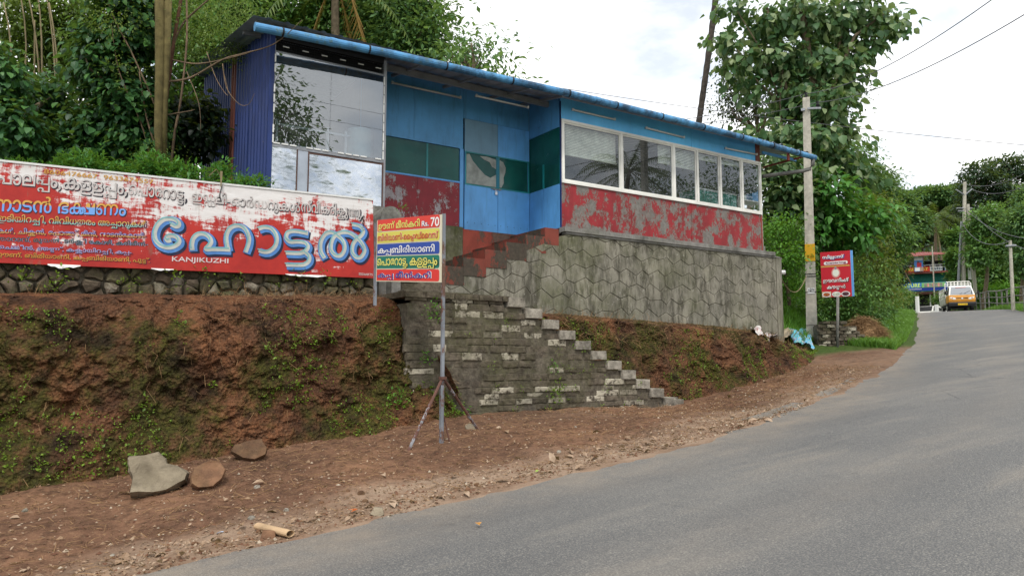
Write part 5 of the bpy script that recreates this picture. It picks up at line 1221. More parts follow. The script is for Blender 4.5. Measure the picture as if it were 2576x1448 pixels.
# ------------------------------------------------------------------ boulders, litter and weeds by the road
def rock(name, outline, lb, mat, depth, group=None, base=None, gap=0, bulge=1., cat='rock'):
    bx_ = sum(p[0] for p in outline)/len(outline); by = max(p[1] for p in outline)
    g0 = ground_at(bx_, by-4); e1, e2 = frame_at(g0); kk = g0.dot(FW)/FOC/S
    f_ = lambda a, b, d: tuple(g0+e1*a+e2*d+Vector((0, 0, b-.03)))
    po = [((x-bx_)*kk, (by-y)*kk) for x, y in outline][::-1]
    ar = sum(po[i][0]*po[(i+1) % len(po)][1]-po[(i+1) % len(po)][0]*po[i][1] for i in range(len(po)))
    if ar < 0: po = po[::-1]
    n = len(po); cx0 = sum(p[0] for p in po)/n; cy0 = sum(p[1] for p in po)/n; sz = max(p[0] for p in po)-min(p[0] for p in po); vs = []
    for s_, sq, up_, d in ((.8, .8, 0, depth), (1.0, 1., 0, depth*.35), (1., 1., 0, sz*.10), (.93, .78, sz*.055, -.02*sz)):
        for p, q in po: vs.append(f_(cx0+(p-cx0)*s_, cy0+(q-cy0)*sq+up_, d+(q-cy0)*(.6 if sq < .79 else .35)+random.uniform(-1, 1)*sz*.015))
    mb = MB(); mb.add(vs, [(j*n+i, j*n+(i+1) % n, (j+1)*n+(i+1) % n, (j+1)*n+i)[::-1] for j in range(3) for i in range(n)]+[tuple(range(3*n, 4*n))[::-1], tuple(range(n))])
    o = mb.build(name, mat, None); bmm = __import__('bmesh').new(); bmm.from_mesh(o.data); BM = __import__('bmesh')
    BM.ops.triangulate(bmm, faces=[f for f in bmm.faces if len(f.verts) > 4]); BM.ops.subdivide_edges(bmm, edges=bmm.edges[:], cuts=2, use_grid_fill=True)
    for v_ in bmm.verts: v_.co += Vector([float(fbm(v_.co.x*9+k_*7, v_.co.y*9, v_.co.z*9, 3))*sz*.028 for k_ in range(3)])
    BM.ops.recalc_face_normals(bmm, faces=bmm.faces[:]); bmm.to_mesh(o.data); bmm.free(); tag(o, lb, cat, group); return o
M['greyrock'] = m_stone('grey rock face', (.15, .122, .085), (.31, .26, .185), .05, 4); M['redrock'] = m_stone('laterite boulder', (.12, .06, .035), (.25, .14, .08), .12, 6)
rock('boulder', [(325, 1150), (360, 1146), (392, 1140), (410, 1158), (414, 1170), (440, 1178), (467, 1196), (464, 1216), (430, 1232), (382, 1243), (336, 1240), (338, 1205), (328, 1182)], 'big flat grey angular rock leaning at the foot of the bank', M['greyrock'], .3)
rock('boulder', [(482, 1196), (490, 1174), (520, 1160), (545, 1160), (562, 1180), (556, 1204), (535, 1224), (500, 1226), (484, 1214)], 'rounded brown rock just right of the big grey rock', M['redrock'], .2)
rock('boulder', [(583, 1136), (592, 1118), (632, 1106), (655, 1106), (668, 1128), (666, 1148), (640, 1160), (610, 1154)], 'reddish rock half buried at the bank foot, farther right of the grey one', M['redrock'], .2)
rock('boulder', [(1170, 1068), (1180, 1062), (1200, 1066), (1206, 1076), (1190, 1082), (1172, 1078)], 'small grey stone beside the right brace of the menu sign', M['greyrock'], .1)
rock('boulder', [(150, 1195), (150, 1178), (158, 1180), (164, 1196), (160, 1200)], 'thin pale stone sliver standing at the bank foot on the left', M['capstone'], .04)
rock('boulder', [(930, 1290), (940, 1274), (962, 1276), (966, 1292), (950, 1300)], 'small grey stone on the silt at the road edge', M['greyrock'], .08)
rock('boulder', [(655, 1350), (662, 1328), (690, 1332), (694, 1350), (675, 1358)], 'brown stone beside the cardboard tube at the road edge', M['redrock'], .08)
for i in range(46):
    x0 = random.uniform(60, 2150); t = random.random(); ye = np.interp(x0, [0, 360, 700, 1200, 1500, 1800, 2000, 2150], [1500, 1448, 1372, 1245, 1180, 1100, 1035, 975]); yf = np.interp(x0, [0, 600, 1100, 1700, 2050, 2200], [1250, 1165, 1100, 1010, 915, 880])
    y0 = yf+(ye-yf)*(.15+.82*t); p = ground_at(x0, y0); r_ = random.uniform(.012, .035); x = MB(); n = 6; vs = []
    for q in ((1, 0), (.95, .5), (.55, .95)):
        for k_ in range(n): a = 1.047*k_; vs.append((p.x+r_*q[0]*math.cos(a)*random.uniform(.8, 1.2), p.y+r_*q[0]*math.sin(a)*random.uniform(.7, 1.1), p.z-.006+r_*q[1]))
    x.add(vs, [(j*n+k_, j*n+(k_+1) % n, (j+1)*n+(k_+1) % n, (j+1)*n+k_) for j in (0, 1) for k_ in range(n)]+[tuple(range(2*n, 3*n))])
    tag(x.build('pebble', M['capstone'] if random.random() < .5 else M['redrock']), 'loose pebble lying on the red roadside soil', 'pebble', 'pebbles on the roadside soil')
# cardboard tube
a = ground_at(648, 1334); b = ground_at(730, 1352); a.z += .03; b.z += .03; e_ = (b-a).normalized(); x = MB()
nn_ = 14; sdv = e_.cross(Vector((0, 0, 1))).normalized(); ups = sdv.cross(e_)
vs = []
for r0, q in ((.03, a), (.03, b), (.026, b), (.026, a+e_*.02)): vs += [q+(sdv*math.cos(6.2832*k_/nn_)*1.15+ups*math.sin(6.2832*k_/nn_)*.8)*r0 for k_ in range(nn_)]
x.add(vs, [(j*nn_+k_, j*nn_+(k_+1) % nn_, (j+1)*nn_+(k_+1) % nn_, (j+1)*nn_+k_) for j in range(3) for k_ in range(nn_)]); tag(x.build('cardboard_tube', simple('cardboard', (.42, .29, .17), .8)), 'crushed brown cardboard tube lying at the edge of the asphalt', 'tube')
for (x0, y0), c, lb in (((556, 1345), (.5, .6, .75), 'small crumpled blue and white wrapper near the road edge'), ((885, 1292), (.6, .16, .04), 'bright orange leaf scrap lying on the silt'), ((1350, 1190), (.25, .35, .06), 'yellow green scrap on the silt at the road edge'), ((1201, 1318), (.45, .22, .05), 'small orange brown leaf alone on the asphalt')):
    p = ground_at(x0, y0); p.z += .012 if x0 != 1201 else .1
    if x0 == 1201: d_ = ray(x0, y0); tt = [t for t in np.linspace(3, 9, 900) if EYE+d_.z*t < float(plane(d_.x*t, d_.y*t))+.02][0]; p = Vector((d_.x*tt, d_.y*tt, EYE+d_.z*tt))
    x = MB(); x.add([p+Vector((random.uniform(-.04, .04), random.uniform(-.03, .03), random.uniform(0, .02))) for _ in range(6)], [(0, 1, 2), (2, 3, 4), (4, 5, 0), (0, 2, 4)]); tag(x.build('litter_scrap', flatc('scrap', c, .6)), lb, 'litter')
# dry leaves: the larger ones singly, small ones and straws as ground litter
def scatter(n, f_edge, spread_bank=False):
    o = []
    while len(o) < n:
        u = RNG.uniform(-1.5, 14 if not f_edge else 9.); vl_ = np.interp(u, LU, LV); vf_ = np.interp(u, FU, FV)
        v = vl_+.02+abs(RNG.normal())*.35 if f_edge else RNG.uniform(vl_+.1, vf_)
        if v < vf_: o.append((u, v))
    return np.array(o)
def lay(P2, size, up=.008):
    z = height(P2[:, 0], P2[:, 1])+up; P = np.column_stack([P2, z]); k = len(P); D = rvec(k); D[:, 2] = RNG.uniform(-.1, .45, k); D /= np.linalg.norm(D, axis=1)[:, None]
    Nn = rvec(k)*.45+np.array([0, 0, 1.]); return P, D, Nn, size*RNG.uniform(.5, 1.3, k)
A_ = np.concatenate([scatter(110, True), scatter(50, False)]); P, D, Nn, Ln = lay(A_, .105)
for p, d, n_, l in zip(P, D, Nn, Ln):
    key = ('litter',)
    if key not in LEAFM:
        V, F = leafgeo(np.zeros((1, 3)), np.array([[1., 0, 0]]), np.array([[0, 0, 1.]]), np.ones(1), .5, 6); V[:, 2] += .12*np.sin(V[:, 0]*3.1)
        me = bpy.data.meshes.new('dry_leaf'); me.from_pydata([tuple(map(float, v)) for v in V], [], [tuple(map(int, f)) for f in F]); me.materials.append(L['litter']); LEAFM[key] = me
    d = Vector(d).normalized(); s_ = d.cross(Vector(n_)).normalized(); n2 = s_.cross(d); o = bpy.data.objects.new('dry_leaf', LEAFM[key]); COL.objects.link(o)
    mm = Matrix((d*l, -s_*l, n2*l)).transposed().to_4x4(); mm.translation = Vector(p); o.matrix_world = mm
    tag(o, 'dry brown fallen leaf lying on the soil beside the road', 'leaf', 'dry leaves beside the road')
P, D, Nn, Ln = lay(np.concatenate([scatter(2600, True), scatter(2600, False)]), .032); V, F = leafgeo(P, D, Nn, Ln, .5, 2); tag(npmesh('leaf_litter', V, F, L['litter']), kind='stuff')
P2 = np.concatenate([scatter(5200, False), scatter(3000, True)]); k = len(P2); z = height(P2[:, 0], P2[:, 1]); c_ = np.column_stack([P2, z]); r_ = np.minimum(.004+RNG.exponential(.0045, k), .025)
o8 = np.array([[1, 0, 0], [0, 1, 0], [-1, 0, 0], [0, -1, 0], [.1, .1, .8]])[None]*r_[:, None, None]*RNG.uniform(.6, 1.3, (k, 5, 1)); V = (c_[:, None]+o8).reshape(-1, 3); i = (np.arange(k)*5)[:, None]
F = np.concatenate([i+np.array([[a, (a+1) % 4, 4]]) for a in range(4)]); k_ = N('soil crumbs'); cr_m = k_.fin(k_.ramp(k_.island(), [(0, (.09, .04, .025)), (.5, (.17, .09, .055)), (.8, (.28, .19, .12)), (1, (.42, .36, .28))]), .95, 0, None, .1); tag(npmesh('soil_crumbs', V, F, cr_m), kind='stuff')
def straws(P, D, Ln, w, mat, name, bend=.3):
    k = len(P); S_ = np.cross(D, rvec(k)); S_ /= np.linalg.norm(S_, axis=1)[:, None]+1e-9; B = rvec(k)*Ln[:, None]*bend
    V = np.stack([P, P+S_*w, P+D*Ln[:, None]*.5+B+S_*w, P+D*Ln[:, None]*.5+B, P+D*Ln[:, None]], 1).reshape(-1, 3); i = (np.arange(k)*5)[:, None]
    F = np.concatenate([i+np.array([[0, 1, 2]]), i+np.array([[0, 2, 3]]), i+np.array([[3, 2, 4]])]); return tag(npmesh(name, V, F, mat), kind='stuff')
P2 = scatter(7000, False); z = height(P2[:, 0], P2[:, 1])+.004; P = np.column_stack([P2, z]); D = rvec(len(P)); D[:, 2] = np.abs(D[:, 2])*.25; straws(P, D, RNG.uniform(.04, .22, len(P)), .004, M['straw'], 'ground_straw', .18)
def banksample(B, n, t0, t1, u0=-9, u1=99):
    Uu, Vv, Zz = B; i = RNG.integers(1, Uu.shape[0]-1, n); j = RNG.integers(int(t0*Uu.shape[1]), int(t1*Uu.shape[1])-1, n)
    P = np.column_stack([Uu[i, j], Vv[i, j], Zz[i, j]]); a = np.column_stack([Uu[i+1, j]-Uu[i, j], Vv[i+1, j]-Vv[i, j], Zz[i+1, j]-Zz[i, j]]); b = np.column_stack([Uu[i, j+1]-Uu[i, j], Vv[i, j+1]-Vv[i, j], Zz[i, j+1]-Zz[i, j]])
    Nn = np.cross(a, b); Nn /= np.linalg.norm(Nn, axis=1)[:, None]+1e-9; Nn *= np.sign(-Nn[:, 1]+Nn[:, 2])[:, None]; m_ = (P[:, 0] > u0) & (P[:, 0] < u1); return P[m_], Nn[m_]
for B, nm, n in ((B1, 'bank_weeds', 9000), (B2, 'bank_weeds', 5200)):
    P, Nb = banksample(B, n, .08, .66); dens = fbm(P[:, 0]*1.5, P[:, 2]*1.6, 3, 4)+.5*fbm(P[:, 0]*6, P[:, 2]*6, 9, 2); P, Nb = P[dens > -.02], Nb[dens > -.02]; k = len(P); per = 3
    Pc = np.repeat(P+Nb*.01, per, 0)+RNG.normal(size=(k*per, 3))*.012; D = np.repeat(Nb, per, 0)*.7+rvec(k*per)*.8; D /= np.linalg.norm(D, axis=1)[:, None]; No = rvec(k*per)*.4+np.array([0, -.5, 1.])
    V, F = leafgeo(Pc, D, No, np.repeat(RNG.choice([.016, .026, .04], k, p=[.5, .36, .14]), per)*RNG.uniform(.6, 1.2, k*per), .65, 2); tag(npmesh(nm, V, F, L['weed']), kind='stuff')
P, Nb = banksample(B1, 5200, .55, 1.); D = Nb*.35+rvec(len(P))*.9+np.array([0, -.1, -.25]); D /= np.linalg.norm(D, axis=1)[:, None]; kp = fbm(P[:, 0]*1.2, P[:, 2]*2, 1, 3) > -.05; straws(P[kp]+Nb[kp]*.005, D[kp], RNG.uniform(.04, .24, int(kp.sum())), .0035, M['straw'], 'bank_dry_grass', .2)
P, Nb = banksample(B1, 420, .1, .65); D = Nb*.3+rvec(len(P))*.5+np.array([0, -.1, -1.]); D /= np.linalg.norm(D, axis=1)[:, None]; straws(P+Nb*.01, D, RNG.uniform(.05, .24, len(P)), .0035, M['straw'], 'bank_dry_grass', .4)
P, Nb = banksample(B2, 2600, .5, .8); D = Nb*.35+rvec(len(P))*.9+np.array([0, -.1, -.35]); D /= np.linalg.norm(D, axis=1)[:, None]; straws(P+Nb*.005, D, RNG.uniform(.05, .2, len(P)), .005, M['straw'], 'bank_dry_grass', .2)
# ferns and creepers on the rubble and the stair wall
def tuft(p, r_, n, ln, leaf, lb, cat='plant', group=None, name='small_fern', wr=.5, out_=(0, -.6, .4), kind=2):
    root_ = MB(); P = np.array(p)+RNG.normal(size=(n, 3))*np.array([r_, r_*.25, r_]); D = rvec(n)*.8+np.array(out_); D /= np.linalg.norm(D, axis=1)[:, None]
    V, F = leafgeo(P, D, rvec(n)*.4+np.array([0, -.4, 1.]), ln*RNG.uniform(.6, 1.2, n), wr, kind); o = npmesh(name, V, F, L[leaf]); tag(o, lb, cat, group); return o
for i, (x0, y0, vv, r_, n, ln) in enumerate(((150, 700, 9.72, .06, 30, .05), (128, 725, 9.72, .05, 20, .05), (330, 715, 9.72, .07, 30, .05), (445, 705, 9.72, .06, 26, .05), (60, 690, 9.72, .08, 30, .05), (520, 690, 9.72, .08, 30, .04), (600, 700, 9.72, .05, 16, .04), (762, 690, 9.72, .06, 20, .05), (820, 700, 9.72, .06, 20, .05), (700, 720, 9.72, .05, 14, .04), (890, 715, 9.72, .05, 14, .04))):
    p = onv(x0, y0, vv); tuft(p, r_, n, ln, 'weed', 'small bright weed tuft growing between stones of the rubble wall', 'weed', 'weeds on the rubble wall', 'weed_tuft')
for x0, y0, r_, n, lb in ((1000, 1005, .10, 90, 'bright green creeper on the bank edge left of the menu sign leg'), (1085, 780, .07, 50, 'green weed near the top left of the stair wall'), (1075, 900, .06, 30, 'small weed on the stair wall just left of the sign leg'), (1400, 985, .09, 90, 'bright moss cushion low on the stair wall'), (1395, 925, .05, 30, 'small weed midway up the stair wall'), (1160, 1050, .07, 50, 'fresh weed at the bottom left of the stair wall'), (1010, 525, .06, 30, 'small weed on the round concrete coping')):
    p = onv(x0, y0, 8.5 if x0 != 1010 else 10.1)
    if x0 < 1060 and x0 != 1010: p = onv(x0, y0, 8.42)
    tuft(p, r_, n, .05, 'bright' if x0 != 1400 else 'weed', lb, 'weed', None, 'weed_tuft')
for i in range(26):
    x0 = random.uniform(1120, 1640); p = onv(x0, random.uniform(max(760, 760+(x0-1300)*.65), 1040), 8.5); tuft(p, .035, 12, .03, 'weed', 'tiny green weed rooted in a joint of the stair wall', 'weed', 'tiny weeds in the stair wall joints', 'weed_tuft')
# torn dry leaf over the billboard top
p = onv(553, 445, VB_-.04); x = MB(); x.tube([p+Vector((0, 0, .02)), p+Vector((-.05, -.03, .09)), p+Vector((-.13, 0, .0))], .006, 5); x.add([p+Vector((.0, 0, .08)), p+Vector((.03, -.01, .08)), p+Vector((.02, -.02, -.12)), p+Vector((.008, -.02, -.13))], [(0, 1, 2, 3)]); tag(x.build('dry_stalk', M['cane']), 'bent dry stalk hanging over the top edge of the billboard', 'stalk')

# ------------------------------------------------------------------ planting above the billboard, left
tree('vine_covered_tree', 'dark tree trunk smothered in heart shaped pepper vine leaves, left of the olive trunk', 'tree', atY(300, 430, 12), [blob(260, 330, 12, 95, 90, .5), blob(330, 250, 12, 95, 110, .55), blob(270, 150, 12, 100, 110, .55), blob(330, 60, 12.1, 100, 110, .6), blob(350, 330, 11.9, 70, 90, .5), blob(220, 395, 11.8, 70, 45, .4), blob(300, -60, 12, 110, 90, .6)], 9500, .13, 'vine', wr=.72, kind=6, per=9, spread=.12, droop=.9, shell=.85, singles=240, lname='vine_leaf', flat=.45, trunk=.2)
tree('vine_covered_tree', 'vine covered tree at the left edge behind the billboard', 'tree', atY(30, 430, 11), [blob(30, 330, 11, 70, 100, .4), blob(0, 200, 11.2, 60, 110, .4), blob(100, 350, 12, 60, 70, .4), blob(120, 240, 12.4, 60, 60, .4)], 4200, .12, 'vine', wr=.72, kind=6, per=8, spread=.12, droop=.9, singles=90, lname='vine_leaf', flat=.45, trunk=.12)
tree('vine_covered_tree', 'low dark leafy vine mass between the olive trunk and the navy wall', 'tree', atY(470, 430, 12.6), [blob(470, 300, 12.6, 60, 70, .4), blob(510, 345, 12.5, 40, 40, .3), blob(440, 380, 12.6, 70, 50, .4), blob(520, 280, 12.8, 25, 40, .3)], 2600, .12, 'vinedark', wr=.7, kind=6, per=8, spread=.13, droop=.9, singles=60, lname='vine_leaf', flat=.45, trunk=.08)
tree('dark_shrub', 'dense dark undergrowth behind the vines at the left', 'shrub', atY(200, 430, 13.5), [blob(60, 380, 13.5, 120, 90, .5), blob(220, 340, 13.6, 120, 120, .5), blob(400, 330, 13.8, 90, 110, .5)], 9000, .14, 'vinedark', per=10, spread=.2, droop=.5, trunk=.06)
ot = empty('olive_trunk_tree', atY(405, 420, 12.2), 'tree with two joined mossy yellow brown trunks left of the navy wall', 'tree'); x = MB()
x.tube([atY(404, 430, 11.3), atY(398, 330, 11.3), atY(402, 180, 11.3), atY(402, 40, 11.3), atY(400, -60, 11.3)], [.055, .06, .068, .07, .07], 10); x.build('trunk', M['barkolive'], ot, True)
x = MB(); x.tube([atY(412, 430, 11.35), atY(414, 260, 11.35), atY(420, 120, 11.35), atY(425, -60, 11.35)], [.045, .05, .055, .055], 10); x.build('trunk', M['barkolive'], ot, True)
crown('crown', [blob(330, -70, 12.5, 140, 60, 1.), blob(520, -60, 13, 130, 70, 1.), blob(200, -60, 13, 100, 60, .8)], 3500, .09, L['mid'], ot, per=12, spread=.25)
st = empty('slender_tree', atY(405, 425, 11.6), 'slender reddish leaning tree with bare twigs reaching over the restaurant roof', 'tree'); x = MB()
limbs = [([(402, 440), (405, 340), (425, 200), (438, 100), (462, -40)], .04, .025), ([(425, 205), (480, 195), (560, 150), (610, 135), (690, 110), (760, 50)], .02, .004), ([(432, 150), (500, 160), (600, 140), (660, 120)], .015, .004), ([(430, 70), (400, 10), (380, -40)], .02, .01), ([(436, 110), (460, 60), (500, 20), (560, -30)], .02, .008),
         ([(408, 320), (380, 240), (330, 130), (285, 40), (260, -40)], .018, .008), ([(560, 160), (570, 220), (600, 260), (625, 262), (640, 235)], .008, .003), ([(520, 130), (545, 200), (575, 240), (560, 170)], .007, .003), ([(470, 180), (500, 260), (505, 330)], .008, .003), ([(404, 400), (370, 300), (350, 180)], .02, .008), ([(385, 420), (355, 310), (300, 180), (280, 60)], .015, .006), ([(410, 290), (470, 280), (490, 275)], .01, .004), ([(430, 420), (440, 330), (455, 250), (470, 100), (468, -30)], .022, .015)]
for pts, r0, r1 in limbs:
    q = [atY(a, b, 11.6-.012*max(0, a-430)*.35) for a, b in pts]; sm = []
    for i in range(len(q)-1):
        for t in range(5):
            a = q[max(i-1, 0)]; b = q[i]; c = q[i+1]; d = q[min(i+2, len(q)-1)]; t_ = t/5; sm.append(.5*((2*b)+(c-a)*t_+(2*a-5*b+4*c-d)*t_**2+(3*b-a-3*c+d)*t_**3))
    sm.append(q[-1]); x = MB(); n_ = len(sm); x.tube(sm, [r0+(r1-r0)*i/(n_-1) for i in range(n_)], 6); x.build('branch' if r0 < .05 else 'trunk', M['barkred'] if r0 > .03 else M['twig'], st, True)
crown('foliage', [blob(480, 60, 12, 90, 70, .6), blob(560, 120, 12, 80, 40, .5), blob(470, 130, 12, 50, 40, .4), blob(590, 40, 12.4, 70, 60, .6), blob(280, 60, 11.2, 70, 25, .4), blob(310, 180, 11.2, 40, 18, .2), blob(390, 390, 11.4, 60, 30, .3)], 5200, .045, L['fine'], st, per=26, spread=.16, flat=.3)
tree('background_tree', 'bright airy tree behind the canes at the top left corner', 'tree', atY(90, 430, 17), [blob(60, 60, 17, 110, 110, 1.2), blob(170, 110, 17.5, 90, 110, 1.2), blob(60, 210, 17, 90, 80, 1.), blob(200, 20, 17, 80, 60, 1)], 9000, .16, 'fine', per=12, spread=.35, trunk=.1)
for i in range(8):
    x0 = random.uniform(5, 165); x1 = x0+random.uniform(-50, 60); x = MB(); limb(x, atY(x0, 300, 14.5), atY(x1, random.uniform(-60, 60), 14.5), .022, .012, .03, 5, 6)
    tag(x.build('dry_cane', M['cane'], None, True), 'thin pale dry cane standing among the trees at the top left', 'cane', 'dry canes at the top left')
crowns = [('mixed dark tree behind the navy wall and roof corner', 520, 21, [(500, 120, 80, 90), (570, 60, 80, 80), (470, 230, 50, 60), (560, -30, 90, 60), (440, 40, 80, 80), (480, 300, 50, 60)], 'mid', 15000),
          ('broad green tree rising behind the roof left of the palm trunk', 700, 24, [(680, 40, 90, 60), (740, 70, 80, 60), (640, -10, 90, 50), (790, 20, 60, 60), (720, 120, 80, 40), (860, 60, 70, 60), (840, 0, 70, 50)], 'mid', 14000),
          ('dense dark tree behind the roof right of the palm trunk', 1010, 23, [(930, 60, 70, 60), (1010, 40, 80, 60), (1060, 90, 50, 60), (1000, 120, 80, 40), (900, -20, 100, 50), (1080, 140, 50, 30), (940, 130, 70, 30), (1050, 10, 60, 40)], 'far', 16000),
          ('sparse leafy tree reaching right over the roof against the white sky', 1150, 20, [(1165, 130, 35, 30), (1205, 160, 28, 22), (1120, 165, 30, 22), (1262, 190, 18, 12), (1185, 108, 22, 18), (1090, 170, 30, 20), (1230, 200, 25, 12)], 'far', 1500)]
for lb, x0, Y, bl_, lf, n in crowns: tree('background_tree', lb, 'tree', atY(x0, 430, Y), [blob(a, b, Y+random.uniform(-1, 1), c, d, 1.2) for a, b, c, d in bl_], n, .2, lf, per=14, spread=.4, trunk=.14, droop=.4, kind=2, wr=.45)
palm('coconut_palm', 'coconut palm with a grey trunk rising behind the restaurant roof', atY(846, 260, 22), atY(842, -60, 22), 14, 4.2, 'palm', .14, dry=2)
x = MB(); pp = [atY(a, b, 21.5) for a, b in ((880, -20), (895, 30), (905, 70), (925, 130))]; x.tube(pp, .03, 5)
for i in range(34): t = i/33*3; i0 = min(int(t), 2); c = pp[i0].lerp(pp[i0+1], t-i0); l = .7*math.sin(.3+2.6*i/33); x.add([c, c+Vector((.04, 0, .02)), c+RT*random.uniform(.1, .3)*(1 if i % 2 else -1)+Vector((0, 0, -l))], [(0, 1, 2)])
tag(x.build('dry_frond', L['palmdry']), 'yellowed drooping palm frond hanging above the roof', 'palm frond')
for i, (x0, y0, w, h, Y, n) in enumerate(((50, 425, 42, 22, 10.2, 260), (215, 415, 75, 36, 10.3, 700), (395, 425, 72, 45, 10.25, 800), (475, 445, 50, 30, 10.2, 420), (620, 462, 60, 16, 10.2, 360), (555, 430, 28, 40, 10.5, 240), (300, 430, 40, 20, 10.2, 250), (130, 430, 40, 20, 10.2, 200))):
    tree('leafy_shrub', ['small', 'wide', 'tall bushy', 'low', 'flat feathery', 'upright nettle like', 'narrow', 'thin'][i]+' bright green shrub peeking over the billboard, '+['at its far left', 'third from the left', 'in front of the olive trunk', 'right of the bushiest one', 'below the tin sheets', 'before the navy wall', 'just left of the bushiest one', 'second from the left'][i], 'shrub', atY(x0, y0+30, Y), [blob(x0, y0, Y, w, h, .3), blob(x0-w*.4, y0+h*.3, Y, w*.6, h*.7, .25), blob(x0+w*.4, y0+h*.3, Y, w*.6, h*.6, .25)], n*2, .085, 'shrub', per=9, spread=.05, droop=-.1, wr=.32, kind=6, trunk=.015, singles=25, flat=.3)

# ------------------------------------------------------------------ right of the restaurant
x = MB(); pp = [atY(a, b, 30) for a, b in ((1755, 330), (1765, 260), (1778, 170), (1790, 80), (1800, 0), (1815, -150), (1825, -330))]; lt = empty('leaning_palm', tuple(atY(1752, 560, 30)), 'tall leaning dark coconut palm trunk against the white sky behind the restaurant', 'palm tree')
pp = [atY(1738, 560, 30)]+pp; q = []
for i in range(len(pp)-1):
    for t in range(5): q.append(pp[i].lerp(pp[i+1], t/5))
x.tube(q, [(.13 if i % 2 else .115) for i in range(len(q))], 9); x.build('trunk', M['barkdark'], lt, True)
for a in range(9):
    h = Vector((math.cos(a*.7), math.sin(a*.7), .1)); f = MB(); p = q[-1].copy(); d = h.copy(); P_ = []
    for k_ in range(10): P_.append(p.copy()); p = p+d*.4; d = (d+Vector((0, 0, -.14))).normalized()
    f.tube(P_, .03, 4)
    for k_ in range(30): t = k_/30*9; i0 = int(t); c = P_[i0].lerp(P_[min(i0+1, 9)], t-i0); s_ = h.cross(Vector((0, 0, 1))); f.add([c, c+h*.06, c+s_*(.3 if k_ % 2 else -.3)+Vector((0, 0, -.55))], [(0, 1, 2)])
    f.build('frond', L['palm'], lt)
def Bt(x, y, Y, a, b, r_=None): return blob(x, y, Y, a, b, r_)
teak = empty('teak_tree', ground_at(2050, 700), 'tall teak tree with large pale and dark leaves behind the concrete pole', 'tree')
base = atY(2075, 700, 24)
for pts, r0, r1 in (([(2080, 700), (2075, 500), (2060, 300), (2030, 120), (2010, -40)], .22, .1), ([(2070, 420), (2000, 300), (1960, 160), (1930, 20)], .1, .04), ([(2060, 300), (2110, 180), (2150, 90), (2230, 30)], .09, .03), ([(2075, 520), (2020, 440), (1985, 380)], .05, .02), ([(2000, 290), (1900, 200), (1840, 100)], .05, .02), ([(2100, 180), (2120, 60), (2100, -40)], .06, .03), ([(1978, 450), (1968, 350), (1962, 250), (1975, 120)], .03, .02), ([(1962, 260), (1930, 150), (1850, 20)], .03, .015)):
    x = MB(); x.tube([atY(a, b, 24-.5*random.random()) for a, b in pts], [r0+(r1-r0)*i/(len(pts)-1) for i in range(len(pts))], 8); x.build('trunk' if r0 > .2 else 'branch', M['bark'], teak, True)
tb = [Bt(1850, 30, 24, 45, 30), Bt(1830, 100, 24, 40, 40), Bt(1860, 170, 24, 55, 50), Bt(1930, 60, 24, 60, 60), Bt(2000, 30, 24, 80, 60), Bt(2080, 60, 24, 80, 60), Bt(2150, 20, 24, 60, 50), Bt(2220, 50, 24, 55, 45), Bt(2175, 110, 24, 70, 40), Bt(1960, 150, 24, 70, 70), Bt(2040, 160, 24, 80, 70),
      Bt(2110, 170, 24, 60, 60), Bt(1990, 250, 24, 80, 60), Bt(2070, 260, 23.5, 80, 70), Bt(1950, 330, 23.5, 60, 50), Bt(2040, 350, 23, 90, 60), Bt(2110, 330, 23.5, 50, 60), Bt(2120, 400, 23, 60, 50), Bt(2030, 440, 22.5, 80, 60), Bt(2160, 440, 23, 50, 50), Bt(2250, 60, 24, 30, 30), Bt(2150, 210, 24, 30, 20), Bt(1880, 330, 24, 28, 30), Bt(1895, 230, 24, 30, 30)]
tb = [(c, (r[0]*.84, r[1]*.9, r[2]*.84)) for c, r in tb]; crown('crown', tb, 5600, .29, L['teak'], teak, .74, 6, 7, .26, 1., .55, 280, 'large_leaf', .9)
tree('dark_tree', 'dark small leaved tree partly hidden behind the left of the teak', 'tree', atY(1880, 560, 30), [Bt(1850, 215, 30, 50, 60), Bt(1840, 270, 30, 40, 40), Bt(1900, 260, 30, 60, 60), Bt(1870, 160, 30, 50, 40), Bt(2120, 240, 30, 50, 60), Bt(2000, 200, 30, 100, 120), Bt(2000, 380, 30, 100, 120)], 9000, .16, 'vinedark', per=14, spread=.35, trunk=.15)
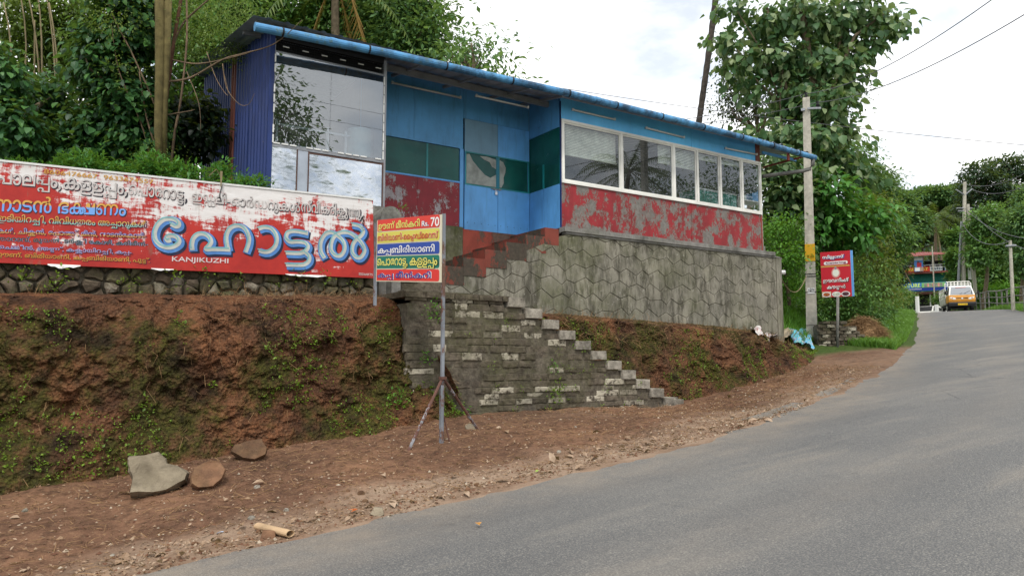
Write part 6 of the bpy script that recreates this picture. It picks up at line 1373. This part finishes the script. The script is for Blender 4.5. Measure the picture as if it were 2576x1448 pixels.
bush = [('glossy broad leaved bush hanging over the catering sign', 2130, 700, 22.3, [(2100, 540, 60, 60), (2150, 590, 50, 50), (2070, 480, 50, 50), (2050, 580, 40, 50), (2170, 540, 40, 40)], 'shrub', 2600, .26, .5, 6, 120),
        ('thick climbing foliage on the slope right of the restaurant corner', 1975, 720, 22.5, [(1965, 480, 60, 60), (1975, 560, 55, 50), (1950, 630, 50, 45), (1990, 620, 50, 50), (1940, 420, 40, 50), (2010, 520, 40, 60)], 'teak', 3600, .24, .6, 6, 60),
        ('bright green creeper carpet sloping down to the rough stone wall', 1985, 740, 20.9, [(1955, 640, 42, 40), (1970, 690, 32, 35), (1955, 590, 40, 40), (1985, 730, 22, 35), (1965, 655, 35, 40), (1945, 570, 30, 30)], 'bright', 6000, .09, .6, 2, 0),
        ('mixed green bank foliage behind the lower part of the catering sign', 2110, 830, 22.3, [(2090, 720, 50, 70), (2160, 720, 50, 70), (2120, 790, 60, 45), (2080, 640, 40, 60), (2060, 780, 25, 60), (2180, 790, 50, 40)], 'mid', 9000, .11, .5, 2, 0),
        ('red tinged tall bush right of the catering sign', 2210, 760, 28, [(2178, 600, 42, 60), (2192, 660, 32, 60), (2200, 720, 22, 45), (2180, 530, 45, 60), (2165, 680, 36, 60), (2232, 744, 13, 22)], 'olive', 9000, .13, .45, 2, 0),
        ('shrub bending over the furniture shop from the left', 2290, 700, 44, [(2230, 590, 60, 50), (2268, 600, 26, 20), (2240, 640, 26, 28), (2210, 560, 60, 50), (2228, 690, 20, 30)], 'mid', 7000, .26, .5, 2, 0),
        ('tree crown rising behind the red tinged bush', 2200, 700, 42, [(2190, 450, 45, 50), (2150, 400, 40, 60), (2180, 510, 60, 50), (2215, 470, 40, 40), (2200, 560, 60, 40)], 'far', 8000, .24, .5, 2, 0)]
for lb, x0, y0, Y, bl_, lf, n, sz, wr, kd, sg in bush: tree('roadside_bush', lb, 'bush', atY(x0, y0, Y), [blob(a, b, Y+random.uniform(-.3, .3), c*.93, d, 1.0 if Y < 30 else None) for a, b, c, d in bl_], n, sz, lf, per=10 if kd == 2 else 6, spread=.22 if Y < 30 else .4, trunk=.05, wr=wr, kind=kd, singles=sg, lname='large_leaf', droop=.5)
# grass verges and slope
def grass(n, uv, ln, lb, w=.012, mat='grass', thr=-9):
    P2 = uv; z = height(P2[:, 0], P2[:, 1]); m_ = fbm(P2[:, 0]*.8, P2[:, 1]*.8, 4, 3) > thr; P2, z = P2[m_], z[m_]; k = len(P2); P = np.column_stack([P2, z-.02]); D = rvec(k)*.45+np.array([0, 0, 1.]); D /= np.linalg.norm(D, axis=1)[:, None]
    L_ = ln*RNG.uniform(.5, 1.3, k); A = RNG.uniform(0, 6.28, k); S_ = np.column_stack([np.cos(A), np.sin(A), A*0])*w; B_ = rvec(k)*np.array([1, 1, .0])*L_[:, None]*.35
    V = np.stack([P-S_, P+S_, P+D*L_[:, None]*.55+S_*.7, P+D*L_[:, None]*.55-S_*.7, P+D*L_[:, None]*.9+B_+np.array([0, 0, -.05])*L_[:, None]], 1).reshape(-1, 3); i = (np.arange(k)*5)[:, None]
    F = np.concatenate([i+np.array([[0, 1, 2]]), i+np.array([[0, 2, 3]]), i+np.array([[3, 2, 4]])]); return tag(npmesh('grass', V, F, L[mat]), kind='stuff')
u = RNG.uniform(17.5, 52, 60000); u = 17.5+(u-17.5)**2/34.5*.75+(u-17.5)*.25; v = np.interp(u, LU, LV)+.25+np.abs(RNG.normal(size=60000))*1.4; grass(0, np.column_stack([u, v]), .26, '')
u = RNG.uniform(24, 70, 34000); v = np.interp(u, RU, RV)-.2-np.abs(RNG.normal(size=34000))*2.; grass(0, np.column_stack([u, v]), .35, '')
u = RNG.uniform(16.5, 30, 22000); v = np.interp(u, LU, LV)+2.5+RNG.random(22000)*5; grass(0, np.column_stack([u, v]), .45, '', .012, 'bright')
for i in range(9):
    u = 22+i*2.1; v = float(np.interp(u, LU, LV))+random.uniform(1.5, 3.2); z = zat(u, v); n = 260; A = RNG.uniform(0, 6.28, n); H_ = np.column_stack([np.cos(A), np.sin(A), A*0]); P = np.array([u, v, z])+RNG.normal(size=(n, 3))*.12*np.array([1, 1, 0]); l = RNG.uniform(.7, 1.5, n)[:, None]; S_ = np.cross(H_, [0, 0, 1.])*.015
    V = np.stack([P-S_, P+S_, P+H_*l*.35+np.array([0, 0, .75])*l+S_, P+H_*l*.35+np.array([0, 0, .75])*l-S_, P+H_*l*.95+np.array([0, 0, .55])*l], 1).reshape(-1, 3); ii = (np.arange(n)*5)[:, None]
    F = np.concatenate([ii+np.array([[0, 1, 2]]), ii+np.array([[0, 2, 3]]), ii+np.array([[3, 2, 4]])]); tag(npmesh('tall_grass_clump', V, F, L['mid']), 'arching clump of tall blue green grass on the slope left of the road', 'grass clump', 'tall grass clumps on the slope')
hp = ground_at(2175, 860); hb = empty('hay_heap', hp, 'heap of cut dry brown grass on the verge right of the catering sign', 'hay heap'); kh = hp.dot(FW)/FOC/S
q = 48*kh; a = RNG.random((9000, 2)); th = a[:, 0]*6.283; rr_ = np.sqrt(a[:, 1]); e1, e2 = frame_at(hp)
P = np.array(hp)+np.outer(rr_*np.cos(th)*q, e1)+np.outer(rr_*np.sin(th)*q*.8, e2)+np.outer(np.cos(rr_*1.57)**.7*55*kh*RNG.uniform(.75, 1.02, 9000)*(1+.2*np.sin(th*2)), [0, 0, 1]); D = rvec(9000); D[:, 2] = np.abs(D[:, 2])*.3-.15
so_ = straws(P, D, RNG.uniform(.12, .4, 9000), .008, M['straw'], 'straw', .25); so_.parent = hb; so_.location = -Vector(hp)
x = MB(); x.tube([hp+Vector((0, 0, z)) for z in (-.1, .3*q, .8*q, 52*kh)], [q*.95, q*.9, q*.55, .05], 14); x.build('heap_core', M['straw'], hb, True)

# ------------------------------------------------------------------ far end of the road
def rp(px, py, Y): return atY(px, py, Y)
far = [(2230, 480, 75, 'far', [(2250, 520, 60, 50), (2210, 470, 40, 40), (2290, 560, 50, 50)], 'rounded green tree far off behind the leaning road bush'),
       (2310, 480, 108, 'fardark', [(2300, 520, 50, 34), (2350, 530, 50, 40), (2340, 570, 60, 45), (2280, 590, 50, 40), (2390, 580, 50, 40)], 'dark wooded crown behind the far coconut palm'),
       (2370, 470, 105, 'far', [(2370, 490, 40, 25), (2330, 492, 40, 22), (2400, 500, 40, 35), (2300, 495, 40, 18)], 'low far crown on the skyline left of the twin poles'),
       (2480, 430, 85, 'fardark', [(2460, 440, 55, 35), (2520, 420, 50, 32), (2570, 425, 45, 40), (2500, 470, 70, 40), (2560, 490, 60, 50), (2430, 470, 30, 25), (2590, 540, 60, 60), (2450, 520, 60, 40)], 'big dark spreading tree on the skyline at the right edge'),
       (2470, 560, 64, 'mid', [(2470, 580, 34, 50), (2490, 550, 50, 40), (2500, 620, 60, 50), (2462, 630, 26, 50), (2540, 590, 45, 50)], 'bright green tree standing behind the yellow truck'),
       (2570, 560, 58, 'far', [(2575, 560, 45, 60), (2590, 640, 50, 70), (2600, 500, 50, 50)], 'green tree cut by the right edge of the view'),
       (2480, 680, 72, 'mid', [(2478, 690, 32, 40), (2512, 680, 46, 40), (2560, 690, 50, 40), (2530, 650, 50, 40), (2448, 700, 18, 30)], 'leafy small tree behind the railing'),
       (2395, 640, 70, 'mid', [(2414, 650, 11, 26), (2414, 596, 14, 20), (2412, 698, 9, 18)], 'narrow tree between the shop and the twin poles'),
       (2270, 640, 74, 'fardark', [(2250, 650, 16, 30), (2246, 620, 26, 40), (2240, 690, 18, 50)], 'dark tree just left of the furniture shop')]
for x0, y0, Y, lf, bl_, lb in far: tree('distant_tree', lb, 'tree', atY(x0, 775, Y), [blob(a, b, Y+random.uniform(-1, 1), c*.95, d*.95) for a, b, c, d in bl_], int(11000 if Y > 60 else 9000), .40*Y/75, lf, per=14, spread=.35, trunk=.2, wr=.55)
for i, (x0, y0, w, h) in enumerate(((2480, 745, 30, 20), (2520, 735, 35, 25), (2565, 745, 30, 25), (2455, 735, 20, 18), (2385, 752, 8, 12), (2262, 750, 14, 22))):
    tree('verge_bush', ['low bush behind the railing, left of the middle', 'low bush behind the middle of the railing', 'low bush behind the right end of the railing', 'low bush right behind the truck', 'little bush between shop and truck', 'small bush at the left foot of the furniture shop'][i], 'bush', atY(x0, 775, 70 if i < 4 else 66), [blob(x0, y0, 70 if i < 4 else 66, w, h, 1.2)], 3500, .22, 'bright' if i < 4 else 'mid', per=12, spread=.35, trunk=.04)
palm('distant_palm', 'coconut palm standing in front of the far wooded hill', atY(2354, 660, 93), atY(2353, 545, 93), 24, 4.6, 'palm', .2, droopy=1.3, leafl=1.0)
# wooded hill as one far mass
els = []
for i in range(60): d = random.uniform(110, 170); a = random.uniform(2130, 2700); u0 = atY(a, 700, d); els.append(((u0.x, u0.y, zat(u0.x, u0.y)+random.uniform(1, 7)), (7, 7, 4)))
P, O = clumps(els, 46000, 16, 1.3, .7); D = O+rvec(len(P)); D /= np.linalg.norm(D, axis=1)[:, None]; V, F = leafgeo(P, D, rvec(len(P))+np.array([0, 0, 1.]), .9*RNG.uniform(.6, 1.3, len(P)), .6, 2); tag(npmesh('far_wood', V, F, L['fardark']), kind='stuff')
# placed at the local x = right, y = away, z = up, then turned and moved
def localthing(name, loc, yaw, lb, cat):
    o = empty(name, (0, 0, 0), lb, cat); return o
def settle(o, p, yaw=0.):
    d = Vector((p.x, p.y, 0)).normalized(); o.location = p; o.rotation_euler = (0, 0, math.atan2(-d.x, d.y)+R(yaw))
# furniture shop
SY = 85; ks = SY/FOC/S; lx = lambda x: (x-2325)*ks; z0s = 3.6; lz = lambda y: (905-y)*ks+EYE-z0s
sh = empty('furniture_shop', (0, 0, 0), 'two storey roadside shop with a red tin roof, green net and furniture banners', 'shop')
def sp(name, mat, a, b, parent=sh): mb = MB(); mb.box(a, b); return mb.build(name, mat, parent)
sp('ground_floor_wall', M['black'], (lx(2285), 1.5, -1), (lx(2385), 9, lz(740))); sp('floor_band', simple('pink fascia', (.42, .18, .17), .7), (lx(2268), -.1, lz(738)), (lx(2385), 8, lz(733)))
sp('upper_wall', simple('shop wall green net', (.015, .14, .10), .8), (lx(2270), .6, lz(733)), (lx(2384), 8.5, lz(687))); sp('slab', simple('red slab edge', (.30, .09, .07), .7), (lx(2262), -.4, lz(687)), (lx(2392), 9, lz(683.5)))
sp('inner_wall', M['black'], (lx(2275), 4, lz(683)), (lx(2390), 4.3, lz(646))); sp('blue_door', M['bluedoor'], (lx(2374), 1, lz(683)), (lx(2390), 1.2, lz(650)))
for x0 in (2268, 2300, 2346, 2378): sp('column', M['concrete'], (lx(x0), .3, lz(683)), (lx(x0)+.35, .65, lz(645)))
for z in (667.5, 674): sp('railing_bar', M['whitebar'], (lx(2262), -.3, lz(z)), (lx(2390), -.24, lz(z)+.07))
for x0 in range(2265, 2390, 11): sp('railing_post', M['whitebar'], (lx(x0), -.3, lz(683.5)), (lx(x0)+.06, -.24, lz(667)))
rf = MB(); rf.add([(lx(2285), -1.5, lz(645)), (lx(2406), -1.5, lz(643)), (lx(2392), 5, lz(627)), (lx(2328), 5, lz(619)), (lx(2290), 5, lz(619))], [(0, 1, 2, 3, 4)]); rf.add([(lx(2285), -1.52, lz(646.5)), (lx(2406), -1.52, lz(644.5)), (lx(2406), -1.5, lz(642.5)), (lx(2285), -1.5, lz(644.5))], [(0, 1, 2, 3)])
roof = rf.build('roof', m_paint('red tin roof', (.30, .075, .065), .4, .5, (.1, .03, .03)), sh)
for i in range(26):
    t = i/25; a = Vector((lx(2286)+(lx(2405)-lx(2286))*t, -1.5, lz(645)+(lz(643)-lz(645))*t+.04)); b = Vector((lx(2292)+(lx(2391)-lx(2292))*t, 5, lz(619)+(lz(627)-lz(619))*max(0, (t-.4)/.6)+.04)); x = MB(); x.tube([a, b], .04, 4); x.build('roof_rib', roof.data.materials[0], roof)
bn = sp('red_banner', flatc('banner red', (.62, .05, .02)), (lx(2256), -.5, lz(682.8)), (lx(2342), -.45, lz(671.2))); ylw = flatc('banner yellow', (.78, .62, .06))
lettering(bn, "FURNITURE MART", .02, Vector((0, -.5, 0)), Vector((1, 0, 0)), Vector((0, 0, 1)), lx(2254), lz(680.6), (2338-2254)*ks, 7*ks, ylw, .02, Vector((0, -1, 0)))
ps = sp('person_poster', flatc('poster blue', (.08, .22, .55)), (lx(2308), -.75, lz(683)), (lx(2328), -.7, lz(647)))
for nm, a, b, c, d, cc in (('print_block', 2308.5, 655, 2327.5, 648, (.66, .68, .68)), ('print_block', 2314, 672, 2324, 661, (.5, .03, .05)), ('print_block', 2309, 682, 2320, 673, (.65, .66, .66)), ('print_block', 2320, 682.5, 2328, 672, (.35, .24, .18)), ('print_block', 2315, 661, 2320, 657, (.10, .06, .05))):
    sp(nm, flatc('poster ink', cc), (lx(a), -.77, lz(b)), (lx(c), -.752, lz(d)), ps)
wb = sp('picture_banner', M['whitebar'], (lx(2342.5), -.5, lz(682.5)), (lx(2369), -.45, lz(672)))
for i in range(6): sp('print_block', simple('photo print', (.12, .15, .18), .6, 0, .6, 3), (lx(2345+i*4), -.52, lz(680.5)), (lx(2348+i*4), -.502, lz(674+i % 3)), wb)
bb2 = sp('blue_banner', flatc('banner blue', (.02, .16, .52)), (lx(2262), -.6, lz(724)), (lx(2382), -.5, lz(711.3))); sp('banner_foot', flatc('banner navy', (.01, .03, .22)), (lx(2262), -.6, lz(732)), (lx(2382), -.5, lz(724.1)))
lettering(bb2, "FURNITURE", .02, Vector((0, -.6, 0)), Vector((1, 0, 0)), Vector((0, 0, 1)), lx(2258), lz(722.6), (2319-2258)*ks, 9.6*ks, flatc('banner lime', (.60, .78, .10)), .02, Vector((0, -1, 0)))
lettering(bb2, "MODERN FURNITURE, GANDHI ROAD", .02, Vector((0, -.6, 0)), Vector((1, 0, 0)), Vector((0, 0, 1)), lx(2281), lz(728.6), (2322-2281)*ks, 2.5*ks, cw_, .02, Vector((0, -1, 0)))
sp('print_block', flatc('leaf green print', (.2, .45, .15)), (lx(2322), -.62, lz(723.6)), (lx(2374), -.602, lz(712)), bb2)
for i in range(7): sp('print_block', simple('sofa print %d' % i, (.25+.3*(i % 2), .24, .22), .6, 0, .6, 3), (lx(2328+i*5.8), -.64, lz(722.6)), (lx(2332.5+i*5.8), -.622, lz(713.4)), bb2)
for x0 in (2311, 2338, 2361): sp('pillar', M['whitebar'], (lx(x0), .6, -1), (lx(x0)+.16, .8, lz(738)))
settle(sh, Vector((atY(2325, 775, SY).x, atY(2325, 775, SY).y, z0s)))
# far poles
def upole(lb, top, bot, Y, r_, arms=(), bars=1, band=None):
    p0 = atY(*bot, Y); p1 = atY(*top, Y); o = empty('street_pole', p0, lb, 'utility pole'); x = MB(); x.tube([p0-Vector((0, 0, 1.5)), p1], [r_*1.15, r_*.8], 8); x.build('shaft', M['concretepole'], o)
    if bars == 2:
        x = MB(); x.tube([p0-Vector((0, 0, 1.5))+RT*1.1, p1-Vector((0, 0, 2))+RT*.15], [r_, r_*.8], 8); x.build('strut', M['concretepole'], o)
        x = MB(); x.tube([p0-Vector((0, 0, 1.5))-RT*.5, p0.lerp(p1, .6)-RT*.2], [r_*.8, r_*.6], 8); x.build('strut', M['beam'], o)
    for (x0, y0), (x1, y1) in arms: x = MB(); x.tube([atY(x0, y0, Y-.1), atY(x1, y1, Y-.1)], .06, 5); x.build('cross_arm', M['beam'], o)
    if band: x = MB(); x.tube([atY(*band[0], Y-.05), atY(*band[1], Y-.05)], r_*1.3, 8); x.build('painted_band', band[2], o)
    return o
upole('grey electricity pole with a strut and cross arms behind the truck', (2427, 457), (2421, 704), 66, .17, (((2405, 476), (2425, 489)), ((2446, 474), (2428, 489)), ((2406, 523), (2446, 523)), ((2410, 530), (2444, 530))), 2)
upole('thin grey pole standing in front of the right end of the railing', (2541, 604), (2547, 765), 41, .10, (((2530, 618), (2556, 617)),))
upole('slim pole standing before the middle of the furniture shop', (2345, 619), (2352, 775), 70, .065, (), 1, ((2351, 762), (2351.6, 752), flatmat('orange band', (.7, .3, .02))))
x = MB(); q = [(2436, 668), (2444, 668), (2444, 690), (2436, 690)]; x.obox(atY(2436, 702, 65), RT*8*65/FOC/S, (.02, 0, 0), (0, 0, 34*65/FOC/S)); tag(x.build('notice_board', M['whitebar']), 'narrow white notice strip tied beside the double pole', 'notice')
for i, (a, b, c, d, e, f) in enumerate(((2427, 462, 66, 2640, 395, 45), (2446, 476, 66, 2640, 430, 45), (2427, 523, 66, 2640, 600, 40), (2440, 524, 66, 2640, 640, 40), (2405, 525, 66, 2260, 600, 100), (2541, 606, 34, 2420, 560, 66))): wire(atY(a, b, c), atY(d, e, f), .8, ['topmost wire running right from the twin pole', 'second wire running right from the twin pole', 'lower wire running right from the twin pole', 'lowest wire running right from the twin pole', 'wire from the twin pole towards the far palm', 'wire between the thin pole and the twin pole'][i], .02, 14, 'wires at the far poles')
# railing
RP = [(2454, 737, 65), (2465, 736.5, 61), (2476, 734.5, 57), (2486, 731.5, 54), (2506, 731, 50), (2519, 730, 47), (2532, 727, 44.5), (2548, 723, 42), (2574, 720, 38), (2602, 714, 35)]
ra = empty('railing', atY(2574, 772, 38), 'grey pipe railing along the right verge of the road', 'railing')
tops_ = [atY(a, b, Y) for a, b, Y in RP]; bots_ = [Vector((p.x, p.y, p.z-1.15)) for p in tops_]
for i in range(len(RP)):
    x = MB(); x.tube([bots_[i]-Vector((0, 0, 1.)), tops_[i]], .05, 7); x.build('post', M['concrete'], ra)
    if i:
        for t in (1., .62, .28): x = MB(); x.tube([bots_[i-1].lerp(tops_[i-1], t), bots_[i].lerp(tops_[i], t)], .042 if t == 1 else .03, 7); x.build('rail', M['concrete'], ra)
# the small truck
tr = empty('pickup_truck', (0, 0, 0), 'small yellow and white cab-over goods truck with a white stake rack coming down the road', 'truck')
YEL = m_paint('truck yellow', (.62, .27, .035), .08, .3, (.2, .1, .03)); WHT = m_paint('truck white', (.70, .69, .64), .08, .35, (.3, .28, .25)); GRY = simple('bed grey', (.42, .42, .36), .5, 0, .15); DGL = glassmat('windshield', (.12, .13, .14), .28); BLK = M['black']
def tpart(name, mat, mb, parent=tr, sm=False): return mb.build(name, mat, parent, sm)
W2 = .75
def cabprism(prof, w0, w1, mat, name):      # prof: (y, z, halfwidth)
    mb = MB(); n = len(prof); mb.add([(-w, y, z) for y, z, w in prof]+[(w, y, z) for y, z, w in prof], [tuple(range(n))[::-1], tuple(range(n, 2*n))]+[(i, (i+1) % n, (i+1) % n+n, i+n) for i in range(n)]); return tpart(name, mat, mb)
cabprism([(-.02, .60, .75), (-.06, .75, .755), (.02, 1.06, .745), (1.25, 1.06, .75), (1.25, .60, .75)], 0, 0, YEL, 'cab_front')
cabprism([(.03, 1.065, .74), (.38, 1.66, .62), (.55, 1.73, .60), (1.2, 1.73, .60), (1.25, 1.065, .74)], 0, 0, WHT, 'cab_top')
wsx = MB(); wsx.add([(-.66, .035, 1.10), (.66, .035, 1.10), (.56, .34, 1.61), (-.56, .34, 1.61)], [(0, 1, 2, 3)]); tpart('windshield', BLK, wsx)
wsx = MB(); wsx.add([(-.66, .025, 1.10), (.66, .025, 1.10), (.56, .33, 1.61), (-.56, .33, 1.61)], [(0, 1, 2, 3)]); tpart('windshield_glass', DGL, wsx)
x = MB(); x.add([(-.3, .31, 1.60), (.3, .31, 1.60), (.3, .29, 1.57), (-.3, .29, 1.57)], [(0, 1, 2, 3)]); tpart('red_windshield_print', flatc('red print', (.45, .03, .05)), x)
for s_ in (-1, 1):
    x = MB(); x.add([(s_*.752, .25, 1.12), (s_*.752, 1.05, 1.12), (s_*.635, 1.0, 1.6), (s_*.635, .5, 1.6)], [(0, 1, 2, 3) if s_ > 0 else (3, 2, 1, 0)]); tpart('side_window', BLK, x)
    x = MB(); x.tube([(s_*.76, .1, 1.15), (s_*.93, .02, 1.18)], .015, 6); x.box((s_*.93-.06, -.01, 1.1), (s_*.93+.06, .02, 1.32)); tpart('mirror', BLK, x)
    hl = MB(); n = 14; hl.add([(s_*.52+.17*math.cos(6.2832*i/n), -.062-.0*i, .85+.075*math.sin(6.2832*i/n)+s_*.09*math.cos(6.2832*i/n)*.5) for i in range(n)], [tuple(range(n))]); tpart('headlight', flatc('lamp glass', (.75, .78, .78), .1), hl)
    hl = MB(); hl.tube([(s_*.56, -.075, .86), (s_*.56, -.06, .86)], .045, 10); tpart('indicator', flatc('amber', (.6, .25, .05), .2), hl)
    hl = MB(); hl.tube([(s_*.55, -.09, .47), (s_*.55, -.07, .47)], .05, 10); tpart('fog_lamp', BLK, hl)
x = MB(); x.box((-.34, -.07, .835), (.34, -.05, .875)); tpart('grille_slot', BLK, x); x = MB(); x.tube([(0, -.085, .83), (0, -.07, .83)], .06, 12); tpart('badge', flatc('chrome', (.7, .7, .7), .2), x)
cabprism([(-.10, .33, .72), (-.11, .50, .76), (-.06, .595, .76), (.3, .595, .75), (.3, .33, .72)], 0, 0, BLK, 'bumper')
pl = MB(); pl.box((-.27, -.135, .385), (.27, -.115, .50)); pl = tpart('number_plate', flatc('plate yellow', (.78, .50, .02)), pl)
lettering(pl, "KL 17 T 4789", .02, Vector((-.27, -.135, .385)), Vector((1, 0, 0)), Vector((0, 0, 1)), .04, .03, .46, .055, BLK, .004, Vector((0, -1, 0)))
for a, b in (((-.1, .05, 1.12), (.05, .12, 1.22)), ((.12, .06, 1.14), (.5, .2, 1.34))): x = MB(); x.tube([Vector(a)+Vector((0, -.03, 0)), Vector(b)+Vector((0, -.03, 0))], .013, 5); tpart('wiper', BLK, x)
for y, z in ((.95, 0), (3.0, 0)):
    for s_ in (-1, 1):
        x = MB(); x.tube([(s_*.58, y, .27), (s_*.76, y, .27)], .27, 20); wh = tpart('wheel', M['darkrubber'], x); x = MB(); x.tube([(s_*.755, y, .27), (s_*.768, y, .27)], .14, 14); tpart('rim', GRY, x, wh)
x = MB(); x.box((-.72, 1.3, .35), (.72, 3.75, .5)); tpart('chassis', BLK, x); x = MB(); x.box((-.77, 1.32, .52), (.77, 3.8, .60)); tpart('bed_floor', GRY, x)
for s_ in (-1, 1): x = MB(); x.box((s_*.77-.02, 1.32, .6), (s_*.77+.02, 3.8, .98)); tpart('bed_side', GRY, x)
for s_ in (-1, 1):
    for z in (1.15, 1.4, 1.62): x = MB(); x.tube([(s_*.78, 1.3, z), (s_*.78, 3.8, z)], .022, 6); tpart('side_rail', WHT, x)
    for y in (1.34, 1.9, 2.5, 3.1, 3.78): x = MB(); x.tube([(s_*.78, y, .9), (s_*.78, y, 1.63)], .022, 6); tpart('side_stake', WHT, x)
x = MB(); x.tube([(-.76, 1.3, .95), (-.76, 1.3, 1.92), (-.68, 1.3, 2.05), (.68, 1.3, 2.05), (.76, 1.3, 1.92), (.76, 1.3, .95)], .03, 7); tpart('rack_hoop', WHT, x)
for z in (1.9, 1.76): x = MB(); x.tube([(-.76, 1.3, z), (.76, 1.3, z)], .026, 6); tpart('rack_bar', WHT, x)
for i in range(7): x = MB(); x.box((-.6+i*.2-.025, 1.28, 1.76), (-.6+i*.2+.025, 1.31, 2.04)); tpart('rack_slat', WHT, x)
tp_ = atY(2422, 780.5, 48.5); settle(tr, tp_, 9)
tp_.z = float(plane(tp_.x, tp_.y))+.0; tr.location = tp_
# car just over the crest
ca = empty('white_car', (0, 0, 0), 'white car half hidden beyond the crest of the road, only its roof showing', 'car')
x = MB(); prf = [(-2.0, .35), (-2.05, .7), (-1.1, .95), (-.5, 1.42), (.9, 1.45), (1.6, 1.0), (2.0, .9), (2.05, .35)]; n = len(prf)
x.add([(-.80 if z < 1.1 else -.62, y, z) for y, z in prf]+[(.80 if z < 1.1 else .62, y, z) for y, z in prf], [tuple(range(n))[::-1], tuple(range(n, 2*n))]+[(i, (i+1) % n, (i+1) % n+n, i+n) for i in range(n)]); x.build('body', WHT, ca)
x = MB(); x.add([(-.74, -1.12, .97), (.74, -1.12, .97), (.58, -.54, 1.40), (-.58, -.54, 1.40)], [(0, 1, 2, 3)]); x.build('windshield', BLK, ca)
for s_ in (-1, 1):
    x = MB(); x.add([(s_*.81, -.9, 1.), (s_*.81, 1.3, 1.0), (s_*.64, .85, 1.38), (s_*.64, -.45, 1.38)], [(0, 1, 2, 3)]); x.build('side_window', BLK, ca)
    for y in (-1.3, 1.3): x = MB(); x.tube([(s_*.66, y, .3), (s_*.82, y, .3)], .3, 16); x.build('wheel', M['darkrubber'], ca)
cpz = atY(2336, 769, 64); settle(ca, Vector((cpz.x, cpz.y, cpz.z-1.45)), -25)
for i, x0 in enumerate((2309, 2357)): x = MB(); p = atY(x0, 768, 62); x.obox(p-Vector((0, 0, 1)), RT*.14, (0, .2, 0), (0, 0, 1.1+(.7 if i == 0 else 0))); tag(x.build('kerb_post', M['whitebar']), ('white stub post left of the hidden car', 'pale yellow stub post right of the hidden car')[i], 'post')

# ------------------------------------------------------------------ across the road: what the window panes mirror
palm('roadside_palm', 'coconut palm across the road mirrored in the second window pane', (24, -7, 1.2), (25.5, -7, 11.2), 20, 3.6, 'palm', .16)
x = MB(); x.obox((24.0, -4.5, 1), (.25, 0, 0), (0, .25, 0), (0, 0, 11.)); tag(x.build('opposite_pole', M['concretepole']), 'concrete pole across the road mirrored in the second pane', 'utility pole')
for i, (a, b, c, h, n) in enumerate(((29, -8, 3.4, 9.5, 6000), (34, -7, 3.8, 10.5, 7000), (40, -5, 4.5, 10.5, 7000), (6.2, -5.2, 1.5, 11.2, 3500))):
    tree('opposite_tree', ['tree across the road mirrored in the third pane', 'tree across the road mirrored in the fourth pane', 'tree across the road mirrored in the last panes', 'leafy tree near the viewer mirrored in the left bay glass'][i], 'tree', (a, b, .5), [((a, b, h), (c, c, c*.9)), ((a+c*.6, b+.5, h-1.5), (c*.8, c*.8, c*.7)), ((a-c*.6, b, h-.8), (c*.7, c*.7, c*.7))], n, .22, 'far', per=12, spread=.4, trunk=.15)

# ------------------------------------------------------------------ labels by place for repeats that only their place tells apart
def ordinal(grp, fmt, key):
    its = sorted([o for o in bpy.data.objects if o.get('group') == grp], key=key); nm = ['first', 'second', 'third', 'fourth', 'fifth', 'sixth', 'seventh', 'eighth', 'ninth', 'tenth', 'eleventh', 'twelfth', 'thirteenth']
    for i, o in enumerate(its): o['label'] = fmt % nm[i]
def screenx(o):
    v = o.data.vertices[0].co+o.location; q = v-Vector((0, 0, EYE)); return q.dot(RT)/q.dot(FW)
ordinal('weeds on the rubble wall', 'small bright weed tuft between stones of the rubble wall, %s from the left', screenx)
ordinal('dry canes at the top left', 'thin dry cane among the trees at the top left, %s from the left', screenx)
ordinal('tall grass clumps on the slope', 'arching clump of tall grass left of the road, %s from the near end', lambda o: (o.data.vertices[0].co).dot(FW))
